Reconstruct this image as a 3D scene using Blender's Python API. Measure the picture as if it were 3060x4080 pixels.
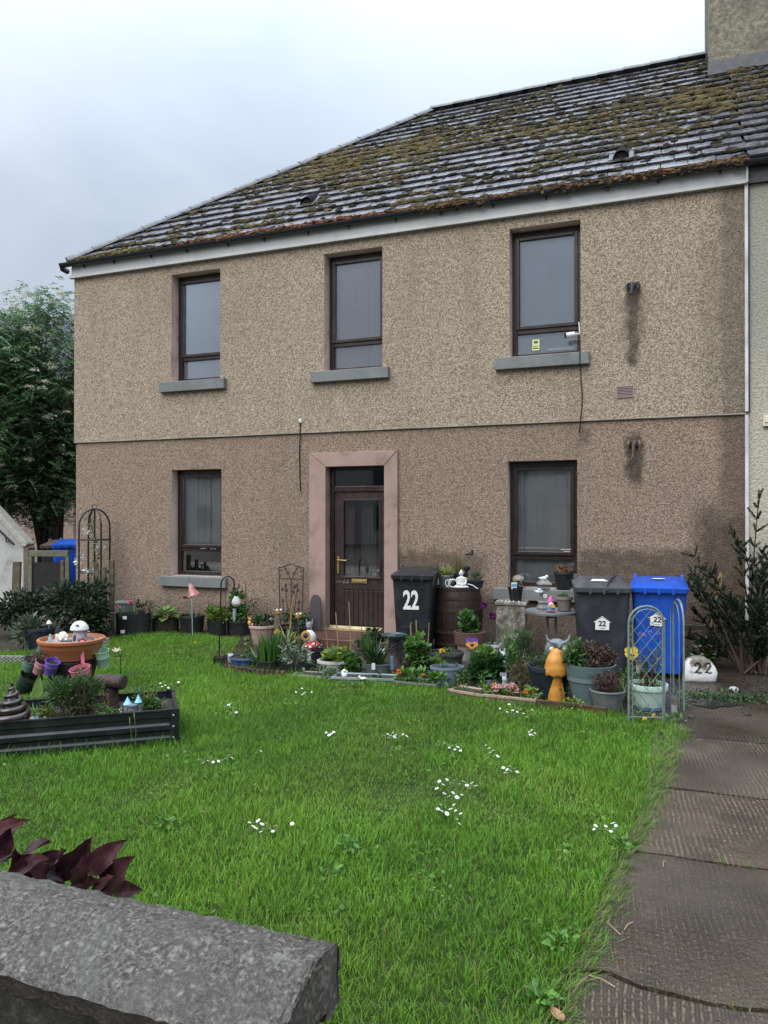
import bpy, math, random
import numpy as np
from mathutils import Vector, Matrix

for _o in list(bpy.data.objects):
    bpy.data.objects.remove(_o)
S = bpy.context.scene
COL = S.collection
R = math.radians
random.seed(7)
RNG = np.random.default_rng(11)

# ------------------------------------------------------------------ camera
YAW = R(21.1)
FPX = 3064.0
HOR = 2055.0
CAM = Vector((0.0, -9.58, 1.66))
cam = bpy.data.cameras.new('camera')
cam.sensor_fit = 'HORIZONTAL'
cam.sensor_width = 36.0
cam.lens = 36.0 * FPX / 3060.0
cam.clip_start = 0.05
cam.clip_end = 2000.0
camo = bpy.data.objects.new('camera', cam)
COL.objects.link(camo)
camo.location = CAM
camo.rotation_euler = (R(90.28), 0.0, YAW)
S.camera = camo

# ------------------------------------------------------------------ sky, sun, exposure
SUN_EL, SUN_AZ = R(46), R(200)       # bright part of the cloud behind the camera
world = bpy.data.worlds.new('World')
S.world = world
world.use_nodes = True
_nt = world.node_tree
_nt.nodes.clear()
_L = _nt.links.new


def _wn(t, **kw):
    n = _nt.nodes.new(t)
    for k, v in kw.items():
        setattr(n, k, v)
    return n


_out = _wn('ShaderNodeOutputWorld')
_bg = _wn('ShaderNodeBackground')
_bg.inputs['Strength'].default_value = 0.12
_sky = _wn('ShaderNodeTexSky', sky_type='NISHITA', sun_disc=False)
_sky.sun_elevation = SUN_EL
_sky.sun_rotation = SUN_AZ
_sky.air_density = 1.5
_sky.dust_density = 4.0
_tc = _wn('ShaderNodeTexCoord')
_sep = _wn('ShaderNodeSeparateXYZ')
_L(_tc.outputs['Generated'], _sep.inputs[0])


def _wm(op, a, b=None, clamp=False):
    n = _wn('ShaderNodeMath', operation=op, use_clamp=clamp)
    for i, x in enumerate((a, b)):
        if x is None:
            continue
        if isinstance(x, (int, float)):
            n.inputs[i].default_value = x
        else:
            _L(x, n.inputs[i])
    return n.outputs[0]


_zc = _wm('MAXIMUM', _sep.outputs['Z'], 0.0)
_den = _wm('ADD', _zc, 0.35)
_comb = _wn('ShaderNodeCombineXYZ')
_L(_wm('DIVIDE', _sep.outputs['X'], _den), _comb.inputs[0])
_L(_wm('DIVIDE', _sep.outputs['Y'], _den), _comb.inputs[1])
_comb.inputs[2].default_value = 3.3
_n1 = _wn('ShaderNodeTexNoise')
_n1.inputs['Scale'].default_value = 1.7
_n1.inputs['Detail'].default_value = 5
_n1.inputs['Roughness'].default_value = 0.5
_n1.inputs['Distortion'].default_value = 0.4
_L(_comb.outputs[0], _n1.inputs['Vector'])
_ramp = _wn('ShaderNodeValToRGB')
_ramp.color_ramp.elements[0].position = 0.36
_ramp.color_ramp.elements[0].color = (5.0, 5.75, 6.95, 1)
_ramp.color_ramp.elements[1].position = 0.66
_ramp.color_ramp.elements[1].color = (6.5, 7.15, 8.25, 1)
_L(_n1.outputs['Fac'], _ramp.inputs[0])
# a cloud deck is brighter overhead than at the horizon (standard overcast sky)
_g = _wm('ADD', _wm('MULTIPLY', _wm('POWER', _zc, 3.0), 3.2), 0.50)
_vm = _wn('ShaderNodeVectorMath', operation='SCALE')
_L(_ramp.outputs[0], _vm.inputs[0])
_L(_g, _vm.inputs['Scale'])
_mx = _wn('ShaderNodeMix', data_type='RGBA')
_mx.inputs['Factor'].default_value = 0.93
_L(_sky.outputs[0], _mx.inputs['A'])
_L(_vm.outputs[0], _mx.inputs['B'])
_L(_mx.outputs['Result'], _bg.inputs['Color'])
_L(_bg.outputs[0], _out.inputs['Surface'])

_sl = bpy.data.lights.new('sun', 'SUN')
_sl.energy = 1.5
_sl.angle = R(50)
_sl.color = (1.0, 0.95, 0.87)
_so = bpy.data.objects.new('sun', _sl)
COL.objects.link(_so)
_so.rotation_euler = (R(90) - SUN_EL, 0, R(180) - SUN_AZ + R(0))
_so.location = (0, -20, 30)

S.render.engine = 'CYCLES'
S.view_settings.view_transform = 'Standard'
S.view_settings.look = 'None'
S.view_settings.exposure = 0.55
S.view_settings.gamma = 1.0
S.view_settings.use_curve_mapping = False
S.render.resolution_x, S.render.resolution_y = 768, 1024


# ------------------------------------------------------------------ photograph pixel -> place
_cs, _sn = math.cos(YAW), math.sin(YAW)


def ray(px, py):
    k = (px - 1530.0) / FPX
    return Vector((-_sn + k * _cs, _cs + k * _sn, -(py - HOR) / FPX))


def G(px, py, z=0.0):
    """point where the pixel's ray meets the level z"""
    d = ray(px, py)
    return CAM + d * ((z - CAM.z) / d.z)


def W(px, py, y=0.0):
    """point where the pixel's ray meets the upright plane y"""
    d = ray(px, py)
    return CAM + d * ((y - CAM.y) / d.y)


def mpp(p):
    """metres per photograph pixel at a point"""
    d = Vector(p) - CAM
    return (d.x * -_sn + d.y * _cs) / FPX


# ------------------------------------------------------------------ objects
def thing(name, label, cat, loc=(0, 0, 0), rz=0.0, group=None):
    o = bpy.data.objects.new(name, None)
    o.empty_display_size = 0.1
    COL.objects.link(o)
    o.location = loc
    o.rotation_euler = (0, 0, rz)
    tag(o, label, cat, group)
    return o


def tag(o, label, cat, group=None):
    o['label'] = label
    o['category'] = cat
    if group:
        o['group'] = group
    return o


def link(name, me, mat=None, parent=None, kind=None):
    o = bpy.data.objects.new(name, me)
    COL.objects.link(o)
    if mat is not None and len(me.materials) == 0:
        me.materials.append(mat)
    if parent is not None:
        o.parent = parent
    if kind:
        o['kind'] = kind
    return o


class MB:
    def __init__(s):
        s.v, s.f, s.sm = [], [], []

    def add(s, vs, fs, smooth=False):
        b = len(s.v)
        s.v.extend([tuple(v) for v in vs])
        s.f.extend([tuple(i + b for i in f) for f in fs])
        s.sm.extend([smooth] * len(fs))
        return s

    def box(s, x0, x1, y0, y1, z0, z1, M=None, top=None):
        """box; top=(dx,dy) shrinks the top face"""
        tx, ty = top or (0, 0)
        vs = [(x0, y0, z0), (x1, y0, z0), (x1, y1, z0), (x0, y1, z0),
              (x0 + tx, y0 + ty, z1), (x1 - tx, y0 + ty, z1), (x1 - tx, y1 - ty, z1), (x0 + tx, y1 - ty, z1)]
        if M is not None:
            vs = [M @ Vector(v) for v in vs]
        return s.add(vs, [(3, 2, 1, 0), (4, 5, 6, 7), (0, 1, 5, 4), (1, 2, 6, 5), (2, 3, 7, 6), (3, 0, 4, 7)])

    def lathe(s, prof, n=24, c=(0, 0, 0), sx=1.0, sy=1.0, M=None, caps=True):
        vs, fs = [], []
        for r, z in prof:
            for i in range(n):
                a = 2 * math.pi * i / n
                vs.append(Vector((r * math.cos(a) * sx, r * math.sin(a) * sy, z)))
        if M is not None:
            vs = [M @ v for v in vs]
        vs = [v + Vector(c) for v in vs]
        for j in range(len(prof) - 1):
            for i in range(n):
                k = (i + 1) % n
                fs.append((j * n + i, j * n + k, (j + 1) * n + k, (j + 1) * n + i))
        s.add(vs, fs, True)
        if caps:
            b = len(s.v) - len(vs)
            s.f.append(tuple(b + i for i in reversed(range(n)))); s.sm.append(False)
            m = (len(prof) - 1) * n
            s.f.append(tuple(b + m + i for i in range(n))); s.sm.append(False)
        return s

    def tube(s, pts, r, n=6, caps=True):
        pts = [Vector(p) for p in pts]
        rs = r if isinstance(r, (list, tuple)) else [r] * len(pts)
        vs, fs = [], []
        up = None
        for i, p in enumerate(pts):
            t = (pts[min(i + 1, len(pts) - 1)] - pts[max(i - 1, 0)])
            if t.length < 1e-9:
                t = Vector((0, 0, 1))
            t.normalize()
            if up is None:
                up = t.orthogonal().normalized()
            else:
                up = (up - t * up.dot(t))
                up = up.normalized() if up.length > 1e-6 else t.orthogonal().normalized()
            w = t.cross(up)
            for k in range(n):
                a = 2 * math.pi * k / n
                vs.append(p + (up * math.cos(a) + w * math.sin(a)) * rs[i])
        for j in range(len(pts) - 1):
            for k in range(n):
                m = (k + 1) % n
                fs.append((j * n + k, j * n + m, (j + 1) * n + m, (j + 1) * n + k))
        s.add(vs, fs, True)
        if caps:
            b = len(s.v) - len(vs)
            s.f.append(tuple(b + i for i in reversed(range(n)))); s.sm.append(False)
            m = (len(pts) - 1) * n
            s.f.append(tuple(b + m + i for i in range(n))); s.sm.append(False)
        return s

    def ell(s, c, r, nu=12, nv=8, jit=0.0, M=None, zmin=-1.0):
        vs, fs = [], []
        rnd = random.Random(hash((round(c[0], 3), round(c[2], 3), nu)))
        for j in range(nv + 1):
            t = math.asin(max(-1, zmin)) + (math.pi / 2 - math.asin(max(-1, zmin))) * j / nv
            for i in range(nu):
                a = 2 * math.pi * i / nu
                q = 1 + rnd.uniform(-jit, jit)
                v = Vector((math.cos(a) * math.cos(t) * r[0] * q, math.sin(a) * math.cos(t) * r[1] * q, math.sin(t) * r[2] * q))
                if M is not None:
                    v = M @ v
                vs.append(v + Vector(c))
        for j in range(nv):
            for i in range(nu):
                k = (i + 1) % nu
                fs.append((j * nu + i, j * nu + k, (j + 1) * nu + k, (j + 1) * nu + i))
        return s.add(vs, fs, True)

    def prism(s, pts, y0, y1, M=None):
        """outline in x,z pulled along y"""
        n = len(pts)
        vs = [Vector((x, y0, z)) for x, z in pts] + [Vector((x, y1, z)) for x, z in pts]
        if M is not None:
            vs = [M @ v for v in vs]
        fs = [tuple(range(n)), tuple(reversed(range(n, 2 * n)))]
        for i in range(n):
            k = (i + 1) % n
            fs.append((k, i, i + n, k + n))
        return s.add(vs, fs)

    def quad(s, a, b, c, d):
        return s.add([a, b, c, d], [(0, 1, 2, 3)])

    def mesh(s, name='m', sharp=40):
        me = bpy.data.meshes.new(name)
        me.from_pydata(s.v, [], s.f)
        me.polygons.foreach_set('use_smooth', s.sm)
        me.update()
        if any(s.sm):
            me.set_sharp_from_angle(angle=R(sharp))
        return me

    def build(s, name, mat, parent=None, bevel=0.0, kind=None, sharp=40):
        o = link(name, s.mesh(name, sharp), mat, parent, kind)
        if bevel:
            m = o.modifiers.new('bevel', 'BEVEL')
            m.width = bevel
            m.segments = 2
            m.limit_method = 'ANGLE'
            m.angle_limit = R(35)
        return o


def mesh_np(name, V, F, C=None, smooth=False):
    """triangle mesh from arrays, C = colour per vertex"""
    me = bpy.data.meshes.new(name)
    V = np.asarray(V, dtype=np.float32)
    F = np.asarray(F, dtype=np.int32)
    n, m = len(V), len(F)
    me.vertices.add(n)
    me.vertices.foreach_set('co', V.ravel())
    me.loops.add(m * 3)
    me.loops.foreach_set('vertex_index', F.ravel())
    me.polygons.add(m)
    me.polygons.foreach_set('loop_start', np.arange(0, m * 3, 3, dtype=np.int32))
    me.polygons.foreach_set('use_smooth', np.full(m, smooth))
    me.update(calc_edges=True)
    if C is not None:
        ca = me.color_attributes.new('Col', 'FLOAT_COLOR', 'POINT')
        c4 = np.ones((n, 4), dtype=np.float32)
        c4[:, :3] = C
        ca.data.foreach_set('color', c4.ravel())
    return me


def cat3(*parts):
    Vs, Fs, Cs, b = [], [], [], 0
    for V, F, C in parts:
        if len(V) == 0:
            continue
        Vs.append(V); Fs.append(np.asarray(F) + b); Cs.append(C)
        b += len(V)
    return np.concatenate(Vs), np.concatenate(Fs), np.concatenate(Cs)


# ------------------------------------------------------------------ foliage
T_OV = (np.array([(0, 0, 0), (-.26, .28, .07), (0, .33, 0), (.26, .28, .07), (-.22, .68, .02), (0, .7, -.06), (.22, .68, .02), (0, 1, -.2)]),
        np.array([(0, 2, 1), (0, 3, 2), (1, 2, 5), (1, 5, 4), (2, 3, 6), (2, 6, 5), (4, 5, 7), (5, 6, 7)]))
T_DI = (np.array([(0, 0, 0), (-.24, .5, .08), (.24, .5, .08), (0, 1, -.1)]), np.array([(0, 2, 1), (1, 2, 3)]))
T_NE = (np.array([(0, 0, 0), (-.07, .5, .02), (.07, .5, .02), (0, 1, -.03)]), np.array([(0, 2, 1), (1, 2, 3)]))


def _pal(lobes=5, depth=.55):
    vs = [(0, .35, 0), (0, 0, 0)]
    k = lobes * 2 - 1
    for i in range(k):
        a = R(-145) + R(290) * i / (k - 1)
        rr = .62 if i % 2 == 0 else .62 * depth
        vs.append((math.sin(a) * rr, .35 + math.cos(a) * rr, -.12 * rr + (.06 if i % 2 else 0)))
    fs = [(0, i + 1, i) for i in range(2, k + 1)] + [(0, 2, 1), (0, 1, k + 1)]
    return np.array(vs), np.array(fs)


T_PA = _pal(5, .6)
T_P7 = _pal(7, .55)
T_RO = _pal(7, .93)


def scatter(P, D, size, tmpl, tint, wid=1.0, roll=.5):
    """leaves at P pointing along D"""
    tv, tf = tmpl
    n = len(P)
    D = D / np.maximum(np.linalg.norm(D, axis=1, keepdims=True), 1e-6)
    upv = np.array([0, 0, 1.0]) + RNG.normal(0, roll, (n, 3))
    X = np.cross(D, upv)
    X /= np.maximum(np.linalg.norm(X, axis=1, keepdims=True), 1e-6)
    Z = np.cross(X, D)
    size = np.broadcast_to(size, (n,))
    V = (P[:, None, :] + size[:, None, None] * (tv[None, :, 0:1] * wid * X[:, None, :] + tv[None, :, 1:2] * D[:, None, :] + tv[None, :, 2:3] * Z[:, None, :]))
    k = len(tv)
    F = (tf[None, :, :] + (np.arange(n) * k)[:, None, None]).reshape(-1, 3)
    C = np.repeat(tint, k, axis=0)
    return V.reshape(-1, 3), F, C


def pal(n, cols, var=.25):
    cols = np.array(cols, dtype=float)
    i = RNG.integers(0, len(cols), n)
    c = cols[i] * (1 + RNG.uniform(-var, var, (n, 1)))
    return np.clip(c, 0, 1)


def bush(c, rad, n, size, tmpl, cols, clumps=14, up=.35, inner=.35, wid=1.0, roll=.5, spread=.33, zcut=None):
    c = np.array(c, dtype=float)
    rad = np.array(rad, dtype=float)
    d = RNG.normal(size=(clumps, 3))
    d /= np.linalg.norm(d, axis=1, keepdims=True)
    cc = d * RNG.uniform(inner, .8, (clumps, 1))
    k = RNG.integers(0, clumps, n)
    q = RNG.normal(size=(n, 3))
    q /= np.linalg.norm(q, axis=1, keepdims=True)
    L = cc[k] + q * spread * RNG.uniform(.2, 1, (n, 1)) ** .6
    D = q + L * .8 + np.array([0, 0, up])
    P = c + L * rad
    if zcut is not None:
        P[:, 2] = np.maximum(P[:, 2], zcut + RNG.uniform(0, .03, n))
    t = pal(n, cols) * (0.85 + .3 * RNG.random((clumps, 1)))[k]
    return scatter(P, D, size * RNG.uniform(.65, 1.2, n), tmpl, t, wid, roll)


def blades(P, h, w, az, lean, bend, cols, nseg=3, var=.25):
    """strap leaves / grass blades: rooted at P, height h, width w, leaning to az"""
    n = len(P)
    h = np.broadcast_to(h, (n,)).astype(float)
    w = np.broadcast_to(w, (n,)).astype(float)
    lean = np.broadcast_to(lean, (n,)).astype(float)
    bend = np.broadcast_to(bend, (n,)).astype(float)
    dx, dy = np.cos(az), np.sin(az)
    tw = az + np.pi / 2 + RNG.uniform(-.7, .7, n)
    wx, wy = np.cos(tw), np.sin(tw)
    rows = []
    pos = np.array(P, dtype=float).copy()
    ang = lean.copy()
    seg = h / nseg
    for j in range(nseg + 1):
        f = 1 - (j / nseg) ** 2.0
        ww = w * (.75 if j == 0 else 1) * max(f, 0) * .5
        if j < nseg:
            rows.append(np.stack([pos[:, 0] - wx * ww, pos[:, 1] - wy * ww, pos[:, 2]], 1))
            rows.append(np.stack([pos[:, 0] + wx * ww, pos[:, 1] + wy * ww, pos[:, 2]], 1))
        else:
            rows.append(pos.copy())
        pos = pos + np.stack([np.sin(ang) * dx * seg, np.sin(ang) * dy * seg, np.cos(ang) * seg], 1)
        ang = ang + bend / nseg
    V = np.stack(rows, 1)
    k = V.shape[1]
    tf = []
    for j in range(nseg - 1):
        a = 2 * j
        tf += [(a, a + 1, a + 3), (a, a + 3, a + 2)]
    a = 2 * (nseg - 1)
    tf.append((a, a + 1, a + 2))
    tf = np.array(tf)
    F = (tf[None] + (np.arange(n) * k)[:, None, None]).reshape(-1, 3)
    c = pal(n, cols, var)
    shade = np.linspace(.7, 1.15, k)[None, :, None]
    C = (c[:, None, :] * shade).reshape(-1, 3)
    return V.reshape(-1, 3), F, np.clip(C, 0, 1)


def fol(parent, parts, mat=None, name='foliage', kind='stuff'):
    V, F, C = cat3(*parts) if isinstance(parts, list) else parts
    return link(name, mesh_np(name, V, F, C), mat or M_LEAF, parent, kind)


# ------------------------------------------------------------------ materials
class E:
    """tiny shader-node expression"""
    def __init__(s, nt, sock):
        s.nt, s.s = nt, sock

    def _m(s, op, b=None, c=None, clamp=False):
        n = s.nt.nodes.new('ShaderNodeMath')
        n.operation = op
        n.use_clamp = clamp
        s.nt.links.new(s.s, n.inputs[0])
        for i, x in ((1, b), (2, c)):
            if x is None:
                continue
            if isinstance(x, E):
                s.nt.links.new(x.s, n.inputs[i])
            else:
                n.inputs[i].default_value = x
        return E(s.nt, n.outputs[0])

    def __add__(s, o): return s._m('ADD', o)
    def __sub__(s, o): return s._m('SUBTRACT', o)
    def __mul__(s, o): return s._m('MULTIPLY', o)
    def __truediv__(s, o): return s._m('DIVIDE', o)
    def mx(s, o): return s._m('MAXIMUM', o)
    def mn(s, o): return s._m('MINIMUM', o)
    def pw(s, o): return s._m('POWER', o)

    def ss(s, a, b):
        """smooth step from a to b (a may exceed b)"""
        n = s.nt.nodes.new('ShaderNodeMapRange')
        n.interpolation_type = 'SMOOTHSTEP'
        if a > b:
            n.inputs['From Min'].default_value, n.inputs['From Max'].default_value = b, a
            n.inputs['To Min'].default_value, n.inputs['To Max'].default_value = 1, 0
        else:
            n.inputs['From Min'].default_value, n.inputs['From Max'].default_value = a, b
        s.nt.links.new(s.s, n.inputs['Value'])
        return E(s.nt, n.outputs['Result'])


class Mat:
    def __init__(s, name):
        s.m = bpy.data.materials.new(name)
        s.m.use_nodes = True
        s.nt = s.m.node_tree
        s.nt.nodes.clear()
        s.out = s.node('ShaderNodeOutputMaterial')
        s.tc = s.node('ShaderNodeTexCoord')
        s.co = s.tc.outputs['Object']

    def node(s, t, **kw):
        n = s.nt.nodes.new(t)
        for k, v in kw.items():
            setattr(n, k, v)
        return n

    def ln(s, a, b):
        s.nt.links.new(a.s if isinstance(a, E) else a, b)

    def xyz(s):
        n = s.node('ShaderNodeSeparateXYZ')
        s.ln(s.co, n.inputs[0])
        return [E(s.nt, o) for o in n.outputs]

    def mapped(s, sc):
        n = s.node('ShaderNodeMapping')
        n.inputs['Scale'].default_value = sc
        s.ln(s.co, n.inputs[0])
        return n.outputs[0]

    def noise(s, scale, detail=3, rough=.55, vec=None, dist=0):
        n = s.node('ShaderNodeTexNoise')
        n.inputs['Scale'].default_value = scale
        n.inputs['Detail'].default_value = detail
        n.inputs['Roughness'].default_value = rough
        n.inputs['Distortion'].default_value = dist
        s.ln(vec or s.co, n.inputs['Vector'])
        return E(s.nt, n.outputs['Fac'])

    def vor(s, scale, feature='F1', rnd=1.0):
        n = s.node('ShaderNodeTexVoronoi', feature=feature)
        n.inputs['Scale'].default_value = scale
        n.inputs['Randomness'].default_value = rnd
        s.ln(s.co, n.inputs['Vector'])
        return n

    def ramp(s, fac, stops, interp='LINEAR'):
        n = s.node('ShaderNodeValToRGB')
        cr = n.color_ramp
        cr.interpolation = interp
        while len(cr.elements) < len(stops):
            cr.elements.new(.5)
        for e, (p, c) in zip(cr.elements, stops):
            e.position = p
            e.color = (c[0], c[1], c[2], 1)
        s.ln(fac, n.inputs[0])
        return n.outputs[0]

    def mix(s, fac, a, b, mode='MIX'):
        n = s.node('ShaderNodeMix', data_type='RGBA', blend_type=mode)
        for nm, x in (('Factor', fac), ('A', a), ('B', b)):
            if isinstance(x, (int, float)):
                n.inputs[nm].default_value = x
            elif isinstance(x, tuple):
                n.inputs[nm].default_value = (*x[:3], 1)
            else:
                s.ln(x, n.inputs[nm])
        return n.outputs['Result']

    def bump(s, h, strength=.4, dist=.01, nrm=None):
        n = s.node('ShaderNodeBump')
        n.inputs['Strength'].default_value = strength
        n.inputs['Distance'].default_value = dist
        s.ln(h, n.inputs['Height'])
        if nrm:
            s.ln(nrm, n.inputs['Normal'])
        return n.outputs[0]

    def bsdf(s, col, rough=.6, metal=0, spec=.5, nrm=None, coat=0, trans=0):
        b = s.node('ShaderNodeBsdfPrincipled')
        for nm, x in (('Base Color', col), ('Roughness', rough), ('Metallic', metal), ('Specular IOR Level', spec), ('Coat Weight', coat)):
            if isinstance(x, (int, float)):
                b.inputs[nm].default_value = x
            elif isinstance(x, tuple):
                b.inputs[nm].default_value = (*x[:3], 1)
            else:
                s.ln(x, b.inputs[nm])
        b.inputs['Coat Roughness'].default_value = .12
        if nrm is not None:
            s.ln(nrm, b.inputs['Normal'])
        sh = b.outputs[0]
        if trans:
            t = s.node('ShaderNodeBsdfTranslucent')
            if isinstance(col, tuple):
                t.inputs[0].default_value = (*col[:3], 1)
            else:
                s.ln(col, t.inputs[0])
            m = s.node('ShaderNodeMixShader')
            m.inputs[0].default_value = trans
            s.ln(sh, m.inputs[1]); s.ln(t.outputs[0], m.inputs[2])
            sh = m.outputs[0]
        s.ln(sh, s.out.inputs[0])
        return s.m


def pm(name, col, rough=.55, var=.18, scale=9, bump=.15, bscale=60, metal=0, spec=.5, coat=0, dirt=None, dscale=3.0, damt=.5):
    """painted / moulded surface with uneven tone, a little grime and relief"""
    k = Mat(name)
    n = k.noise(scale, 4)
    c = k.ramp(n, [(.3, tuple(x * (1 - var) for x in col)), (.7, tuple(min(1, x * (1 + var)) for x in col))])
    if dirt:
        d = k.noise(dscale, 6, .65).ss(.48, .68) * damt
        c = k.mix(d, c, dirt)
    b = k.bump(k.noise(bscale, 3), bump, .004)
    rr = k.noise(scale * 2.3, 3).ss(.2, .8) * .25 + (rough - .12)
    return k.bsdf(c, rr, metal, spec, b, coat)


def leafmat(name, rough=.42, trans=.22, spec=.4):
    k = Mat(name)
    a = k.node('ShaderNodeAttribute', attribute_name='Col')
    n = k.noise(30, 2)
    c = k.mix(n.ss(.35, .7) * .25, a.outputs['Color'], (.5, .5, .5), 'MULTIPLY')
    return k.bsdf(c, rough, 0, spec, None, 0, trans)


M_LEAF = leafmat('leaf')
M_WOODY = pm('twig bark', (.07, .05, .035), .8, .3, 25, .5, 90)
M_MOSS = leafmat('moss', .95, .0, .1)
M_BLACKP = pm('black plastic', (.012, .013, .015), .45, .3, 14, .15, dirt=(.05, .045, .035), damt=.35)
M_SOIL = pm('potting soil', (.03, .022, .016), .95, .5, 60, .9, 120)
M_IRON = pm('black iron', (.012, .013, .014), .4, .3, 20, .2)
M_WHITE = pm('white paint', (.72, .72, .72), .45, .08, 6, .1, dirt=(.3, .28, .24), damt=.35)
M_WICKER = pm('grey wicker', (.25, .24, .22), .7, .3, 30, .5)
M_STONEG = pm('cast stone', (.33, .33, .33), .8, .25, 30, .5, 80, dirt=(.10, .11, .09), damt=.6, dscale=12)
M_CANE = pm('bamboo cane', (.33, .21, .09), .5, .3, 16, .2)
M_CLEAR = pm('frosted clear plastic', (.3, .32, .32), .15, .15, 20, .05, spec=.6)
M_STEEL = pm('steel', (.45, .42, .38), .3, .15, 20, .05, metal=.9)


def text_mesh(txt, size, depth=.002, bold=0.0, sx=1.0):
    cu = bpy.data.curves.new('t', 'FONT')
    cu.body = txt
    cu.size = size
    cu.extrude = depth
    cu.offset = bold
    cu.align_x = 'CENTER'
    cu.align_y = 'CENTER'
    o = bpy.data.objects.new('t', cu)
    COL.objects.link(o)
    dg = bpy.context.evaluated_depsgraph_get()
    me = bpy.data.meshes.new_from_object(o.evaluated_get(dg))
    bpy.data.objects.remove(o)
    me.transform(Matrix.Rotation(R(90), 4, 'X') @ Matrix.Diagonal((sx, 1, 1, 1)))
    me.materials.clear()
    return me
# ================================================================== SETTING
def poly_clip_mask(P, poly):
    x, y = P[:, 0], P[:, 1]
    m = np.zeros(len(P), bool)
    n = len(poly)
    for i in range(n):
        x0, y0 = poly[i][:2]
        x1, y1 = poly[(i + 1) % n][:2]
        c = ((y0 > y) != (y1 > y)) & (x < (x1 - x0) * (y - y0) / (y1 - y0 + 1e-12) + x0)
        m ^= c
    return m


def ground_material():
    k = Mat('damp earth')
    n = k.noise(3, 6, .65)
    f = k.noise(40, 4, .6)
    c = k.ramp(n, [(.3, (.022, .018, .012)), (.55, (.045, .035, .022)), (.75, (.03, .04, .014))])
    c = k.mix(f.ss(.3, .7) * .6, c, (.015, .012, .009))
    return k.bsdf(c, .85, 0, .3, k.bump(f, .8, .02))


gm = MB()
gm.quad((-400, -400, -.012), (400, -400, -.012), (400, 400, -.012), (-400, 400, -.012))
o = gm.build('ground', ground_material())
o['kind'] = 'structure'

# ---- lawn
LAWN_PX = [(-260, 2660), (-60, 2600), (60, 2600), (200, 2580), (440, 2545), (560, 2533), (640, 2524), (820, 2525), (870, 2540), (960, 2545),
           (930, 2600), (850, 2655), (1000, 2682), (1150, 2692), (1330, 2706), (1560, 2722), (1790, 2752), (1930, 2790), (2130, 2812),
           (2400, 2835), (2500, 2870), (2690, 2885), (2697, 2914), (2660, 2990), (2582, 3172), (2530, 3290), (2453, 3412), (2400, 3560), (2352, 3689), (2225, 3966), (2165, 4120)]
LAWN = [G(*p) for p in LAWN_PX]
LAWN = [(v.x, v.y) for v in LAWN] + [(0.35, -8.05), (-1.2, -8.0), (-5.0, -8.0), (-7.0, -7.4), (-7.2, -4.0)]


def lawn_soil_material():
    k = Mat('lawn thatch')
    n = k.noise(6, 5, .6)
    c = k.ramp(n, [(.3, (.016, .03, .006)), (.6, (.035, .06, .012)), (.8, (.05, .05, .02))])
    return k.bsdf(c, .9, 0, .2, k.bump(k.noise(80, 3), .8, .02))


lm = MB()
lm.add([(x, y, .006) for x, y in LAWN], [tuple(range(len(LAWN)))])
lawn = lm.build('lawn', lawn_soil_material())
lawn['kind'] = 'structure'


def vnoise(P, s, seed=0):
    """smooth value noise over x,y"""
    g = np.random.default_rng(seed).random((64, 64))
    u = P[:, 0] * s + 31.7
    v = P[:, 1] * s + 47.3
    i, j = np.floor(u).astype(int), np.floor(v).astype(int)
    a, b = u - i, v - j
    a, b = a * a * (3 - 2 * a), b * b * (3 - 2 * b)
    q = lambda p, r: g[p % 64, r % 64]
    return (q(i, j) * (1 - a) + q(i + 1, j) * a) * (1 - b) + (q(i, j + 1) * (1 - a) + q(i + 1, j + 1) * a) * b


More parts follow.
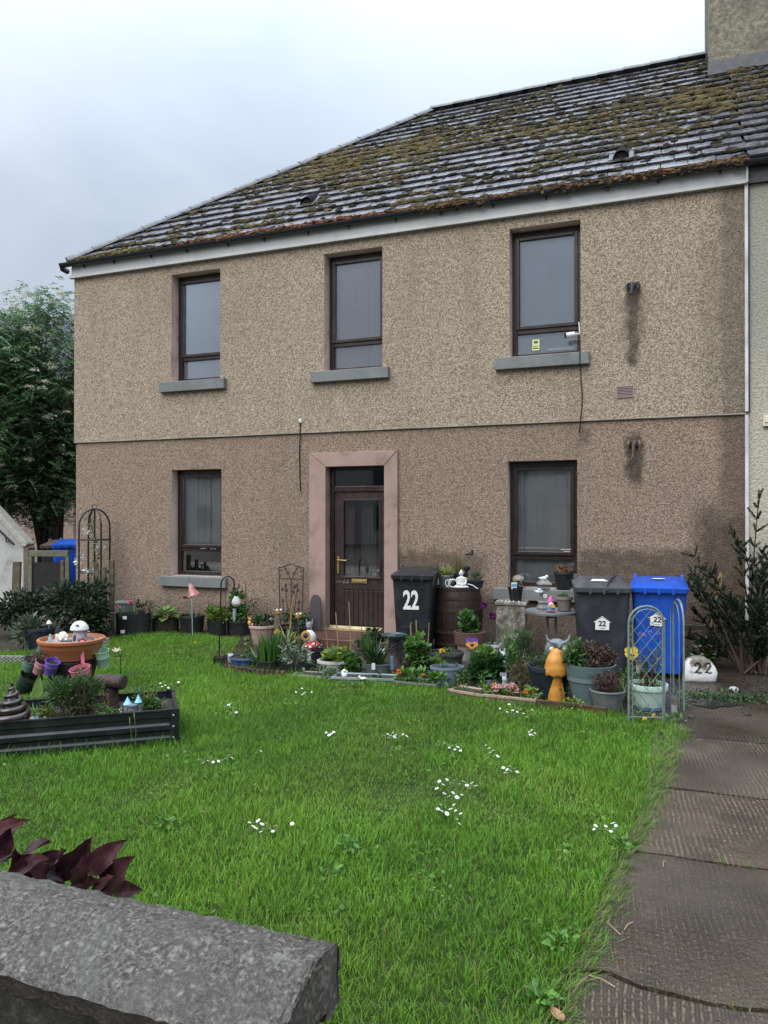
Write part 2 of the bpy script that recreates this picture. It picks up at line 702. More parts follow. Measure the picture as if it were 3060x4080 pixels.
def make_grass():
    out = []
    xs = [p[0] for p in LAWN]
    ys = [p[1] for p in LAWN]
    fr = (-_sn, _cs)
    rt = (_cs, _sn)
    N = 620000
    P = np.stack([RNG.uniform(min(xs), max(xs), N), RNG.uniform(min(ys), max(ys), N)], 1)
    m = poly_clip_mask(P, LAWN)
    dx, dy = P[:, 0] - CAM.x, P[:, 1] - CAM.y
    dep = dx * fr[0] + dy * fr[1]
    lat = dx * rt[0] + dy * rt[1]
    # thinner sward outside what the garden gate looks over, denser close by
    keep = (np.abs(lat) < dep * .56 + .5) & (dep > 1.6)
    den = np.clip(1.25 - dep * .085, .5, 1.0)
    den = np.where(keep, den, .06)
    m &= RNG.random(N) < den
    P = P[m]
    n = len(P)
    big = vnoise(P, .9, 1)
    mid = vnoise(P, 3.0, 2)
    fin = vnoise(P, 9.0, 3)
    # worn, mossy patch near the middle of the lawn
    c0 = G(1640, 3150)
    worn = np.clip(1.1 - np.hypot((P[:, 0] - c0.x) / .95, (P[:, 1] - c0.y) / .5) + (mid - .5) * .9, 0, 1)
    worn = np.maximum(worn, np.clip((vnoise(P, .8, 7) * .6 + vnoise(P, 2.6, 8) * .4 - .58) * 4.5, 0, .8))
    h = (.026 + .034 * fin + .022 * big) * (1 - .6 * worn) * RNG.uniform(.5, 1.3, n)
    tall = RNG.random(n) < .035
    h = np.where(tall, h * 1.55, h)
    w = RNG.uniform(.0028, .0056, n)
    az = RNG.uniform(0, 2 * np.pi, n)
    lean = np.abs(RNG.normal(.25, .28, n)) + worn * .3
    bend = RNG.uniform(.1, 1.5, n)
    P3 = np.column_stack([P, np.full(n, .004)])
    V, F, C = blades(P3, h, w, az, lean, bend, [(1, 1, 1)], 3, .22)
    a = np.array([.125, .29, .026])
    b = np.array([.20, .41, .042])
    c = np.array([.08, .19, .028])
    d = np.array([.16, .16, .045])
    t = np.clip(big * .55 + mid * .45 + RNG.normal(0, .16, n), 0, 1)[:, None]
    col = np.where(t < .5, c + (a - c) * t * 2, a + (b - a) * (t - .5) * 2)
    wmix = (worn * .55 * RNG.random(n))[:, None]
    col = col * (1 - wmix) + d * wmix
    yel = np.clip((vnoise(P, 1.3, 12) - .55) * 2.2, 0, 1)[:, None]
    col = col * (1 - yel * .3) + np.array([.24, .30, .05]) * yel * .3
    dry = RNG.random(n) < .03
    col[dry] = np.array([.30, .26, .10])
    C = C.reshape(n, -1, 3) * col[:, None, :]
    return V, F, C.reshape(-1, 3)


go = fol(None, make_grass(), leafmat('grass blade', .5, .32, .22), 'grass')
tag(go, 'long wet green grass of the front lawn', 'grass')

# ---- grass and weeds creeping over the path edge
EDGE_PX = [(2697, 2914), (2660, 2990), (2582, 3172), (2530, 3290), (2453, 3412), (2400, 3560), (2352, 3689), (2225, 3966), (2165, 4120)]


def path_fringe():
    pts = [G(*p) for p in EDGE_PX]
    Ps, az = [], []
    for a, b in zip(pts[:-1], pts[1:]):
        L = (b - a).length
        for i in range(int(L * 900)):
            t = random.random()
            p = a.lerp(b, t)
            clump = .5 + .5 * math.sin(p.y * 9 + math.sin(p.y * 23) * 2)
            off = random.gauss(.0, .035) + .03 * clump
            Ps.append((p.x + off, p.y + random.uniform(-.02, .02), .0))
            az.append(random.gauss(0.1, .7))
    Ps = np.array(Ps)
    n = len(Ps)
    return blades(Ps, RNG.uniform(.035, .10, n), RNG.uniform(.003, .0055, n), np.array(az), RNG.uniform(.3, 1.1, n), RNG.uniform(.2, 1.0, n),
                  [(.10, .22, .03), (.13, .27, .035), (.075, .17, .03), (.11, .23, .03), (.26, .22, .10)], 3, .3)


fo = fol(None, path_fringe(), go.data.materials[0], 'grass')
tag(fo, 'ragged grass fringe overhanging the concrete path edge', 'grass')

# ---- concrete path, cast in slabs
def concrete_material(name, seed, ribs=1.0, tone=1.0):
    k = Mat(name)
    x, y, z = k.xyz()
    big = k.noise(1.6 + seed * .13, 7, .7)
    blot = k.noise(3.1 + seed * .2, 5, .65)
    wear = k.noise(5.5, 4, .6)
    fin = k.noise(55, 4, .65)
    warp = (k.noise(2.2, 2) - .5) * .04 + (k.noise(14, 3) - .5) * .014
    sp = (x * math.cos(R(-5)) + y * math.sin(R(5)) + warp) * (2 * math.pi / .027)
    rib = sp._m('SINE') * .5 + .5
    cross = ((y + k.noise(30, 2) * .05) * (2 * math.pi / .042))._m('SINE') * .5 + .5
    patch = k.noise(1.7, 4, .55).ss(.34, .54)
    relief = rib * (cross * .28 + .72) * k.noise(48, 3, .6).ss(.28, .58) * patch * (wear.ss(.22, .5) * .8 + .2) * ribs
    base = k.ramp(big, [(.25, (.028 * tone, .021 * tone, .0145 * tone)), (.5, (.06 * tone, .0445 * tone, .030 * tone)), (.75, (.10 * tone, .076 * tone, .052 * tone))])
    c = k.mix(relief.ss(.3, .9) * .55, base, (.23 * tone, .18 * tone, .122 * tone))
    c = k.mix(blot.ss(.5, .66) * .6, c, (.035, .027, .02))
    c = k.mix(blot.ss(.42, .3) * .35, c, (.14, .115, .082))
    c = k.mix(fin.ss(.45, .75) * .45, c, (.02, .018, .016))
    spk = k.noise(160, 2, .5)
    c = k.mix(spk.ss(.62, .75) * .35, c, (.22, .2, .17))
    wet = k.noise(.8 + seed * .11, 3, .5)
    rough = (wet.ss(.35, .65) * .34 + .2)
    h = relief * 1.0 + fin * .45
    return k.bsdf(c, rough, 0, .5, k.bump(h, .9, .010))


path_root = bpy.data.objects.new('path', None)
COL.objects.link(path_root)
path_root['kind'] = 'structure'
JL = [(2640, 2752), (2600, 2931), (2570, 3137), (2480, 3393), (2290, 3878), (2150, 4300)]
JRY = [2790, 2971, 3193, 3474, 4054, 4600]
edgeL = [G(*p) for p in JL]
edgeR = []
for (lx, ly), ry in zip(JL, JRY):
    a = G(lx, ly)
    b = G(3060, ry)
    edgeR.append(a + (b - a).normalized() * 1.75)
WOB = [[(.006 if q != 4 else .02) * (math.sin(s_ * 1.1 + q) + .7 * math.sin(s_ * 2.7 + q * 2)) for s_ in range(17)] for q in range(6)]
for i in range(5):
    m = MB()
    g = .011
    a0, a1, b1, b0 = edgeL[i], edgeL[i + 1], edgeR[i + 1], edgeR[i]
    dn = (a1 - a0).normalized() * g
    th = random.uniform(.0, .006)
    tl = [random.uniform(.010, .018) for _ in range(4)]
    nseg = 16
    top0, top1 = [], []
    for s_ in range(nseg + 1):
        t = s_ / nseg
        w0 = random.uniform(-.006, .006)
        top0.append(a0.lerp(b0, t) + dn * (1 + w0 * 40) + dn.normalized() * WOB[i][s_] + Vector((0, 0, tl[0] * (1 - t) + tl[1] * t)))
        top1.append(a1.lerp(b1, t) - dn * (1 + random.uniform(-.25, .25)) + dn.normalized() * WOB[i + 1][s_] + Vector((0, 0, tl[2] * (1 - t) + tl[3] * t)))
    vs, fs = [], []
    for t0, t1 in zip(top0, top1):
        vs += [t0, t1, t0 - Vector((0, 0, .1)), t1 - Vector((0, 0, .1))]
    for s_ in range(nseg):
        q = s_ * 4
        fs += [(q, q + 1, q + 5, q + 4), (q + 2, q, q + 4, q + 6), (q + 1, q + 3, q + 7, q + 5)]
    fs += [(0, 2, 3, 1), (nseg * 4, nseg * 4 + 1, nseg * 4 + 3, nseg * 4 + 2)]
    m.add(vs, fs)
    m.build('slab', concrete_material('wet ribbed concrete %d' % i, i, [.9, 1.1, 1.2, .7, 1.1][i], [.75, 1.0, 1.15, .8, .95][i]), path_root)

# shallow puddle on the far slab
pk = Mat('puddle water')
pk.bsdf((.03, .03, .03), .08, 0, .8)
pm_ = MB()
c0 = G(2835, 2800, .018)
pts = []
for i in range(28):
    a = 2 * math.pi * i / 28
    rr = 1 + .22 * math.sin(3 * a + 1) + .12 * math.sin(7 * a)
    pts.append((c0.x + .19 * rr * math.cos(a), c0.y + .17 * rr * math.sin(a), .021))
pm_.add(pts, [tuple(range(28))])
o = pm_.build('puddle', pk.m)
o['kind'] = 'structure'

# paving strip and red-brown doorstep between the bed and the house
pav = MB()
pav.box(-5.6, .6, -1.9, -.02, -.05, .012)
o = pav.build('paving', concrete_material('old paving', 7, .2, .55))
o['kind'] = 'structure'
st = MB()
st.box(-4.95, -3.35, -.75, -.004, .0, .10)
stp = st.build('doorstep', pm('red tile step', (.09, .045, .035), .4, .3, 6, .2), None, .01)
tag(stp, 'low red-brown step in front of the brown front door', 'step')

# pavement on the street side, where the photographer stands
m = MB()
m.box(-30, 30, -13.5, -8.35, -.09, -.003)
o = m.build('pavement', concrete_material('pavement', 3, 0.0, 1.2))
o['kind'] = 'structure'
# ================================================================== HOUSE
XL, XR = -8.91, .69
ZB, ZE = 2.815, 5.40
OPEN = {
    'uw1': (-7.09, -6.24, 3.66, 5.26), 'uw2': (-4.57, -3.71, 3.65, 5.26), 'uw3': (-2.00, -1.13, 3.65, 5.26),
    'lw1': (-7.10, -6.23, .77, 2.345), 'lw2': (-2.03, -1.175, .765, 2.345), 'door': (-4.54, -3.68, .10, 2.33)}


def harling(name, c_lo, c_mid, c_hi, upper):
    k = Mat(name)
    x, y, z = k.xyz()
    v = k.vor(80)
    sp = k.node('ShaderNodeSeparateColor')
    k.ln(v.outputs['Color'], sp.inputs[0])
    r1 = E(k.nt, sp.outputs[0])
    r2 = E(k.nt, sp.outputs[1])
    cl = k.noise(34, 3, .6)
    c = k.ramp(r1 * .62 + cl * .38, [(.22, c_lo), (.42, c_mid), (.62, c_hi), (.85, tuple(min(1, q * 1.28) for q in c_hi))])
    c = k.mix(r2.ss(.86, .95) * .5, c, (.26, .17, .15))
    dd = E(k.nt, v.outputs['Distance'])
    c = k.mix(dd.ss(.40, .75) * .5, c, (.075, .056, .042))
    # broad weathering
    w = k.noise(.55, 5, .6)
    c = k.mix(w.ss(.35, .7) * .22, c, tuple(q * .55 for q in c_mid))
    ws = k.noise(1.0, 3, .5, k.mapped((2.2, 1, .28)))
    c = k.mix(ws.ss(.5, .72) * .22, c, tuple(q * .5 for q in c_mid))
    jit = (k.noise(5.5, 4, .6) - .5) * .22
    jx = x + jit
    jz = z + jit * 1.4

    def patch(x0, x1, z0, z1, sx=.06, sz=.12):
        return jx.ss(x0 - sx, x0 + sx) * jx.ss(x1 + sx, x1 - sx) * jz.ss(z0 - sz, z0 + sz) * jz.ss(z1 + sz, z1 - sz)

    wet = patch(.42, 1.2, -.5, 6.2, .07) * .58
    if upper:
        wet = wet.mx(patch(-.60, -.45, 3.44, 4.34, .035, .07) * .9)
        wet = wet.mx(patch(-.66, -.40, 3.75, 4.2, .05, .1) * .5)
        wet = wet.mx(patch(.22, .6, 2.9, 4.9, .12, .3) * .3)
    else:
        wet = wet.mx(patch(-.61, -.42, 2.02, 2.64, .03, .05) * .85)
        wet = wet.mx(patch(-1.14, -1.02, 2.52, 2.72, .04, .08) * .6)
        wet = wet.mx(jz.ss(1.33, 1.17) * jx.ss(-1.25, -1.1) * .74)
        wet = wet.mx(jz.ss(1.26, 1.12) * jx.ss(-3.6, -3.45) * jx.ss(-2.2, -2.45) * .66)
        wet = wet.mx(jz.ss(.8, .6) * jx.ss(-3.6, -3.45) * .66)
        wet = wet.mx(jz.ss(.5, .2) * .5)
        wet = wet.mx((jx * 1.0 + (z * .55)).ss(.02, .62) * jz.ss(2.0, 1.5) * .86 * jx.ss(.0, .3))
    wet = wet * (k.noise(9, 5, .65).ss(.3, .62) * .28 + .74)
    c = k.mix(wet, c, (.045, .031, .018))
    h = dd.ss(.7, .1) * .8 + cl * .4
    rough = wet * -.3 + .85
    return k.bsdf(c, rough, 0, .35, k.bump(h, .65, .010))


M_HUP = harling('pebbledash upper', (.215, .165, .116), (.375, .30, .217), (.52, .437, .335), True)
M_HLO = harling('pebbledash lower', (.168, .12, .088), (.29, .212, .158), (.395, .302, .23), False)
M_REVEAL = pm('painted reveal', (.60, .46, .40), .7, .12, 5, .3, 40, dirt=(.15, .11, .09), damt=.6)
M_SURR = pm('pink sandstone surround', (.34, .24, .205), .75, .10, 4, .35, 50, dirt=(.19, .125, .10), dscale=2.2, damt=.75)
M_SILL = pm('grey painted sill', (.17, .185, .185), .5, .08, 5, .15, dirt=(.07, .065, .05), damt=.35)
M_BROWN = pm('brown window plastic', (.022, .012, .012), .35, .25, 10, .08, dirt=(.08, .06, .055), damt=.3)
M_DOOR = pm('dark brown door', (.035, .02, .02), .4, .15, 6, .1)
M_FASC = pm('pale grey fascia', (.48, .49, .49), .35, .06, 4, .05, dirt=(.25, .25, .24), damt=.3)
M_GUT = pm('black gutter', (.02, .023, .03), .35, .3, 8, .1)
M_GOLD = pm('brass', (.36, .27, .11), .5, .15, 20, .05, metal=.85)
M_SILLGOLD = pm('brass threshold', (.36, .29, .17), .5, .2, 8, .05, metal=.6)

gk = Mat('window glass')
_gl = gk.node('ShaderNodeBsdfGlossy')
_gl.inputs['Roughness'].default_value = .015
_gl.inputs['Color'].default_value = (.93, .96, 1, 1)
_tr = gk.node('ShaderNodeBsdfTransparent')
_tr.inputs[0].default_value = (.94, .96, .97, 1)
_fr = gk.node('ShaderNodeFresnel')
_fr.inputs['IOR'].default_value = 1.52
_fm = E(gk.nt, _fr.outputs[0]) * 2.7
_ms = gk.node('ShaderNodeMixShader')
gk.ln(_fm.mn(1.0), _ms.inputs[0])
gk.ln(_tr.outputs[0], _ms.inputs[1])
gk.ln(_gl.outputs[0], _ms.inputs[2])
gk.ln(_ms.outputs[0], gk.out.inputs[0])
M_GLASS = gk.m


def fabric(name, col, trans=.35):
    k = Mat(name)
    n = k.noise(3, 3)
    c = k.ramp(n, [(.3, tuple(q * .85 for q in col)), (.7, col)])
    return k.bsdf(c, .9, 0, .2, None, 0, trans)


M_BLIND = fabric('pale grey blind', (.60, .66, .74))
M_NET = fabric('net curtain', (.8, .79, .78))
M_PINKC = fabric('pinkish curtain', (.50, .44, .50))
M_ROOM = pm('room wall', (.10, .09, .085), .9, .2, 2, .1)

house = thing('house', 'two storey pebbledash house with brown windows and mossy hipped roof', 'house', (0, 0, 0))


def wall_with_holes(x0, x1, z0, z1, y, holes):
    m = MB()
    xs = sorted({x0, x1} | {q for h in holes for q in h[:2]})
    zs = sorted({z0, z1} | {q for h in holes for q in h[2:] if z0 < q < z1})
    for i in range(len(xs) - 1):
        for j in range(len(zs) - 1):
            cx, cz = (xs[i] + xs[i + 1]) / 2, (zs[j] + zs[j + 1]) / 2
            if any(h[0] < cx < h[1] and h[2] < cz < h[3] for h in holes):
                continue
            m.quad((xs[i], y, zs[j]), (xs[i + 1], y, zs[j]), (xs[i + 1], y, zs[j + 1]), (xs[i], y, zs[j + 1]))
    return m


lo = wall_with_holes(XL, XR, -.1, ZB, 0.0, [OPEN['lw1'], OPEN['lw2'], OPEN['door']])
lo.quad((XL, 9.0, -.1), (XL, 0, -.1), (XL, 0, ZB), (XL, 9.0, ZB))
lo.quad((XL, 9.0, -.1), (XL, 9.0, 5.6), (XR, 9.0, 5.6), (XR, 9.0, -.1))
w_lo = lo.build('wall', M_HLO, house)
w_lo['label'] = 'pinkish brown pebbledash of the ground floor with damp patches'
up = wall_with_holes(XL - .022, XR, ZB, 5.62, -.022, [OPEN['uw1'], OPEN['uw2'], OPEN['uw3']])
up.quad((XL - .022, 9.0, ZB), (XL - .022, -.022, ZB), (XL - .022, -.022, 5.62), (XL - .022, 9.0, 5.62))
up.quad((XL - .022, -.022, ZB), (XL - .022, 0.01, ZB), (XR, 0.01, ZB), (XR, -.022, ZB))
w_up = up.build('wall', M_HUP, house)
w_up['label'] = 'cream and beige pebbledash of the upper floor'
# drip bead along the joint of the two finishes
bd = MB()
bd.prism([(-.03, ZB - .006), (-.02, ZB - .014), (-.006, ZB - .012), (-.006, ZB + .004), (-.03, ZB + .002)], XL - .02, XR,
         Matrix(((0, 1, 0, 0), (1, 0, 0, 0), (0, 0, 1, 0), (0, 0, 0, 1))))
bd.build('drip_bead', pm('bead', (.32, .29, .26), .6, .4, 2.0, .1), house)
# pale cover strip down the party line
cs = MB()
cs.box(XR - .012, XR + .022, -.05, -.024, ZB + .02, 5.40)
cs.box(XR - .012, XR + .022, -.045, -.003, .38, ZB - .02)
cs.build('cover_strip', pm('strip', (.55, .55, .56), .45, .3, 3, .1), house)
cs = MB()
cs.tube([(XR + .03, -.03, 5.4), (XR + .031, -.03, ZB)], .008)
cs.build('cable', M_IRON, house)
cs = MB()
cs.tube([(-.95, -.02, .40), (XR, -.02, .39)], .007)
cs.build('cable', M_IRON, house)


def window(key, top_frac, curtain, reveal_mat, yf=.15):
    x0, x1, z0, z1 = OPEN[key]
    upper = key.startswith('u')
    yo = -.022 if upper else 0.0
    w = bpy.data.objects.new('window', None)
    COL.objects.link(w)
    w.parent = house
    m = MB()
    m.quad((x0, yo, z0), (x0, yo, z1), (x0, yf + .1, z1), (x0, yf + .1, z0))
    m.quad((x1, yo, z0), (x1, yf + .1, z0), (x1, yf + .1, z1), (x1, yo, z1))
    m.quad((x0, yo, z1), (x1, yo, z1), (x1, yf + .1, z1), (x0, yf + .1, z1))
    m.quad((x0, yo, z0), (x0, yf + .1, z0), (x1, yf + .1, z0), (x1, yo, z0))
    m.build('reveal', reveal_mat, w)
    zt = z0 + (z1 - z0) * top_frac         # transom
    f = MB()
    F = .062
    f.box(x0 + .002, x0 + F, yf, yf + .07, z0 + .002, z1 - .002)
    f.box(x1 - F, x1 - .002, yf, yf + .07, z0 + .002, z1 - .002)
    f.box(x0 + F, x1 - F, yf, yf + .07, z1 - F - .02, z1 - .002)
    f.box(x0 + F, x1 - F, yf, yf + .07, z0 + .002, z0 + F)
    f.box(x0 + F, x1 - F, yf, yf + .07, zt - .035, zt + .035)
    f.build('frame', M_BROWN, w, .006)
    s = MB()
    q = .045
    a0, a1, b0, b1 = x0 + F - .012, x1 - F + .012, zt + .02, z1 - F - .008
    s.box(a0, a0 + q, yf - .022, yf - .001, b0, b1)
    s.box(a1 - q, a1, yf - .022, yf - .001, b0, b1)
    s.box(a0 + q, a1 - q, yf - .022, yf - .001, b1 - q, b1)
    s.box(a0 + q, a1 - q, yf - .022, yf - .001, b0, b0 + q)
    s.build('sash', M_BROWN, w, .005)
    for (p0, p1, r0, r1, yy) in ((a0 + q - .006, a1 - q + .006, b0 + q - .006, b1 - q + .006, yf + .008), (x0 + F - .005, x1 - F + .005, z0 + F - .005, zt - .03, yf + .03)):
        g = MB()
        g.box(p0, p1, yy, yy + .006, r0, r1)
        g.build('pane', M_GLASS, w)
    # drawn curtain or blind behind the glass
    for (ca, cb, cz0, cz1, cm, amp, yy) in curtain:
        c = MB()
        nx = 60
        xa, xb = x0 + (x1 - x0) * ca, x0 + (x1 - x0) * cb
        za, zb = z0 + (z1 - z0) * cz0, z0 + (z1 - z0) * cz1
        ph = random.uniform(0, 6)
        vs = []
        for i in range(nx + 1):
            t = i / nx
            yyy = yf + yy + amp * (math.sin(t * 21 + ph) + .6 * math.sin(t * 47 + ph * 2) + .4 * math.sin(t * 9))
            vs += [(xa + (xb - xa) * t, yyy, za), (xa + (xb - xa) * t, yyy, zb)]
        c.add(vs, [(2 * i, 2 * i + 2, 2 * i + 3, 2 * i + 1) for i in range(nx)], True)
        c.build('curtain', cm, w)
    r = MB()
    xa, xb, ya, yb, za, zb = x0 - .3, x1 + .3, yf + .1, yf + 2.2, z0 - .4, z1 + .15
    r.quad((xa, yb, za), (xb, yb, za), (xb, yb, zb), (xa, yb, zb))
    r.quad((xa, ya, za), (xa, yb, za), (xa, yb, zb), (xa, ya, zb))
    r.quad((xb, ya, za), (xb, yb, za), (xb, yb, zb), (xb, ya, zb))
    r.quad((xa, ya, zb), (xb, ya, zb), (xb, yb, zb), (xa, yb, zb))
    r.quad((xa, ya, za), (xb, ya, za), (xb, yb, za), (xa, yb, za))
    for (h0, h1, k0, k1) in ((xa, x0, za, zb), (x1, xb, za, zb), (x0, x1, z1, zb), (x0, x1, za, z0)):
        r.quad((h0, ya, k0), (h1, ya, k0), (h1, ya, k1), (h0, ya, k1))
    r.build('room', M_ROOM, w)
    sl = MB()
    d = .16 if upper else .155
    sx0, sx1 = (x0 - .175, x1 + .105) if key != 'lw2' else (x0 - .175, x1 + .06)
    sl.add([(sx0, yo - .07, z0 - d), (sx1, yo - .07, z0 - d), (sx1, yf, z0 - d), (sx0, yf, z0 - d),
            (sx0, yo - .07, z0 - .012), (sx1, yo - .07, z0 - .012), (sx1, yf, z0 + .006), (sx0, yf, z0 + .006)],
           [(3, 2, 1, 0), (4, 5, 6, 7), (0, 1, 5, 4), (1, 2, 6, 5), (2, 3, 7, 6), (3, 0, 4, 7)])
    sl.build('sill', M_SILL, w, .006)
    return w


w1 = window('uw1', .225, [(.02, .98, .0, 1.0, M_BLIND, .0015, .06)], M_REVEAL)
w2 = window('uw2', .24, [(.02, .62, .02, .96, M_PINKC, .004, .075), (.55, .98, .02, .93, M_PINKC, .010, .065), (.02, .98, .0, 1.0, M_BLIND, .002, .11)], M_REVEAL)
w3 = window('uw3', .215, [(.02, .98, .0, 1.0, M_BLIND, .0015, .06)], M_REVEAL)
w4 = window('lw1', .25, [(.25, .62, .26, .95, M_NET, .010, .065), (.02, .98, .25, .97, M_NET, .008, .09)], M_REVEAL)
w5 = window('lw2', .24, [(.02, .2, .05, .96, M_NET, .010, .065), (.82, .98, .05, .96, M_NET, .010, .065), (.02, .98, .0, .97, M_NET, .008, .1)], M_REVEAL)
w1['label'] = 'left upper window with plain pale blind'
w2['label'] = 'upper window above the door with drawn pinkish curtains'
w3['label'] = 'upper window with a white camera and a yellow sticker'
w4['label'] = 'ground floor window left of the door with net curtain'
w5['label'] = 'ground floor window above the skull and dead potted plant'

# window catches and stickers
for xx in (-6.62, -6.45):
    h = MB()
    h.box(xx - .05, xx + .05, .115, .124, 1.165, 1.178)
    h.build('catch', M_STEEL, w4)
k_ = MB()
k_.box(-1.75, -1.66, .1725, .1775, 3.75, 3.89)
k_.build('sticker', pm('yellow sticker', (.62, .68, .32), .5, .1), w3)
k_ = MB()
k_.box(-1.73, -1.68, .171, .1722, 3.84, 3.87)
k_.box(-1.74, -1.67, .171, .1722, 3.77, 3.785)
k_.box(-1.74, -1.67, .171, .1722, 3.80, 3.807)
k_.build('sticker_print', pm('sticker print', (.06, .08, .03), .5), w3)
k_ = MB()
k_.box(-1.56, -1.22, .19, .21, 3.735, 3.765)
k_.build('draught_strip', M_WHITE, w3)
k_ = MB()
for j, (a, b) in enumerate(((.0, .15), (.035, .115), (.02, .13), (.0, .15))):
    z = 1.235 - j * .022
    k_.box(-1.395 + a, -1.395 + b, .1535, .1555, z, z + .008)
k_.build('sticker_print', pm('pale print', (.5, .5, .47), .5), w5)

# ---- security camera inside the reveal, with its cable down the wall
sc = thing('security_camera', 'small white bullet camera fixed beside the upper window', 'camera', (-1.145, .02, 3.86), R(8))
a = MB()
a.tube([(-.165, -.03, .0), (-.06, -.02, .012)], .033, 14)
a.build('body', M_WHITE, sc)
a = MB()
a.tube([(-.176, -.032, -.001), (-.1655, -.03, .0)], .036, 14)
a.build('lens', M_BLACKP, sc)
a = MB()
a.tube([(-.06, -.02, .012), (-.02, .0, .02), (.012, .02, .02)], .012, 8)
a.tube([(.0, .0, .03), (-.004, .01, .1), (-.01, .02, .17)], .008, 6)
a.build('bracket', M_WHITE, sc)
cb = MB()
pts = [(-1.13, -.1, 3.66), (-1.133, -.1, 3.5), (-1.132, -.03, 3.47), (-1.125, -.03, 3.3), (-1.11, -.03, 3.12), (-1.115, -.03, 3.0), (-1.13, -.03, 2.85), (-1.135, -.03, 2.8), (-1.15, -.012, 2.67)]
cb.tube(pts, .007, 5)
o = cb.build('cable', M_IRON)
tag(o, 'thin black cable hanging down from the security camera', 'cable')
cb = MB()
cb.tube([(-4.93, -.04, 2.97), (-4.935, -.03, 2.8), (-4.955, -.012, 2.55), (-4.95, -.012, 2.3), (-4.94, -.012, 2.0)], .008, 5)
o = cb.build('cable', M_IRON)
tag(o, 'black cable stub hanging on the wall left of the door', 'cable')
cb = MB()
cb.box(-.02, .02, -.02, .0, -.03, .03)
o = cb.build('cable_clip', M_WHITE, None, .004)
o.location = (-4.93, -.024, 2.98)
tag(o, 'tiny white cable clip on the wall above the door', 'clip')

# ---- air vent
vt = thing('air_vent', 'small pinkish slotted air vent in the upper wall', 'vent', (-.615, -.024, 3.135))
a = MB()
a.box(-.10, .10, -.012, -.004, -.07, -.058); a.box(-.10, .10, -.012, -.004, .058, .07)
a.box(-.10, -.09, -.012, -.004, -.058, .058); a.box(.09, .10, -.012, -.004, -.058, .058)
a.build('frame', pm('vent pink', (.33, .23, .22), .6), vt)
a = MB()
a.box(-.09, .09, -.003, .0, -.058, .058)
a.build('backing', M_BLACKP, vt)
for i in range(6):
    a = MB()
    a.box(-.09, .09, -.011, -.0035, -.052 + i * .0185, -.043 + i * .0185)
    a.build('slat', pm('vent pink', (.33, .23, .22), .6) if i == 0 else bpy.data.materials['vent pink'], vt)


# ---- rusty drying-pole brackets
def wall_bracket(loc, upper):
    t = thing('wall_bracket', 'black iron pole bracket with dark streak below, on the upper wall' if upper else 'rusty iron bracket with bent hook on the ground floor wall', 'bracket', loc)
    m = MB()
    m.box(-.07, .07, -.02, .0, -.02, .045)
    m.build('plate', M_IRON, t, .006)
    if upper:
        m = MB()
        m.tube([(0, -.01, .02), (0, -.06, .0), (-.005, -.085, -.06), (-.01, -.09, -.12)], [.026, .028, .024, .02], 8)
        m.build('arm', M_IRON, t)
        for s in (-1, 1):
            m = MB()
            m.tube([(s * .05, -.02, .04), (s * .075, -.03, .0), (s * .055, -.03, -.05)], .016, 6)
            m.build('lug', M_IRON, t)
    else:
        rust = pm('rusty iron', (.13, .085, .06), .7, .4, 30, .5)
        for s in (-1, 1):
            m = MB()
            m.tube([(s * .06, -.02, .04), (s * .068, -.06, .0), (s * .066, -.05, -.07)], [.018, .018, .01], 6)
            m.build('lug', rust, t)
        m = MB()
        m.tube([(0, -.02, .02), (0, -.08, .0), (-.005, -.08, -.06), (-.008, -.07, -.15), (-.02, -.07, -.165), (-.055, -.06, -.2), (-.065, -.06, -.235)], [.02, .02, .016, .013, .014, .013, .006], 8)
        m.build('hook', rust, t)
    return t


wall_bracket((-.525, -.024, 4.38), True)
wall_bracket((-.515, -.002, 2.50), False)

# ---- door
sx0, sx1, sz1 = -4.79, -3.49, 2.525
dx0, dx1, dz0, dz1 = OPEN['door']
sm = MB()
def vx(pts, y0=-.045, y1=-.002):
    sm.prism(pts, y0, y1)
g = .003
vx([(sx0, -.02), (dx0, -.02), (dx0, dz1 - g), (sx0, sz1 - g * 2)])
vx([(dx1, -.02), (sx1, -.02), (sx1, sz1 - g * 2), (dx1, dz1 - g)])
vx([(sx0 + g, sz1), (dx0 + g, dz1), (dx1 - g, dz1), (sx1 - g, sz1)])
sm.build('door_surround', M_SURR, house, .006)
m = MB()
m.quad((dx0, -.002, 0), (dx0, -.002, dz1), (dx0, .22, dz1), (dx0, .22, 0))
m.quad((dx1, -.002, 0), (dx1, .22, 0), (dx1, .22, dz1), (dx1, -.002, dz1))
m.quad((dx0, -.002, dz1), (dx1, -.002, dz1), (dx1, .22, dz1), (dx0, .22, dz1))
m.build('door_reveal', M_SURR, house)
door = bpy.data.objects.new('door', None)
COL.objects.link(door)
door.parent = house
door['label'] = 'dark brown front door with glazed top and grooved boards below'
YD = .12
f = MB()
f.box(dx0 + .002, dx0 + .06, YD - .02, YD + .06, .1, dz1 - .002)
f.box(dx1 - .045, dx1 - .002, YD - .02, YD + .06, .1, dz1 - .002)
f.box(dx0 + .06, dx1 - .045, YD - .02, YD + .06, dz1 - .05, dz1 - .002)
f.box(dx0 + .06, dx1 - .045, YD - .02, YD + .06, 1.99, 2.065)
f.build('frame', M_BROWN, door, .005)
g_ = MB()
g_.box(dx0 + .055, dx1 - .04, YD + .01, YD + .016, 2.06, dz1 - .045)
g_.build('pane', M_GLASS, door)
lx0, lx1, lz0, lz1 = dx0 + .065, dx1 - .05, .13, 1.985
l = MB()
px0, px1, pz0, pz1 = lx0 + .135, lx1 - .075, .83, 1.87
l.box(lx0, px0, YD, YD + .045, lz0, lz1)
l.box(px1, lx1, YD, YD + .045, lz0, lz1)
l.box(px0, px1, YD, YD + .045, pz1, lz1)
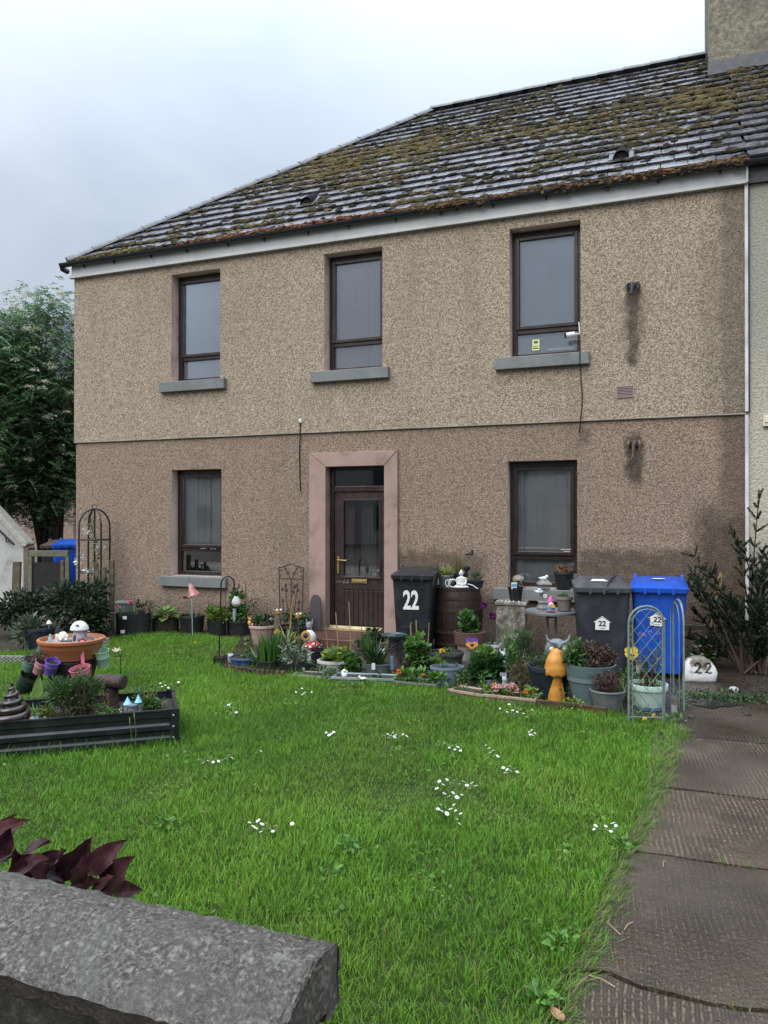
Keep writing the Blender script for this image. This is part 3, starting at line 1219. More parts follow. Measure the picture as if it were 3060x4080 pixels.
l.box(px0, px1, YD, YD + .045, .645, pz0)
l.box(px0, px1, YD + .012, YD + .045, lz0, .645)
l.build('leaf', M_DOOR, door, .003)
nb = 9
for i in range(nb):
    m = MB()
    wv = (px1 + .05 - (px0 - .06)) / nb
    a0 = px0 - .06 + i * wv
    m.box(a0 + .003, a0 + wv - .003, YD - .008, YD - .0005 if a0 < px0 or a0 + wv > px1 else YD + .011, lz0 + .03, .635)
    m.build('board', M_DOOR, door, .003)
b = MB()
b.box(px0 - .02, px0 + .005, YD - .014, YD - .001, pz0 - .02, pz1 + .02)
b.box(px1 - .005, px1 + .02, YD - .014, YD - .001, pz0 - .02, pz1 + .02)
b.box(px0 + .005, px1 - .005, YD - .014, YD - .001, pz1 - .005, pz1 + .02)
b.box(px0 - .03, px1 + .03, YD - .022, YD - .001, pz0 - .03, pz0 - .002)
b.build('glazing_bead', M_DOOR, door, .003)
g_ = MB()
g_.box(px0 + .001, px1 - .001, YD + .016, YD + .022, pz0 + .001, pz1 - .001)
g_.build('pane', M_GLASS, door)
c = MB()
for xa, xb in ((px0, px0 + .08), (px0 + .2, px0 + .42)):
    n = 20
    vs = []
    for i in range(n + 1):
        t = i / n
        vs += [(xa + (xb - xa) * t, YD + .16 + .012 * math.sin(t * 30), .75), (xa + (xb - xa) * t, YD + .16 + .012 * math.sin(t * 30), 1.95)]
    c.add(vs, [(2 * i, 2 * i + 2, 2 * i + 3, 2 * i + 1) for i in range(n)], True)
c.build('curtain', fabric('dim curtain', (.22, .23, .21)), door)
r = MB()
r.quad((dx0 - .3, 1.5, 0), (dx1 + .3, 1.5, 0), (dx1 + .3, 1.5, 2.5), (dx0 - .3, 1.5, 2.5))
r.quad((dx0, .2, 0), (dx0 - .3, 1.5, 0), (dx0 - .3, 1.5, 2.5), (dx0, .2, 2.5))
r.quad((dx1, .2, 0), (dx1 + .3, 1.5, 0), (dx1 + .3, 1.5, 2.5), (dx1, .2, 2.5))
r.quad((dx0, .2, 2.5), (dx1, .2, 2.5), (dx1 + .3, 1.5, 2.5), (dx0 - .3, 1.5, 2.5))
r.quad((dx0, .2, 0), (dx1, .2, 0), (dx1 + .3, 1.5, 0), (dx0 - .3, 1.5, 0))
r.build('hallway', M_ROOM, door)
hd = MB()
hx = lx0 + .055
hd.box(hx - .016, hx + .016, YD - .014, YD, .86, 1.10)
hd.tube([(hx, YD - .01, 1.05), (hx, YD - .05, 1.05), (hx + .03, YD - .055, 1.05), (hx + .15, YD - .05, 1.045)], .011, 8)
hd.build('handle', M_GOLD, door, .003)
lb = MB()
lb.box(-4.215, -3.985, YD - .018, YD, .735, .795)
lb.box(-4.195, -4.005, YD - .026, YD - .0185, .747, .783)
lb.build('letter_box', M_GOLD, door, .004)
tm = text_mesh('22', .105, .003)
to = link('house_number', tm, pm('grey numerals', (.22, .2, .2), .5), door)
to.location = (-4.305, YD - .004, .765)
sk = MB()
sk.tube([(-4.455, YD - .006, .745), (-4.42, YD - .006, .752), (-4.38, YD - .006, .748), (-4.365, YD - .006, .758)], .004, 4)
sk.build('scratch_mark', bpy.data.materials['grey numerals'], door)
th = MB()
th.box(dx0 - .02, dx1 - .04, -.06, YD, .101, .118)
th.box(dx0 + .02, dx1 - .06, .02, YD - .01, .118, .155, None, (0, .03))
th.build('threshold', M_SILLGOLD, door, .004)

# ---- fascia, gutter
fa = MB()
fa.box(XL - .05, XR + .02, -.055, -.024, 5.44, 5.60)
fa.box(XL - .05, XL - .022, -.024, 9.0, 5.44, 5.60)
fa.build('fascia', M_FASC, house, .004)
fa = MB()
fa.box(XL - .075, XR + .02, -.085, -.0235, 5.395, 5.425)
fa.box(XL - .06, XR + .02, -.068, -.0235, 5.425, 5.4395)
fa.box(XR + .0, XR + .022, -.10, -.0555, 5.40, 5.66)
fa.build('fascia_moulding', M_FASC, house, .003)
YE, ZT = -.08, 5.655          # tile edge line
GX0 = XL - .2
gt = bpy.data.objects.new('gutter', None)
COL.objects.link(gt)
gt.parent = house
m = MB()
n = 10
prof = [(-.062 + .056 * math.cos(math.pi + math.pi * i / n), .056 * math.sin(math.pi + math.pi * i / n)) for i in range(n + 1)]
prof = [(-.055 + p[0], 5.625 + p[1]) for p in prof]
inner = [(-.117 + (p[0] + .117) * .9, 5.625 + (p[1] - 5.625) * .9) for p in reversed(prof)]
ring = prof + inner
vs = [(GX0, p[0], p[1]) for p in ring] + [(XR + .3, p[0], p[1]) for p in ring]
k = len(ring)
fs = [(i, (i + 1) % k, (i + 1) % k + k, i + k) for i in range(k)] + [tuple(range(n + 1)), tuple(range(k + n, k - 1, -1))]
m.add(vs, fs, True)
m.build('channel', M_GUT, gt)
m = MB()
m.tube([(GX0 + .02, -.115, 5.60), (GX0 - .06, -.02, 5.585), (GX0 - .08, .1, 5.585)], .045, 8)
m.build('outlet_end', M_GUT, gt)
for i in range(15):
    m = MB()
    xx = XL + .15 + i * .66 + random.uniform(-.08, .08)
    m.box(-.012, .012, -.10, -.056, -.055, -.04)
    m.box(-.012, .012, -.07, -.056, -.04, .02)
    o = m.build('gutter_bracket', M_GUT, gt)
    o.location = (xx, 0, 5.60)

# ---- roof
YR, ZR = 4.49, 9.40
XC = -9.0                     # eave corner
XRG = XC + (YR - YE)          # where hip meets ridge
HRUN = YR - YE
SL = math.hypot(HRUN, ZR - ZT)
PIT = math.atan2(ZR - ZT, HRUN)
roof = bpy.data.objects.new('roof', None)
COL.objects.link(roof)
roof.parent = house
roof['label'] = 'hipped roof of wet grey tiles thick with olive moss'


def tile_material():
    k = Mat('wet concrete tile')
    oi = k.node('ShaderNodeObjectInfo')
    n = k.noise(9, 5, .65)
    f = k.noise(60, 3)
    c = k.ramp(n, [(.3, (.06, .062, .07)), (.6, (.13, .13, .145)), (.8, (.19, .19, .205))])
    c = k.mix(f.ss(.55, .75) * .5, c, (.04, .04, .035))
    c = k.mix(E(k.nt, oi.outputs['Random']) * .4, c, (.05, .05, .055))
    li = k.noise(22, 4, .7)
    c = k.mix(li.ss(.63, .7) * .5, c, (.22, .22, .18))
    r = n.ss(.3, .7) * .22 + .16
    return k.bsdf(c, r, 0, .55, k.bump(f + n, .25, .004))


M_TILE = tile_material()
GAUGE = SL / 19.0
TW = .302


def slope_pt(x, s, lift=0.0):
    return Vector((x, YE + s * math.cos(PIT) - lift * math.sin(PIT), ZT + s * math.sin(PIT) + lift * math.cos(PIT)))


def tile_verts(x0, x1, s0, xa0=None):
    """x0 lower left, xa0 upper left edge (cut at the hip)"""
    s1 = s0 + GAUGE + .06
    xa0 = x0 if xa0 is None else xa0
    lo_, hi_, th_ = .046, .006, .026
    P = [slope_pt(x0, s0, lo_ - th_), slope_pt(x1, s0, lo_ - th_), slope_pt(x1, s1, hi_ - th_), slope_pt(xa0, s1, hi_ - th_),
         slope_pt(x0, s0, lo_), slope_pt(x1, s0, lo_), slope_pt(x1, s1, hi_), slope_pt(xa0, s1, hi_)]
    return P


TF = [(3, 2, 1, 0), (4, 5, 6, 7), (0, 1, 5, 4), (1, 2, 6, 5), (2, 3, 7, 6), (3, 0, 4, 7)]
_tm = MB()
_c = slope_pt(0, 0)
_tm.add([v - _c for v in tile_verts(-TW / 2 + .005, TW / 2 - .005, 0)], TF)
TILE_MESH = _tm.mesh('tile')
TILE_MESH.materials.append(M_TILE)


def hipx(s):
    return XC + s * math.cos(PIT)


tiles = []
for j in range(19):
    s0 = j * GAUGE
    off = (j % 2) * TW * .5
    i = 0
    x = XR - TW + off
    while x + TW > hipx(s0) - .05:
        tiles.append((x, s0, j))
        x -= TW
XRcut = XR
whole, rest = [], MB()
for (x, s0, j) in tiles:
    hl, hu = hipx(s0), hipx(s0 + GAUGE + .06)
    if x >= hu and x + TW <= XRcut + .2:
        whole.append((x, s0))
    else:
        xa, xb = max(x, hl), max(x, hu)
        xr = x + TW - .003
        if xr - xa < .03:
            continue
        xb = min(xb, xr - .005)
        rest.add(tile_verts(xa + .002, xr, s0, xb), TF)
cl = CAM
whole.sort(key=lambda q: (slope_pt(q[0], q[1]) - cl).length)
for q, (x, s0) in enumerate(whole):
    lift = random.uniform(-.003, .004)
    p = slope_pt(x + TW / 2, s0, lift)
    if q < 298:
        o = link('tile', TILE_MESH, None, roof)
        o.location = p
        o.rotation_euler = (random.uniform(-.006, .006), random.uniform(-.008, .008), random.uniform(-.004, .004))
    else:
        rest.add([Vector(vv.co) + p for vv in TILE_MESH.vertices], TF)
rest.build('tile', M_TILE, roof, kind='stuff')
# hidden hip slope and back slope
hs = MB()
yb_ = 2 * YR - YE
nh = 19
for j in range(nh):
    f0, f1 = j / nh, (j + 1.15) / nh
    d0, d1 = f0 * HRUN, min(f1, 1) * HRUN
    z0_, z1_ = ZT + f0 * (ZR - ZT), ZT + min(f1, 1) * (ZR - ZT)
    hs.quad((XC + d0, YE + d0, z0_ + .03), (XC + d0, yb_ - d0, z0_ + .03), (XC + d1, yb_ - d1, z1_), (XC + d1, YE + d1, z1_))
    hs.quad((XC + d0, yb_ - d0, z0_ + .03), (XR, yb_ - d0, z0_ + .03), (XR, yb_ - d1, z1_), (XC + d1, yb_ - d1, z1_))
hs.build('roof_slope', M_TILE, roof)
ud = MB()
ud.quad((XC, YE, ZT - .03), (XR, YE, ZT - .03), (XR, YR, ZR - .05), (XRG, YR, ZR - .05))
ud.build('underlay', M_GUT, roof)


# hip and ridge cappings
def capping(a, b, n, side):
    a, b = Vector(a), Vector(b)
    t = (b - a).normalized()
    L = (b - a).length / n
    for i in range(n):
        m = MB()
        p0, p1 = a + t * (i * L - .02), a + t * ((i + 1) * L + .03)
        r0, r1 = .125, .110
        vs = []
        up = Vector((0, 0, 1))
        w = t.cross(up).normalized()
        u = w.cross(t).normalized()
        for p, rr in ((p0, r0), (p1, r1)):
            for q in range(9):
                an = math.pi * q / 8
                vs.append(p + w * math.cos(an) * rr + u * (math.sin(an) * rr * .72 - .035))
        fs = [(q, q + 1, q + 10, q + 9) for q in range(8)] + [tuple(range(8, -1, -1)), tuple(range(9, 18))]
        m.add(vs, fs, True)
        m.build('ridge_tile', M_RIDGE, roof)


M_RIDGE = pm('grey ridge tile', (.13, .14, .15), .45, .3, 7, .4, 40, dirt=(.08, .08, .04), damt=.6)
capping((XC, YE, ZT + .03), (XRG, YR, ZR + .05), 17, 'hip')
capping((XRG, YR, ZR + .06), (XR - .26, YR, ZR + .06), 11, 'ridge')


# vent cowls
M_VENT = pm('matt black vent', (.012, .012, .013), .9, .2, 10, .1, spec=.1)
def cowl(px, py, n):
    d = ray(px, py)
    # meet the roof plane
    nrm = Vector((0, -math.sin(PIT), math.cos(PIT)))
    p = CAM + d * ((slope_pt(0, 0) - CAM).dot(nrm) / d.dot(nrm))
    t = thing('roof_vent', n, 'vent', p, 0)
    m = MB()
    vs, fs = [], []
    for y, rr in ((-.12, .10), (.10, .095), (.26, .06)):
        for q in range(11):
            an = math.pi * q / 10
            vs.append((rr * math.cos(an), y, max(-.02, .03 + math.sin(an) * rr * 1.15) + y * math.tan(PIT) * .82))
    for r_ in range(2):
        fs += [(r_ * 11 + q, r_ * 11 + q + 1, r_ * 11 + q + 12, r_ * 11 + q + 11) for q in range(10)]
    fs.append(tuple(range(22, 33)))
    m.add(vs, fs, True)
    m.build('hood', M_VENT, t)
    m = MB()
    m.add([(vs[q][0] * .99, -.095, vs[q][2] - .002) for q in range(11)], [tuple(range(11))])
    m.build('grille', M_VENT, t)
    m = MB()
    m.add([slope_pt(-.15, -.2, .045) - _c, slope_pt(.15, -.2, .045) - _c, slope_pt(.15, .25, .05) - _c, slope_pt(-.15, .25, .05) - _c], [(0, 1, 2, 3)])
    m.build('base_plate', M_IRON, t)


cowl(1232, 812, 'black hooded roof vent low on the slope above the middle window')
cowl(2478, 632, 'black hooded roof vent on the slope near the chimney')


# ---- moss
def moss_blobs(P, sx, sy, sz, col, tilt=None):
    """lumpy cushions; P (n,3) on the roof plane"""
    base = []
    for u in range(7):
        a = 2 * math.pi * u / 7
        base.append((math.cos(a), math.sin(a), 0.0))
    for u in range(7):
        a = 2 * math.pi * (u + .5) / 7
        base.append((math.cos(a) * .72, math.sin(a) * .72, .68))
    base.append((0, 0, 1.0))
    fs = []
    for u in range(7):
        v = (u + 1) % 7
        fs += [(u, v, 7 + u), (v, 7 + v, 7 + u), (7 + u, 7 + v, 14)]
    tv, tf = np.array(base), np.array(fs)
    n = len(P)
    k = len(tv)
    J = 1 + RNG.uniform(-.3, .3, (n, k, 1))
    L = tv[None] * J
    L = L * np.stack([sx, sy, sz], 1)[:, None, :]
    an = RNG.uniform(-.35, .35, n)
    X = L[:, :, 0] * np.cos(an)[:, None] - L[:, :, 1] * np.sin(an)[:, None]
    Y = L[:, :, 0] * np.sin(an)[:, None] + L[:, :, 1] * np.cos(an)[:, None]
    Z = L[:, :, 2]
    cp, sp_ = math.cos(PIT), math.sin(PIT)
    V = np.stack([P[:, 0:1] + X, P[:, 1:2] + Y * cp - Z * sp_, P[:, 2:3] + Y * sp_ + Z * cp], 2)
    F = (tf[None] + (np.arange(n) * k)[:, None, None]).reshape(-1, 3)
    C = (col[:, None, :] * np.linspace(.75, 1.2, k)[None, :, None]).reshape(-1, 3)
    return V.reshape(-1, 3), F, C


def make_moss(x0, x1, n, seed):
    s_all, x_all = [], []
    x = RNG.uniform(x0, x1, n)
    j = RNG.integers(0, 19, n)
    edge = RNG.random(n)
    s = np.where(edge < .84, j * GAUGE + RNG.normal(.005, .022, n), j * GAUGE + RNG.uniform(0, GAUGE, n))
    s = np.clip(s, 0.0, SL - .05)
    jt = (np.abs(((x - XR) / TW + (j % 2) * .5) % 1.0 - .5) > .38)
    P2 = np.stack([x, s], 1)
    d = vnoise(P2, .55, seed) * .6 + vnoise(P2, 1.7, seed + 1) * .4
    d2 = vnoise(P2, 3.5, seed + 2)
    # heaviest across the middle and under the ridge
    pr = np.clip((d - .44) * 1.7 + (d2 - .5) * 1.1 + .3 * jt + .10 * (s > SL * .6) + .22, 0.05, .85)
    keep = (RNG.random(n) < pr) & (x > XC + s * math.cos(PIT) + .08)
    x, s, d, d2 = x[keep], s[keep], d[keep], d2[keep]
    m = len(x)
    P = np.stack([x, YE + s * math.cos(PIT) - .03 * math.sin(PIT), ZT + s * math.sin(PIT) + .03 * math.cos(PIT)], 1)
    sc = RNG.uniform(.6, 1.4, m) * (.6 + .7 * d)
    cols = np.array([(.066, .055, .027), (.048, .041, .024), (.034, .030, .020), (.022, .020, .016), (.085, .069, .031)])
    w = np.clip(d * 1.6 - .45 + RNG.normal(0, .22, m), 0, 1)
    ci = np.where(w > .72, 4, np.where(w > .5, 0, np.where(w > .33, 1, np.where(w > .18, 2, 3))))
    col = cols[ci] * RNG.uniform(.75, 1.25, (m, 1))
    return moss_blobs(P, .058 * sc, .036 * sc, .023 * sc * RNG.uniform(.6, 1.3, m), col)


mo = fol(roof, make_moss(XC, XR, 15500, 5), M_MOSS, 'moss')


def gutter_moss(x0, x1, n, cols, hang):
    x = RNG.uniform(x0, x1, n)
    d = vnoise(np.stack([x, x * 0], 1), 1.6, 9)
    k = RNG.random(n) < np.clip(d * 1.8 - .25, .05, 1)
    x = x[k]
    m = len(x)
    P = np.stack([x, -.105 + RNG.normal(0, .02, m) - hang * .03 * RNG.random(m), 5.644 + RNG.normal(0, .012, m) - hang * RNG.random(m) * .05], 1)
    return moss_blobs(P, RNG.uniform(.02, .05, m), RNG.uniform(.012, .03, m), RNG.uniform(.012, .032, m), pal(m, cols))


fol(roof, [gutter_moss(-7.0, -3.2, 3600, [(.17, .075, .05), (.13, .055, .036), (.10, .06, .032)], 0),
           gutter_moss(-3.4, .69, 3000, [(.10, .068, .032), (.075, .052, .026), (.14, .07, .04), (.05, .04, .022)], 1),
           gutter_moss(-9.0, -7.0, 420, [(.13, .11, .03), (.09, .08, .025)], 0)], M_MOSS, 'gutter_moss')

# ================================================================== NEIGHBOUR (right)
nb_ = thing('house', 'adjoining house with pale grey roughcast wall right of the white strip', 'house', (0, 0, 0))
k = Mat('pale roughcast')
x, y, z = k.xyz()
f1 = k.noise(38, 4, .65)
b1 = k.noise(.9, 5, .6)
c = k.ramp(f1, [(.3, (.28, .265, .2)), (.55, (.52, .49, .39)), (.75, (.62, .59, .48))])
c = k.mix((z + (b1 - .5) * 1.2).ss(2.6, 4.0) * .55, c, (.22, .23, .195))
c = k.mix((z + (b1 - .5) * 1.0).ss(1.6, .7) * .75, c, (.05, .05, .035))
M_PALE = k.bsdf(c, .9, 0, .3, k.bump(f1, 1.0, .02))
m = MB()
m.quad((XR + .0, -.001, -.1), (9, -.001, -.1), (9, -.001, 5.62), (XR + .0, -.001, 5.62))
m.quad((9, -.001, -.1), (9, 9, -.1), (9, 9, 5.62), (9, -.001, 5.62))
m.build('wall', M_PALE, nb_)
m = MB()
m.box(XR + .025, 9, -.05, -.004, 5.40, 5.62)
m.build('fascia', pm('dark stained fascia', (.045, .047, .05), .6), nb_)
m = MB()
m.box(-.035, .035, -.04, 0, -.06, .06)
m.box(-.02, .02, -.05, -.0405, -.02, .045)
o = m.build('junction_box', pm('cream box', (.6, .56, .42), .5), nb_, .006)
o.location = (.895, -.002, 2.72)
nroof = bpy.data.objects.new('roof', None)
COL.objects.link(nroof)
nroof.parent = nb_
rr2 = MB()
for j in range(19):
    x = XR + .02 + (j % 2) * TW * .5
    if j % 2:
        rr2.add(tile_verts(XR + .02, x - .003, j * GAUGE), TF)
    q = 0
    while x < 6.5:
        p = slope_pt(x + TW / 2, j * GAUGE, random.uniform(-.003, .004))
        if q < 4:
            o = link('tile', TILE_MESH, None, nroof)
            o.location = p
        else:
            rr2.add([Vector(vv.co) + p for vv in TILE_MESH.vertices], TF)
        x += TW
        q += 1
rr2.build('tile', M_TILE, nroof, kind='stuff')
fol(nroof, make_moss(XR + .02, 3.5, 4600, 15), M_MOSS, 'moss')
m = MB()
m.quad((XR, YE, ZT - .03), (6.6, YE, ZT - .03), (6.6, YR, ZR - .05), (XR, YR, ZR - .05))
m.quad((XR, YR, ZR), (6.6, YR, ZR), (6.6, 2 * YR - YE, ZT), (XR, 2 * YR - YE, ZT))
m.build('underlay', M_GUT, nroof)
# chimney stack on the party wall
k = Mat('mossy cement render')
f1 = k.noise(14, 6, .7)
b1 = k.noise(1.6, 4, .6)
c = k.ramp(f1, [(.3, (.08, .075, .055)), (.5, (.22, .20, .15)), (.72, (.38, .36, .29))])
c = k.mix(b1.ss(.4, .65) * .55, c, (.08, .085, .06))
M_CHIM = k.bsdf(c, .9, 0, .3, k.bump(f1, .9, .02))
ch = thing('chimney', 'tall cement rendered chimney stack rising through the roof ridge', 'chimney', (.42, 3.4, 0))
m = MB()
m.box(0, 2.4, 0, 2.1, 8.3, 12.2)
m.build('stack', M_CHIM, ch, .02)
m = MB()
m.box(-.05, 2.45, -.05, 2.15, 12.2, 12.34)
m.build('coping', M_CHIM, ch, .015)
m = MB()
M_LEAD = pm('lead flashing', (.07, .075, .08), .4, .3, 12, .2)
zz = ZT + (3.4 - YE) * math.tan(PIT)
m.add([(-.012, -.012, zz + .22), (2.41, -.012, zz + .22), (2.41, -.012, zz - .02), (-.012, -.012, zz - .02), (2.41, -.16, zz - .06), (-.06, -.16, zz - .06)],
      [(3, 2, 1, 0), (5, 4, 2, 3)])
m.add([(-.014, -.012, zz + .22), (-.014, 1.15, zz + 1.15), (-.014, 1.15, zz + .9), (-.014, -.012, zz - .02)], [(0, 1, 2, 3)])
m.build('flashing', M_LEAD, ch)
for i in range(4):
    m = MB()
    m.lathe([(.13, 12.34), (.12, 12.6), (.105, 12.85), (.12, 12.9), (.12, 12.95), (.09, 12.95)], 16, (.4 + i * .55, 1.05, 0))
    m.build('chimney_pot', pm('buff clay pot', (.4, .27, .17), .7) if i == 0 else bpy.data.materials['buff clay pot'], ch)
gr = blades(np.array([(.40 + RNG.normal(0, .01), 3.5 + RNG.normal(0, .08), 9.75 + RNG.normal(0, .05)) for _ in range(26)]), RNG.uniform(.12, .28, 26), .006,
            RNG.normal(np.pi, .6, 26), RNG.uniform(.4, 1.2, 26), .8, [(.15, .15, .05), (.1, .12, .04)])
fol(ch, gr, M_LEAF, 'weed_tuft')

# ================================================================== HOUSES ACROSS THE STREET (mirrored in the panes)
M_OPW = pm('opposite roughcast', (.20, .185, .165), .9, .15, 3, .3)
M_OPR = pm('opposite slates', (.04, .042, .048), .5, .2, 2, .2)
for i, (cx, lab) in enumerate(((-30, 'grey gabled house across the street facing the left window'), (-18, 'grey gabled house across the street facing the front door'), (-6, 'grey gabled house across the street facing the right window'), (7, 'grey gabled house across the street beyond the path'))):
    t = thing('house', lab, 'house', (cx, -31, 0))
    m = MB(); m.prism([(-4.5, 0), (4.5, 0), (4.5, 4.4), (0, 8.0), (-4.5, 4.4)], -9, 0); m.build('wall', M_OPW, t)
    for sg in (-1, 1):
        m = MB(); m.prism([(0, 8.1), (sg * 4.9, 4.15), (sg * 4.9, 4.32), (0, 8.3)], -9.3, .25); m.build('roof', M_OPR, t)
        m = MB(); m.prism([(0, 7.95), (sg * 4.95, 3.95), (sg * 4.95, 4.2), (0, 8.2)], .26, .32); m.build('bargeboard', M_WHITE, t)
    for (wx, wz) in ((-2.2, .9), (2.2, .9), (-2.2, 3.4), (2.2, 3.4)):
        m = MB(); m.box(wx - .6, wx + .6, .01, .05, wz, wz + 1.4); m.build('window', M_GUT, t)
    m = MB(); m.box(-.5, .5, .01, .06, 0, 2.1); m.build('door', M_SURR, t)
# ================================================================== GARDEN WALL, TREES, SHRUBS
FWD = Vector((-_sn, _cs, 0))
RGT = Vector((_cs, _sn, 0))


def PD(px, py, d):
    """point along the pixel's ray at depth d"""
    return CAM + ray(px, py) * d


def spot(px, py, rpx=0.0, z=0.0):
    """ground point of a thing whose front edge shows at the pixel; its centre lies rpx behind"""
    p = G(px, py, z)
    s = mpp(p)
    p = p + FWD * rpx * s
    return p, s


DG = [(.018, .045, .014), (.028, .065, .02), (.022, .05, .022)]
MG = [(.045, .12, .022), (.06, .14, .03), (.035, .09, .025)]
LG = [(.09, .2, .03), (.075, .17, .03), (.11, .22, .05)]
YG = [(.2, .27, .04), (.15, .22, .035), (.24, .28, .06)]
GG = [(.17, .22, .14), (.24, .29, .2), (.12, .16, .10)]
RB = [(.07, .028, .02), (.09, .04, .025), (.05, .03, .02)]
BR = [(.10, .075, .04), (.07, .05, .03), (.13, .10, .05)]
PK = [(.62, .22, .3), (.7, .3, .38)]

# ---- front garden wall with weathered coping
k = Mat('weathered granite coping')
n1 = k.noise(7, 6, .68)
n2 = k.noise(110, 5, .8)
v = k.vor(70)
li = k.noise(24, 6, .72)
c = k.ramp(n2, [(.36, (.009, .008, .007)), (.47, (.055, .051, .043)), (.57, (.135, .122, .10)), (.7, (.36, .32, .265))])
c = k.mix(n1.ss(.42, .66) * .6, c, (.07, .066, .055))
sp_ = k.node('ShaderNodeSeparateColor')
k.ln(v.outputs['Color'], sp_.inputs[0])
dd = E(k.nt, v.outputs['Distance'])
c = k.mix(E(k.nt, sp_.outputs[0]).ss(.90, .94) * dd.ss(.6, .1) * .5, c, (.36, .33, .29))
c = k.mix(li.ss(.58, .66) * .5, c, (.27, .27, .23))
c = k.mix(k.noise(4, 5, .7).ss(.54, .72) * .35, c, (.15, .15, .14))
rg = n1.ss(.35, .65) * .3 + .26
M_COPE = k.bsdf(c, rg, 0, .5, k.bump(n2 + n1 * .5, .9, .007))
k = Mat('dark damp wall')
n2 = k.noise(45, 5, .7)
c = k.ramp(n2, [(.35, (.012, .012, .011)), (.6, (.035, .034, .03)), (.78, (.12, .115, .1))])
M_WALLD = k.bsdf(c, .8, 0, .4, k.bump(n2, .9, .012))
gw = thing('garden_wall', 'low stone garden wall with rough speckled weathered coping', 'wall', (-.575, -8.435, 0))


def rough_slab(x0, x1, prof, nx, amp, seed):
    rnd = random.Random(seed)
    m = MB()
    # subdivide the outline so that the stone can be uneven
    pr = []
    for (a, b) in zip(prof, prof[1:] + prof[:1]):
        q = max(1, int(math.hypot(b[0] - a[0], b[1] - a[1]) / .016))
        pr += [(a[0] + (b[0] - a[0]) * i / q, a[1] + (b[1] - a[1]) * i / q) for i in range(q)]
    kk = len(pr)
    vs = []
    for i in range(nx + 1):
        x = x0 + (x1 - x0) * (1 - (1 - i / nx) ** 2.2)
        for (y, z) in pr:
            vs.append((x + rnd.uniform(-amp, amp) * (1.6 if i == nx else 1), y + rnd.uniform(-amp, amp), z + rnd.uniform(-amp, amp)))
    fs = [(i * kk + j, i * kk + (j + 1) % kk, (i + 1) * kk + (j + 1) % kk, (i + 1) * kk + j) for i in range(nx) for j in range(kk)]
    fs += [tuple(range(kk - 1, -1, -1)), tuple(nx * kk + j for j in range(kk))]
    m.add(vs, fs, True)
    return m


m = rough_slab(-6.0, 0.0, [(-.075, .785), (-.05, .79), (-.045, .80), (.06, .80), (.065, .782), (.118, .787), (.12, .885), (.105, .897), (.03, .908), (-.102, .858), (-.116, .846), (-.104, .832)], 150, .0028, 4)
m.build('coping', M_COPE, gw, sharp=55)
m = rough_slab(-6.0, -.035, [(-.07, -.1), (.09, -.1), (.09, .80), (-.07, .80)], 60, .004, 5)
m.build('wall_face', M_WALLD, gw, sharp=55)


# ---- big leaf builder (single leaves one can pick apart)
def big_leaf(a, b, width, nrm_hint, cup=.12, droop=.1, nl=9, wave=.0, prof=None):
    a, b = Vector(a), Vector(b)
    t = b - a
    L = t.length
    t.normalize()
    w = t.cross(Vector(nrm_hint)).normalized()
    nn = w.cross(t)
    vs, fs = [], []
    for i in range(nl + 1):
        u = i / nl
        ww = width * .5 * (prof(u) if prof else (math.sin(math.pi * u ** .8) ** .85 * (1 - .25 * u) * 1.1))
        base = a + t * (L * u) - nn * (droop * L * u * u)
        for q in (-1, -.5, 0, .5, 1):
            rip = wave * L * math.sin(u * 14 + q * 2) * abs(q)
            vs.append(base + w * ww * q + nn * (abs(q) * cup * width + rip))
    for i in range(nl):
        for j in range(4):
            p = i * 5 + j
            fs.append((p, p + 1, p + 6, p + 5))
    return vs, fs


k = Mat('burgundy leaf')
n1 = k.noise(16, 4, .6)
n2 = k.noise(140, 3)
geo = k.node('ShaderNodeNewGeometry')
oi = k.node('ShaderNodeObjectInfo')
c = k.ramp(n1, [(.3, (.03, .012, .016)), (.55, (.075, .028, .034)), (.75, (.15, .08, .075))])
c = k.mix(E(k.nt, oi.outputs['Random']).ss(.6, 1) * .6, c, (.10, .028, .022))
M_BURG = k.bsdf(c, n1 * .3 + .22, 0, .5, k.bump(n2 + n1, .3, .003), 0, .14)
M_VEIN = pm('leaf midrib', (.13, .05, .04), .4, .1)
bp = thing('shrub', 'shrub with large glossy burgundy leaves behind the garden wall', 'shrub', (-1.25, -8.13, 0))
LV = [((-60, 3345), (118, 3262), 75), ((-10, 3410), (45, 3300), 80), ((-40, 3460), (52, 3385), 85), ((95, 3410), (192, 3338), 78), ((50, 3480), (170, 3400), 95),
      ((175, 3395), (255, 3520), 110), ((255, 3490), (362, 3350), 100), ((215, 3450), (248, 3378), 60), ((355, 3470), (486, 3348), 88), ((415, 3545), (516, 3415), 112),
      ((280, 3535), (400, 3510), 70), ((445, 3535), (572, 3545), 60), ((300, 3470), (362, 3400), 66), ((120, 3490), (60, 3400), 80), ((340, 3520), (300, 3440), 70),
      ((-60, 3400), (20, 3260), 80), ((400, 3480), (440, 3420), 50), ((200, 3520), (120, 3440), 80), ((360, 3560), (460, 3490), 70), ((60, 3500), (110, 3420), 70),
      ((-80, 3480), (-20, 3400), 80), ((-140, 3420), (-60, 3300), 90), ((-200, 3460), (-120, 3350), 90)]
rnd = random.Random(3)
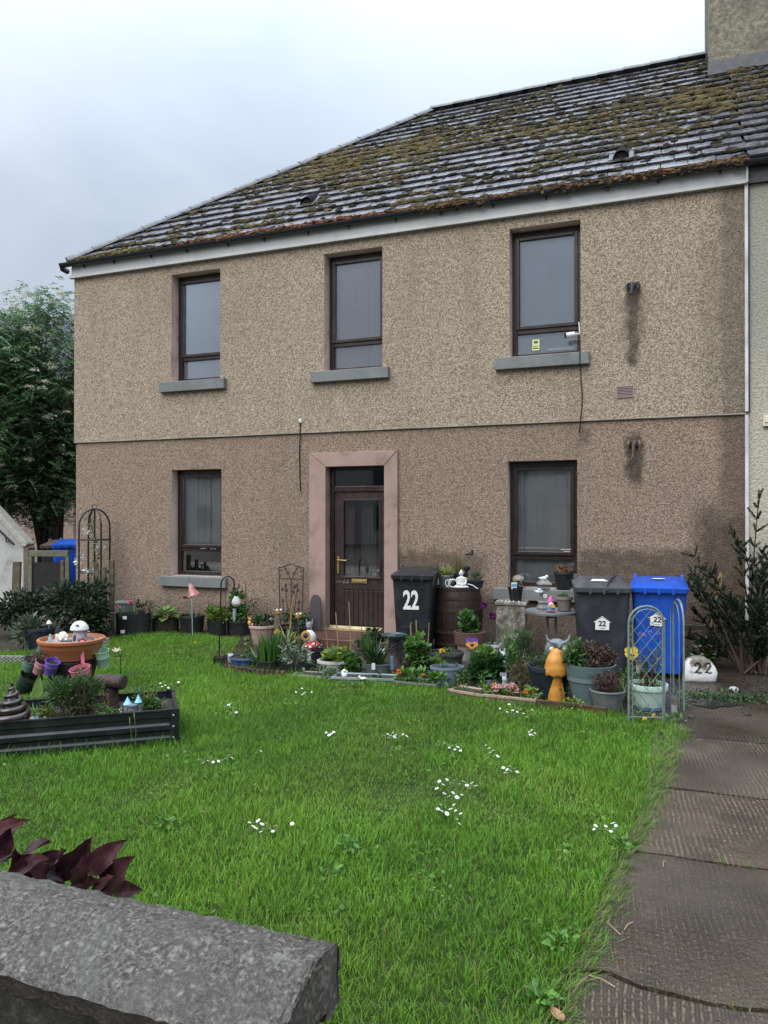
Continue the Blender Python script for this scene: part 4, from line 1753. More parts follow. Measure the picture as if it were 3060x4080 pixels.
for i, (p0, p1, wpx) in enumerate(LV):
    d = 1.80 + rnd.uniform(0, .12)
    a, b = PD(p0[0], p0[1], d + .04), PD(p1[0], p1[1], d - .03 + rnd.uniform(-.02, .05))
    hint = (Vector((0, 0, 1)) * rnd.uniform(.3, 1) - FWD * rnd.uniform(.3, 1) + RGT * rnd.uniform(-.4, .4))
    vs, fs = big_leaf(a, b, wpx * 1.12 * d / FPX, hint, .16, rnd.uniform(.04, .2), 10, .03)
    m = MB()
    m.add([v_ - Vector(bp.location) for v_ in vs], fs, True)
    lf = m.build('leaf', M_BURG, bp, sharp=80)
    m = MB()
    mid = [vs[q * 5 + 2] - Vector(bp.location) for q in range(11)]
    nn = (mid[5] - mid[0]).cross(Vector((0, 0, 1)))
    m.tube([q + Vector((0, 0, .0008)) for q in mid], [.0013 - .0001 * q for q in range(11)], 4)
    m.build('midrib', M_VEIN, lf)
m = MB()
for i in range(7):
    x = -.3 + i * .1
    m.tube([(x, .02, 0), (x + rnd.uniform(-.05, .05), 0, .4), (x + rnd.uniform(-.08, .08), rnd.uniform(-.03, .03), .70)], [.012, .009, .005], 6)
m.build('stem', M_WOODY, bp, kind='stuff')

M_TREE = leafmat('rowan leaf', .4, .45, .45)
# ---- rowan behind the house corner
def rowan(loc, H, px_c, label, seed, nleaf, rx, zlo, zhi):
    t = thing('rowan_tree', label, 'tree', loc)
    rnd = random.Random(seed)
    ends = []
    mb = MB()
    for i in range(15):
        a = rnd.uniform(0, 2 * math.pi)
        lean = rnd.uniform(.15, 1.0)
        top = Vector((math.cos(a) * rx * lean, math.sin(a) * rx * .8 * lean, rnd.uniform(.62, .98) * H))
        b0 = Vector((math.cos(a) * .12, math.sin(a) * .12, 0))
        pts, rs = [], []
        for j in range(9):
            u = j / 8
            p = b0.lerp(top, u)
            p.x = b0.x + (top.x - b0.x) * u ** 1.25 + .05 * math.sin(u * 7 + i)
            p.y = b0.y + (top.y - b0.y) * u ** 1.25 + .05 * math.cos(u * 6 + i)
            pts.append(p)
            rs.append(.045 * (1 - u) ** .8 + .008)
        mb.tube(pts, rs, 6)
        for j in range(3, 9):
            for q in range(2):
                b = rnd.uniform(0, 2 * math.pi)
                L = rnd.uniform(.25, .7)
                e = pts[j] + Vector((math.cos(b) * L, math.sin(b) * L, L * rnd.uniform(.3, 1)))
                mb.tube([pts[j], (pts[j] + e) / 2 + Vector((0, 0, .03)), e], [.012, .008, .004], 4, False)
                ends.append(e)
    mb.build('trunk', pm('rowan bark', (.075, .065, .055), .8, .3, 12, .4), t, kind=None)
    E_ = np.array([tuple(e) for e in ends])
    # compound leaves: leaflets in pairs along a rachis
    n = nleaf
    P0 = np.empty((n, 3))
    half = n * 2 // 3
    P0[:half] = E_[RNG.integers(0, len(E_), half)] + RNG.normal(0, .18, (half, 3))
    q = RNG.normal(size=(n - half, 3)); q /= np.linalg.norm(q, axis=1, keepdims=True)
    q *= RNG.uniform(.45, 1, (n - half, 1)) ** .5
    P0[half:] = np.array([0, 0, (zlo + zhi) / 2]) + q * np.array([rx * 1.12, rx * .95, (zhi - zlo) / 2])
    P0 = P0[(P0[:, 2] > zlo - .6 * RNG.random(n)) & (P0[:, 2] < zhi + .25)]
    n = len(P0)
    az = RNG.uniform(0, 2 * np.pi, n)
    el = RNG.normal(-.1, .45, n)
    D = np.stack([np.cos(az) * np.cos(el), np.sin(az) * np.cos(el), np.sin(el)], 1)
    side = np.stack([-np.sin(az), np.cos(az), RNG.normal(0, .25, n)], 1)
    L = RNG.uniform(.16, .26, n)
    cols = pal(n, [(.11, .205, .09), (.14, .24, .11), (.08, .16, .07), (.17, .27, .13)], .3)
    Ps, Ds, Ss, Cs = [], [], [], []
    for kk in range(6):
        u = .15 + kk * .16
        for sgn in (-1, 1):
            base = P0 + D * (L * u)[:, None] - np.array([0, 0, 1.0]) * (L * u * u * .25)[:, None]
            Ps.append(base); Ds.append(side * sgn + D * .55)
            Ss.append(L * .34); Cs.append(cols)
    V = scatter(np.concatenate(Ps), np.concatenate(Ds), np.concatenate(Ss), T_DI, np.concatenate(Cs), .8, .35)
    fol(t, V, M_TREE, 'crown')
    fl = MB()
    rnd = random.Random(seed + 5)
    for i in range(84):
        # flowers stand on the outside of the crown
        e = Vector((rnd.gauss(0, 1), rnd.gauss(0, 1), rnd.gauss(.25, .8))).normalized()
        p = Vector((e.x * rx * 1.22, e.y * rx * 1.1, (zlo + zhi) / 2 + e.z * (zhi - zlo) * .54))
        n_ = 46
        rr = rnd.uniform(.07, .11)
        ang = RNG.uniform(0, 2 * np.pi, n_)
        rad = rr * np.sqrt(RNG.random(n_))
        PP = np.stack([p.x + rad * np.cos(ang), p.y + rad * np.sin(ang), p.z + .03 * (1 - (rad / rr) ** 2) + RNG.normal(0, .012, n_)], 1)
        V = scatter(PP, RNG.normal(size=(n_, 3)) + np.array([0, -.3, .6]), .026, T_DI, pal(n_, [(.62, .60, .44), (.5, .5, .34), (.7, .68, .55)], .1), 1.6)
        fol(t, V, M_LEAF, 'flower_cluster')
    return t


def camxy(px, d):
    p = PD(px, HOR, d)
    return (p.x, p.y, 0)


rowan(camxy(190, 15.2), 5.7, 0, 'many stemmed rowan with cream flower clusters beside the house corner', 21, 6800, 1.0, 1.9, 6.0)
rowan(camxy(-20, 14.6), 5.5, 0, 'rowan with cream flowers standing behind the white stair wall', 33, 6800, 1.1, 1.6, 5.7)

# ---- neighbour on the left, behind the rowans
nl = thing('house', 'pinkish roughcast house behind the rowans with dark roof edge', 'house', camxy(-120, 20))
m = MB()
m.box(-9, 2.95, 0.5, 8, 0, 5.2)
m.build('wall', pm('pink roughcast', (.27, .20, .17), .9, .2, 6, .6, 40), nl)
m = MB()
m.add([(3.3, .1, 5.0), (3.3, 8.4, 5.0), (-9.3, 8.4, 5.0), (-9.3, .1, 5.0), (-.2, 4.25, 8.0), (-9.3, 4.25, 8.0)], [(0, 1, 4), (1, 2, 5, 4), (3, 0, 4, 5), (2, 3, 5), (3, 2, 1, 0)])
m.build('roof', pm('dark slate', (.05, .05, .055), .5, .3, 4, .3), nl)

# ---- white stair wall with handrail
M_LIME = pm('limewashed block', (.50, .50, .47), .8, .15, 5, .4, 30, dirt=(.22, .21, .18), dscale=2.5, damt=.8)
sw = thing('stair_wall', 'sloping whitewashed stair wall with rough coping and black handrail', 'wall', camxy(95, 13.4), YAW)
s_ = 13.4 / FPX
zof = lambda py: CAM.z - (py - HOR) * s_
m = MB()
m.prism([(-420 * s_, 0), (0, 0), (0, zof(2172)), (-12 * s_, zof(2160)), (-110 * s_, zof(2052)), (-420 * s_, zof(1715))], .0, .2)
m.build('panel', M_LIME, sw, .01)
m = MB()
m.prism([(12 * s_, zof(2178)), (18 * s_, zof(2168)), (14 * s_, zof(2160)), (-95 * s_, zof(2042)), (-420 * s_, zof(1690)), (-420 * s_, zof(1712)), (-106 * s_, zof(2056)), (-3 * s_, zof(2176))], -.05, .26)
m.build('coping', pm('rough coping', (.42, .40, .34), .9, .3, 30, .9, 60), sw, .01)
m = MB()
m.box(.003, 22 * s_, -.03, .23, 0, zof(2180))
m.build('pier', pm('rubble pier', (.16, .13, .10), .9, .4, 18, .9, 40), sw, .015)
m = MB()
m.tube([(-420 * s_, -.09, zof(1800)), (-100 * s_, -.09, zof(2100)), (-28 * s_, -.09, zof(2170))], .02, 8)
m.tube([(-62 * s_, -.09, zof(2138)), (-62 * s_, -.06, zof(2160)), (-62 * s_, .0, zof(2158))], .012, 6)
m.build('handrail', M_IRON, sw)

# ---- fence posts and old gate by the house corner
M_POST = pm('weathered post', (.11, .085, .055), .85, .4, 14, .7, 40, dirt=(.06, .07, .03), damt=.6)
M_GATE = pm('green-grey rail', (.13, .14, .09), .8, .3, 10, .4)
gt_ = thing('gate', 'old low wooden gate with grey-green top rail by the side passage', 'gate', camxy(196, 12.6), YAW)
s_ = 12.6 / FPX
m = MB(); m.box(-78 * s_, 78 * s_, -.03, .03, zof(2232) + .06, zof(2208) + .06); m.build('top_rail', M_GATE, gt_, .006)
for xx in (-74, 74):
    m = MB(); m.box(xx * s_ - .03, xx * s_ + .03, -.025, .025, 0, zof(2232) + .058); m.build('stile', M_GATE, gt_, .005)
m = MB(); m.box(-70 * s_, 70 * s_, .0, .02, .05, zof(2240)); m.build('backing', pm('dark boards', (.02, .02, .018), .9), gt_)
m = MB(); m.tube([(-60 * s_, -.04, .12), (70 * s_, -.035, .55)], .022, 6); m.build('brace', M_POST, gt_)
for px, top, bot, w, dep, lab in ((60, 2238, 2380, 34, 11.4, 'thick weathered post standing in front of the stair wall'), (250, 2232, 2345, 16, 11.6, 'thin leaning post in front of the old gate'),
                                  (382, 2280, 2430, 13, 10.6, 'pale split stake inside the black obelisk'), (398, 2240, 2400, 18, 10.9, 'grey board behind the black obelisk'),
                                  (420, 2260, 2400, 16, 10.8, 'brown board right of the black obelisk'), (446, 2232, 2400, 20, 11.0, 'tall weathered board against the house wall')):
    s_ = dep / FPX
    pz = CAM.z - (top - HOR) * s_
    m = MB()
    m.box(-w / 2 * s_, w / 2 * s_, -.025, .025, 0, pz, None, (.003, .003))
    rgh = [(v_[0] + rnd.uniform(-.004, .004), v_[1] + rnd.uniform(-.004, .004), v_[2]) for v_ in m.v]
    m.v = rgh
    o = m.build('fence_post', M_POST, None, .004)
    o.location = camxy(px, dep)
    o.rotation_euler = (rnd.uniform(-.03, .03), rnd.uniform(-.05, .05), YAW + rnd.uniform(-.3, .3))
    tag(o, lab, 'post', 'posts and boards by the house corner')


# ---- dark leafy shrubs on the left
def shrub(px, py, wpx, hpx, n, leaf, cols, label, tm=T_OV, name='shrub', clumps=30, extra=None, inner=.35, stems=10, dep=.8, spread=.3):
    p, s = spot(px, py, wpx * .35)
    t = thing(name, label, 'shrub', p, YAW)
    parts = [bush((0, 0, hpx * .52 * s), (wpx * .5 * s, wpx * .5 * s * dep, hpx * .5 * s), n, leaf * s, tm, cols, clumps, .3, inner, spread=spread, zcut=.02)]
    if extra:
        parts += extra(s)
    fol(t, parts)
    m = MB()
    rn = random.Random(int(px))
    for i in range(stems):
        a = rn.uniform(0, 6.28)
        q = Vector((math.cos(a) * wpx * .4 * s * rn.random(), math.sin(a) * wpx * .35 * s * rn.random(), hpx * s * rn.uniform(.6, 1.0)))
        m.tube([(q.x * .2, q.y * .2, 0), (q.x * .5, q.y * .5, q.z * .5), q], [.01, .007, .003], 5)
    m.build('stem', M_WOODY, t, kind='stuff')
    return t


shrub(265, 2555, 300, 235, 3000, 22, [(.02, .042, .016), (.03, .055, .022), (.026, .045, .025)], 'dark leaved rose bush in front of the old gate', extra=None, spread=.4)
shrub(45, 2545, 230, 190, 1700, 22, [(.02, .04, .018), (.03, .055, .025)], 'dark bushy shrub in front of the whitewashed stair wall', spread=.4)
shrub(330, 2560, 160, 170, 900, 24, [(.02, .045, .016), (.035, .06, .022)], 'dark leaved low bush behind the terracotta bowl', spread=.4)
shrub(90, 2600, 190, 130, 420, 40, [(.09, .12, .075), (.07, .10, .06), (.05, .08, .04)], 'pale leaved hellebore beside the dark blue planter', tm=T_NE, name='hellebore', clumps=16, spread=.25, stems=5)

# ---- juniper against the right wall
def juniper():
    base = W(2985, 2600, -.55)
    base.z = 0
    t = thing('juniper', 'dark straggly juniper growing against the pale neighbouring wall', 'shrub', base, 0)
    rn = random.Random(8)
    mb = MB()
    P, D = [], []
    s = mpp(base)
    for i in range(30):
        # tips fan up and out, many leaning to the left over the wall
        tx = rn.choice([rn.uniform(-240, -70), rn.uniform(-120, 60), rn.uniform(20, 200)]) * s
        hz = (rn.uniform(150, 700) if abs(tx / s + 20) < 120 else rn.uniform(80, 520)) * s
        if tx / s < -110:
            hz = rn.choice([rn.uniform(330, 470), rn.uniform(90, 250)]) * s
        tip = Vector((tx, rn.uniform(-.35, .30), hz))
        st_ = Vector((rn.uniform(-.1, .15), rn.uniform(-.1, .1), 0))
        mid = st_.lerp(tip, .55) + Vector((tx * .05, 0, hz * .2))
        pts = []
        for j in range(11):
            u = j / 10
            pts.append(st_ * (1 - u) ** 2 + mid * 2 * u * (1 - u) + tip * u * u)
        mb.tube(pts, [.012 * (1 - j / 11) + .003 for j in range(11)], 5, False)
        for j in range(3, 11):
            for q in range(3):
                L = rn.uniform(.05, .17)
                a = rn.uniform(0, 6.28)
                tg = (pts[min(j + 1, 10)] - pts[j - 1]).normalized()
                e = pts[j] + (tg * .7 + Vector((math.cos(a), math.sin(a), rn.uniform(-.3, .6))) * .7).normalized() * L
                nn = int(L * 1300)
                for w_ in range(nn):
                    u = rn.random()
                    P.append(tuple(pts[j].lerp(e, u)))
                    dd_ = (e - pts[j]).normalized() * .8 + Vector((rn.gauss(0, .7), rn.gauss(0, .7), rn.gauss(0, .7)))
                    D.append(tuple(dd_))
    P, D = np.array(P), np.array(D)
    P[:, 1] = np.minimum(P[:, 1], .5)
    n = len(P)
    fol(t, scatter(P, D, RNG.uniform(.013, .027, n), T_NE, pal(n, [(.016, .030, .016), (.024, .042, .022), (.038, .058, .03)], .3), 2.4), M_LEAF)
    mb.build('branch', M_WOODY, t, kind='stuff')


juniper()
# ================================================================== POTS AND PLANTS
def pot_mesh(rt, rb, h, rim=.0, n=26, sx=1.0, sy=1.0, ribs=0, rimh=.14, wall=.03):
    prof = [(rb * .9, 0.0), (rb, .004)]
    if ribs:
        for i in range(ribs):
            u0 = (i + .2) / ribs
            r0 = rb + (rt - rb) * u0
            prof += [(r0, h * u0), (r0 * 1.015, h * (i + .5) / ribs), (rb + (rt - rb) * (i + .8) / ribs, h * (i + .8) / ribs)]
    hr = h * (1 - rimh)
    prof += [(rb + (rt - rb) * (1 - rimh), hr)]
    if rim:
        prof += [(rt * (1 + rim), hr + .002), (rt * (1 + rim), h - .003), (rt * (1 + rim * .8), h)]
    else:
        prof += [(rt, h)]
    prof += [(rt * (1 - wall * 2), h), (rt * (1 - wall * 2.5), h * .86), (.001, h * .85)]
    m = MB()
    m.lathe(prof, n, sx=sx, sy=sy)
    return m


def soil_mesh(rt, h, sx=1.0, sy=1.0):
    m = MB()
    n = 18
    vs = [(0, 0, h * .885)]
    for r_ in (.45, .93):
        for i in range(n):
            a = 2 * math.pi * i / n
            vs.append((math.cos(a) * rt * r_ * sx, math.sin(a) * rt * r_ * sy, h * (.875 + random.uniform(-.012, .012))))
    fs = [(0, 1 + i, 1 + (i + 1) % n) for i in range(n)]
    fs += [(1 + i, 1 + n + i, 1 + n + (i + 1) % n, 1 + (i + 1) % n) for i in range(n)]
    m.add(vs, fs, True)
    return m


def B(cx, cz, rx, rz, n, leaf, tm, cols, ry=.85, clumps=14, up=.35, inner=.3, wid=1.0, spread=.36, roll=.5, cy=0.0):
    return lambda s: bush((cx * s, cy * s, cz * s), (rx * s, rx * s * ry, rz * s), n, leaf * s, tm, cols, clumps, up, inner, wid, roll, spread)


def BL(cx, cz, spread, n, h, w, lean, bend, cols, nseg=5, cy=0.0, hv=.35):
    def f(s):
        a = RNG.uniform(0, 2 * np.pi, n)
        r = spread * s * np.sqrt(RNG.random(n))
        P = np.stack([cx * s + r * np.cos(a), cy * s + r * np.sin(a), np.full(n, cz * s)], 1)
        az = a + RNG.normal(0, .5, n)
        return blades(P, h * s * RNG.uniform(1 - hv, 1 + hv * .5, n), w * s * RNG.uniform(.7, 1.2, n), az, np.abs(RNG.normal(lean, lean * .5 + .03, n)), bend * RNG.uniform(.4, 1.4, n), cols, nseg)
    return f


def potted(label, px, py, wt, wb, h, mat, plants, rim=.05, name='potted_plant', cat='plant', sx=1.0, sy=1.0, ribs=0, group=None, rz=None, at=None, n=26, rimh=.14):
    if at is None:
        p, s = spot(px, py, wb * .5)
    else:
        p, s = at
    t = thing(name, label, cat, p, YAW if rz is None else rz, group)
    pot_mesh(wt / 2 * s, wb / 2 * s, h * s, rim, n, sx, sy, ribs, rimh).build('pot', mat, t, sharp=35)
    soil_mesh(wt / 2 * s, h * s, sx, sy).build('soil', M_SOIL, t)
    if plants:
        fol(t, [f(s) for f in plants])
    t['s'] = s
    del t['s']
    return t, s


def stems(t, s, lst, r=.004, mat=None, name='stem'):
    for (x0, z0, x1, z1) in lst:
        m = MB()
        m.tube([(x0 * s, 0, z0 * s), ((x0 + x1) / 2 * s + .004, -.005, (z0 + z1) / 2 * s), (x1 * s, -.01, z1 * s)], [r, r * .9, r * .6], 5)
        m.build(name, mat or M_WOODY, t)


def flower(t, s, x, z, r, cols, y=-12, n=16, name='flower', dome=.7):
    a = RNG.uniform(0, 2 * np.pi, n)
    e = RNG.uniform(-.2, 1.4, n)
    D = np.stack([np.cos(a) * np.cos(e), np.sin(a) * np.cos(e), np.sin(e)], 1)
    P = np.tile(np.array([x * s, y * s, z * s]), (n, 1)) + D * r * s * .2
    return fol(t, scatter(P, D, r * s, T_OV, pal(n, cols, .12), 1.7), M_LEAF, name, None)


def cane(px, py, top, lean=0, r=.006, label='', mat=None, dep=0):
    p, s = spot(px, py, dep)
    m = MB()
    m.tube([(0, 0, 0), (lean * s * .5, 0, (py - top) * s * .5), (lean * s, 0, (py - top) * s)], r, 6)
    o = m.build('garden_cane', mat or M_CANE, None)
    o.location = p
    o.rotation_euler = (0, 0, YAW)
    tag(o, label, 'cane', 'canes among the flower pots')
    return o


M_BLUEP = pm('blue glazed bowl', (.035, .07, .17), .3, .3, 8, .1, dirt=(.09, .11, .13), damt=.4)
M_BEIGE = pm('faded terracotta plastic', (.36, .25, .205), .6, .15, 7, .2, dirt=(.16, .13, .1), damt=.5)
M_CREAMP = pm('pale grey plastic', (.42, .43, .41), .5, .12, 6, .1, dirt=(.14, .14, .12), damt=.4)
M_GGREEN = pm('grey green plastic', (.085, .115, .105), .5, .15, 6, .1, dirt=(.05, .05, .045), damt=.4)
M_SLATEB = pm('slate blue plastic', (.13, .165, .215), .5, .12, 5, .1, dirt=(.09, .10, .11), damt=.4)
M_CHAR = pm('charcoal plastic', (.03, .032, .036), .5, .2, 6, .1, dirt=(.08, .075, .065), damt=.35)
M_STONEP = pm('stone effect pot', (.24, .215, .185), .7, .2, 16, .4, dirt=(.10, .09, .075), damt=.5)
M_BROWNP = pm('brown rim', (.10, .055, .045), .5, .2, 9, .2)
M_TEAL = pm('grey teal plastic', (.11, .155, .165), .5, .1, 5, .08, dirt=(.06, .07, .07), damt=.35)
M_GALV = pm('galvanised steel', (.17, .185, .195), .42, .25, 14, .1, metal=.35)
M_MINT = pm('mint green glaze', (.42, .54, .48), .35, .15, 6, .1, dirt=(.12, .16, .13), damt=.5)
M_PINKT = pm('pinkish trough plastic', (.36, .255, .21), .55, .12, 6, .1, dirt=(.2, .15, .12), damt=.4)
M_NAVY = pm('dark navy pot', (.012, .018, .03), .4, .3, 8, .1)
M_LABEL = pm('white label', (.7, .7, .68), .5, .05)
M_EARTHB = pm('dark brown planter', (.022, .017, .014), .7, .4, 10, .3)

# ---- row of pots along the house wall, left of the door
t, s = potted('wide black fabric planter with two white labels and small pink flowers', 510, 2537, 146, 138, 86, M_BLACKP,
              [BL(-20, 70, 50, 26, 70, 3, .25, .6, LG), B(45, 95, 40, 45, 120, 16, T_OV, BR + DG)], 0, sy=.55)
for x, z in ((-22, 72), (-30, 16)):
    m = MB(); m.box((x - 8) * s, (x + 8) * s, -.385 * 138 * s * .72 - .012, -.385 * 138 * s * .72, (z - 6) * s, (z + 6) * s)
    m.build('label', M_LABEL, t)
stems(t, s, [(-50, 70, -62, 112), (-42, 70, -58, 108), (-10, 72, -12, 128), (0, 72, -6, 120)], .003, pm('green stem', (.07, .13, .04), .5))
for x, z in ((-66, 114), (-58, 110), (-12, 130), (-4, 128)):
    flower(t, s, x, z, 9, PK)
m = MB()
m.lathe([(.001, -.02), (.028, -.012), (.034, .015), (.026, .04), (.012, .05), (.011, .11)], 12, (22 * s, -.02, 112 * s))
m.build('trowel', M_BLACKP, t)
p, s = spot(468, 2512, 10)
m = MB(); m.box(-34 * s, 34 * s, 0, .2, 0, 110 * s); m.box(-36 * s, 36 * s, -.01, .21, 103 * s, 112 * s)
o = m.build('storage_box', pm('grey box', (.17, .175, .18), .5), None, .008)
o.location = p; o.rotation_euler = (0, 0, .1)
tag(o, 'small grey plastic box behind the black fabric planter', 'box')

# hosta: large leaves, each its own
p, s = spot(645, 2524, 50)
t = thing('hosta', 'light green hosta with broad leaves in low dark planter', 'plant', p, YAW)
pot_mesh(56 * s, 54 * s, 52 * s, 0, 22, 1, .75).build('pot', M_EARTHB, t)
soil_mesh(55 * s, 52 * s, 1, .75).build('soil', M_SOIL, t)
k = Mat('hosta leaf')
x_, y_, z_ = k.xyz()
n1 = k.noise(12, 3)
c = k.ramp(n1, [(.3, (.10, .19, .045)), (.7, (.20, .30, .09))])
M_HOSTA = k.bsdf(c, .35, 0, .4, k.bump(k.noise(50, 2), .3, .003), 0, .2)
for i in range(21):
    a = i * 2.4
    tier = i / 20
    L = (66 - 22 * tier) * s
    rr = (18 - 10 * tier) * s
    z0 = (52 + 30 * tier) * s
    el = .05 + .75 * tier
    d = Vector((math.cos(a), math.sin(a) * .8, 0)).normalized()
    aa = Vector((d.x * rr, d.y * rr, z0))
    bb = aa + Vector((d.x * L * math.cos(el), d.y * L * math.cos(el), L * math.sin(el)))
    vs, fs = big_leaf(aa, bb, L * .62, (0, 0, 1), .14, .28, 7)
    m = MB(); m.add(vs, fs, True); m.build('leaf', M_HOSTA, t, sharp=80)
m = MB(); m.tube([(0, 0, 60 * s), (.01, 0, 130 * s)], .004, 5); m.build('stem', M_WOODY, t)

t, s = potted('empty looking black tub beside the hosta', 755, 2528, 100, 88, 72, M_BLACKP, [BL(0, 62, 30, 14, 40, 3, .3, .5, BR + LG)], .03)
stems(t, s, [(36, 60, 38, 108), (44, 60, 46, 112)], .005, M_CANE, 'cane')
potted('black pot of lime green geum leaves behind the crook pole', 862, 2530, 92, 84, 58, M_BLACKP,
       [B(0, 78, 48, 50, 230, 24, T_PA, YG + LG, clumps=16), B(0, 60, 46, 26, 90, 22, T_PA, YG)], 0)
t, s = potted('black tub of tall green leafy plants with clear solar light', 948, 2535, 86, 78, 58, M_BLACKP,
              [B(-8, 120, 36, 62, 240, 18, T_PA, MG + LG, clumps=16), B(38, 110, 38, 60, 130, 13, T_OV, MG + BR), B(-5, 75, 40, 25, 80, 16, T_OV, LG)], .03)
m = MB(); m.tube([(28 * s, -.03, 50 * s), (26 * s, -.03, 207 * s)], .006, 6); m.build('stake', M_IRON, t)
m = MB(); m.lathe([(.004, -.2), (.008, -.05), (.018, -.05), (.024, 0), (.024, .09), (.026, .09), (.026, .105), (.001, .107)], 14, (-14 * s, -.12, 78 * s)); m.build('solar_light', M_CLEAR, t)

# beige pot with figures on its rim
t, s = potted('faded terracotta pot of dark leafy plants with little ornaments on the rim', 1040, 2572, 104, 74, 78, M_BEIGE,
              [B(-2, 92, 44, 30, 230, 15, T_OV, DG + MG, clumps=14), B(28, 108, 28, 18, 60, 16, T_OV, RB + DG)], .05, ribs=3)
YELF = pm('yellow ornament', (.55, .30, .05), .4, .2)
m = MB(); m.ell((-48 * s, -.06, 88 * s), (8 * s, 7 * s, 11 * s)); m.ell((-47 * s, -.065, 103 * s), (5 * s, 5 * s, 6 * s)); m.tube([(-52 * s, -.06, 106 * s), (-56 * s, -.06, 116 * s)], .004); m.tube([(-44 * s, -.06, 108 * s), (-42 * s, -.06, 118 * s)], .004)
m.build('fairy_ornament', YELF, t)
m = MB(); m.ell((-36 * s, -.08, 82 * s), (6 * s, 6 * s, 6 * s)); m.build('shell', M_BEIGE, t)
m = MB(); m.ell((36 * s, -.05, 102 * s), (8 * s, 8 * s, 7 * s)); m.build('globe', M_STONEG, t)
m = MB(); m.lathe([(9 * s, 0), (9 * s, 70 * s), (6 * s, 74 * s), (9 * s, 92 * s), (7 * s, 98 * s)], 12, (40 * s, -.045, 0)); m.build('post', M_BLACKP, t)

# ---- plants against the wall by the trellis
t, s = potted('black pot of mixed green plants below the scrolled trellis', 1165, 2560, 120, 105, 60, M_BLACKP,
              [B(-10, 88, 55, 32, 260, 14, T_OV, MG + DG, clumps=16), B(30, 82, 40, 26, 90, 20, T_OV, DG + GG)], .03)
potted('pot of arching daylily straps beside the grey cat', 1150, 2640, 66, 56, 50, M_GGREEN,
       [BL(0, 42, 20, 70, 120, 6, .18, 1.7, LG + YG + BR, 6), BL(8, 42, 16, 30, 90, 5, .3, 1.4, YG, 5)], .04)
potted('shallow blue bowl with a sparse yellowish plant', 965, 2668, 112, 96, 44, M_BLUEP,
       [B(8, 55, 20, 26, 60, 12, T_OV, YG + MG), BL(-10, 36, 18, 14, 62, 3, .15, .4, LG), BL(10, 36, 20, 12, 90, 3, .2, .6, LG), B(20, 108, 12, 8, 7, 20, T_PA, LG)], .06, rimh=.2)
t, s = potted('black tub of upright bright green iris blades', 1066, 2680, 104, 96, 44, M_BLACKP,
              [BL(0, 36, 42, 120, 112, 9, .08, .25, [(.07, .17, .03), (.09, .2, .045), (.05, .13, .025)], 5), BL(-46, 36, 5, 2, 90, 12, .7, .2, LG, 5)], .02)
t, s = potted('low black planter of silvery woolly lambs ear leaves', 1170, 2692, 140, 128, 40, M_BLACKP,
              [B(0, 60, 68, 46, 330, 24, T_OV, GG, clumps=24, wid=.8), B(-30, 100, 26, 34, 40, 28, T_OV, GG, wid=.7), B(48, 40, 26, 24, 90, 16, T_NE, MG, wid=2)], 0, sy=.6)
potted('square black pot beside the lambs ear', 1262, 2650, 70, 60, 62, M_BLACKP, [B(0, 60, 24, 14, 20, 12, T_OV, DG)], 0, n=4, rz=YAW + R(45))
t, s = potted('pale rimmed bowl of yellow-green heuchera leaves spilling over', 1330, 2690, 136, 110, 52, M_CREAMP,
              [B(0, 58, 68, 34, 260, 26, T_PA, YG + LG, clumps=20), B(-10, 20, 62, 26, 60, 22, T_PA, YG), B(40, 84, 30, 16, 40, 24, T_PA, YG)], .06, sy=.7, rimh=.24)
stems(t, s, [(-25, 45, -38, 190), (15, 45, -10, 120)], .004, M_CANE, 'cane')
t, s = potted('oval grey-green pot of dark strap leaves with white plant tag', 1507, 2702, 110, 94, 52, M_GGREEN,
              [BL(-8, 44, 34, 60, 130, 8, .3, 1.3, MG + DG, 6), BL(-30, 44, 12, 12, 190, 9, .12, .4, MG + LG, 6)], .03, sy=.7)
m = MB(); m.box(-26 * s, -12 * s, -.115, -.113, 34 * s, 60 * s); m.build('tag', M_LABEL, t)
m = MB(); m.box(10 * s, 26 * s, -.03, -.028, 92 * s, 112 * s); m.build('tag', M_LABEL, t)
m = MB(); m.box(48 * s, 60 * s, -.06, -.03, 30 * s, 82 * s); m.build('marker', pm('blue marker', (.12, .24, .34), .5), t)
potted('black pot of dark curly foliage by the door', 1490, 2592, 88, 76, 56, M_BLACKP, [B(0, 66, 44, 24, 260, 12, T_OV, DG, clumps=16)], .03)
t, s = potted('large lobed bright green plant in black pot in front of the bin', 1660, 2708, 72, 62, 44, M_BLACKP,
              [B(2, 95, 46, 78, 300, 30, T_PA, LG + MG, clumps=22), B(-42, 58, 30, 34, 30, 20, T_NE, DG, wid=2), BL(-40, 34, 20, 34, 90, 5, .5, 1.4, DG + BR, 5)], .03)
stems(t, s, [(26, 40, 28, 195), (20, 120, 24, 200)], .003, pm('greenish stem', (.06, .1, .04), .5))
potted('oval slate blue pot with spindly seedlings', 1786, 2742, 136, 112, 78, M_SLATEB,
       [BL(-10, 68, 40, 12, 40, 3, .3, .6, MG), B(-15, 90, 8, 20, 12, 12, T_OV, MG), B(30, 86, 14, 12, 14, 12, T_OV, DG)], .03, sy=.72)
t, s = potted('wide charcoal tub with small seedlings behind the slate blue pot', 1782, 2690, 140, 118, 84, M_CHAR,
              [B(0, 84, 26, 16, 60, 13, T_OV, LG), B(10, 100, 18, 10, 16, 14, T_OV, MG)], .05)
t, s = potted('stone effect pot with brown rim and bushy lobed green plant', 1876, 2640, 122, 82, 118, M_STONEP,
              [B(-2, 150, 42, 58, 300, 22, T_P7, [(.06, .15, .035), (.08, .18, .04), (.05, .12, .035)], clumps=18), B(0, 118, 48, 22, 90, 22, T_P7, MG)], .0)
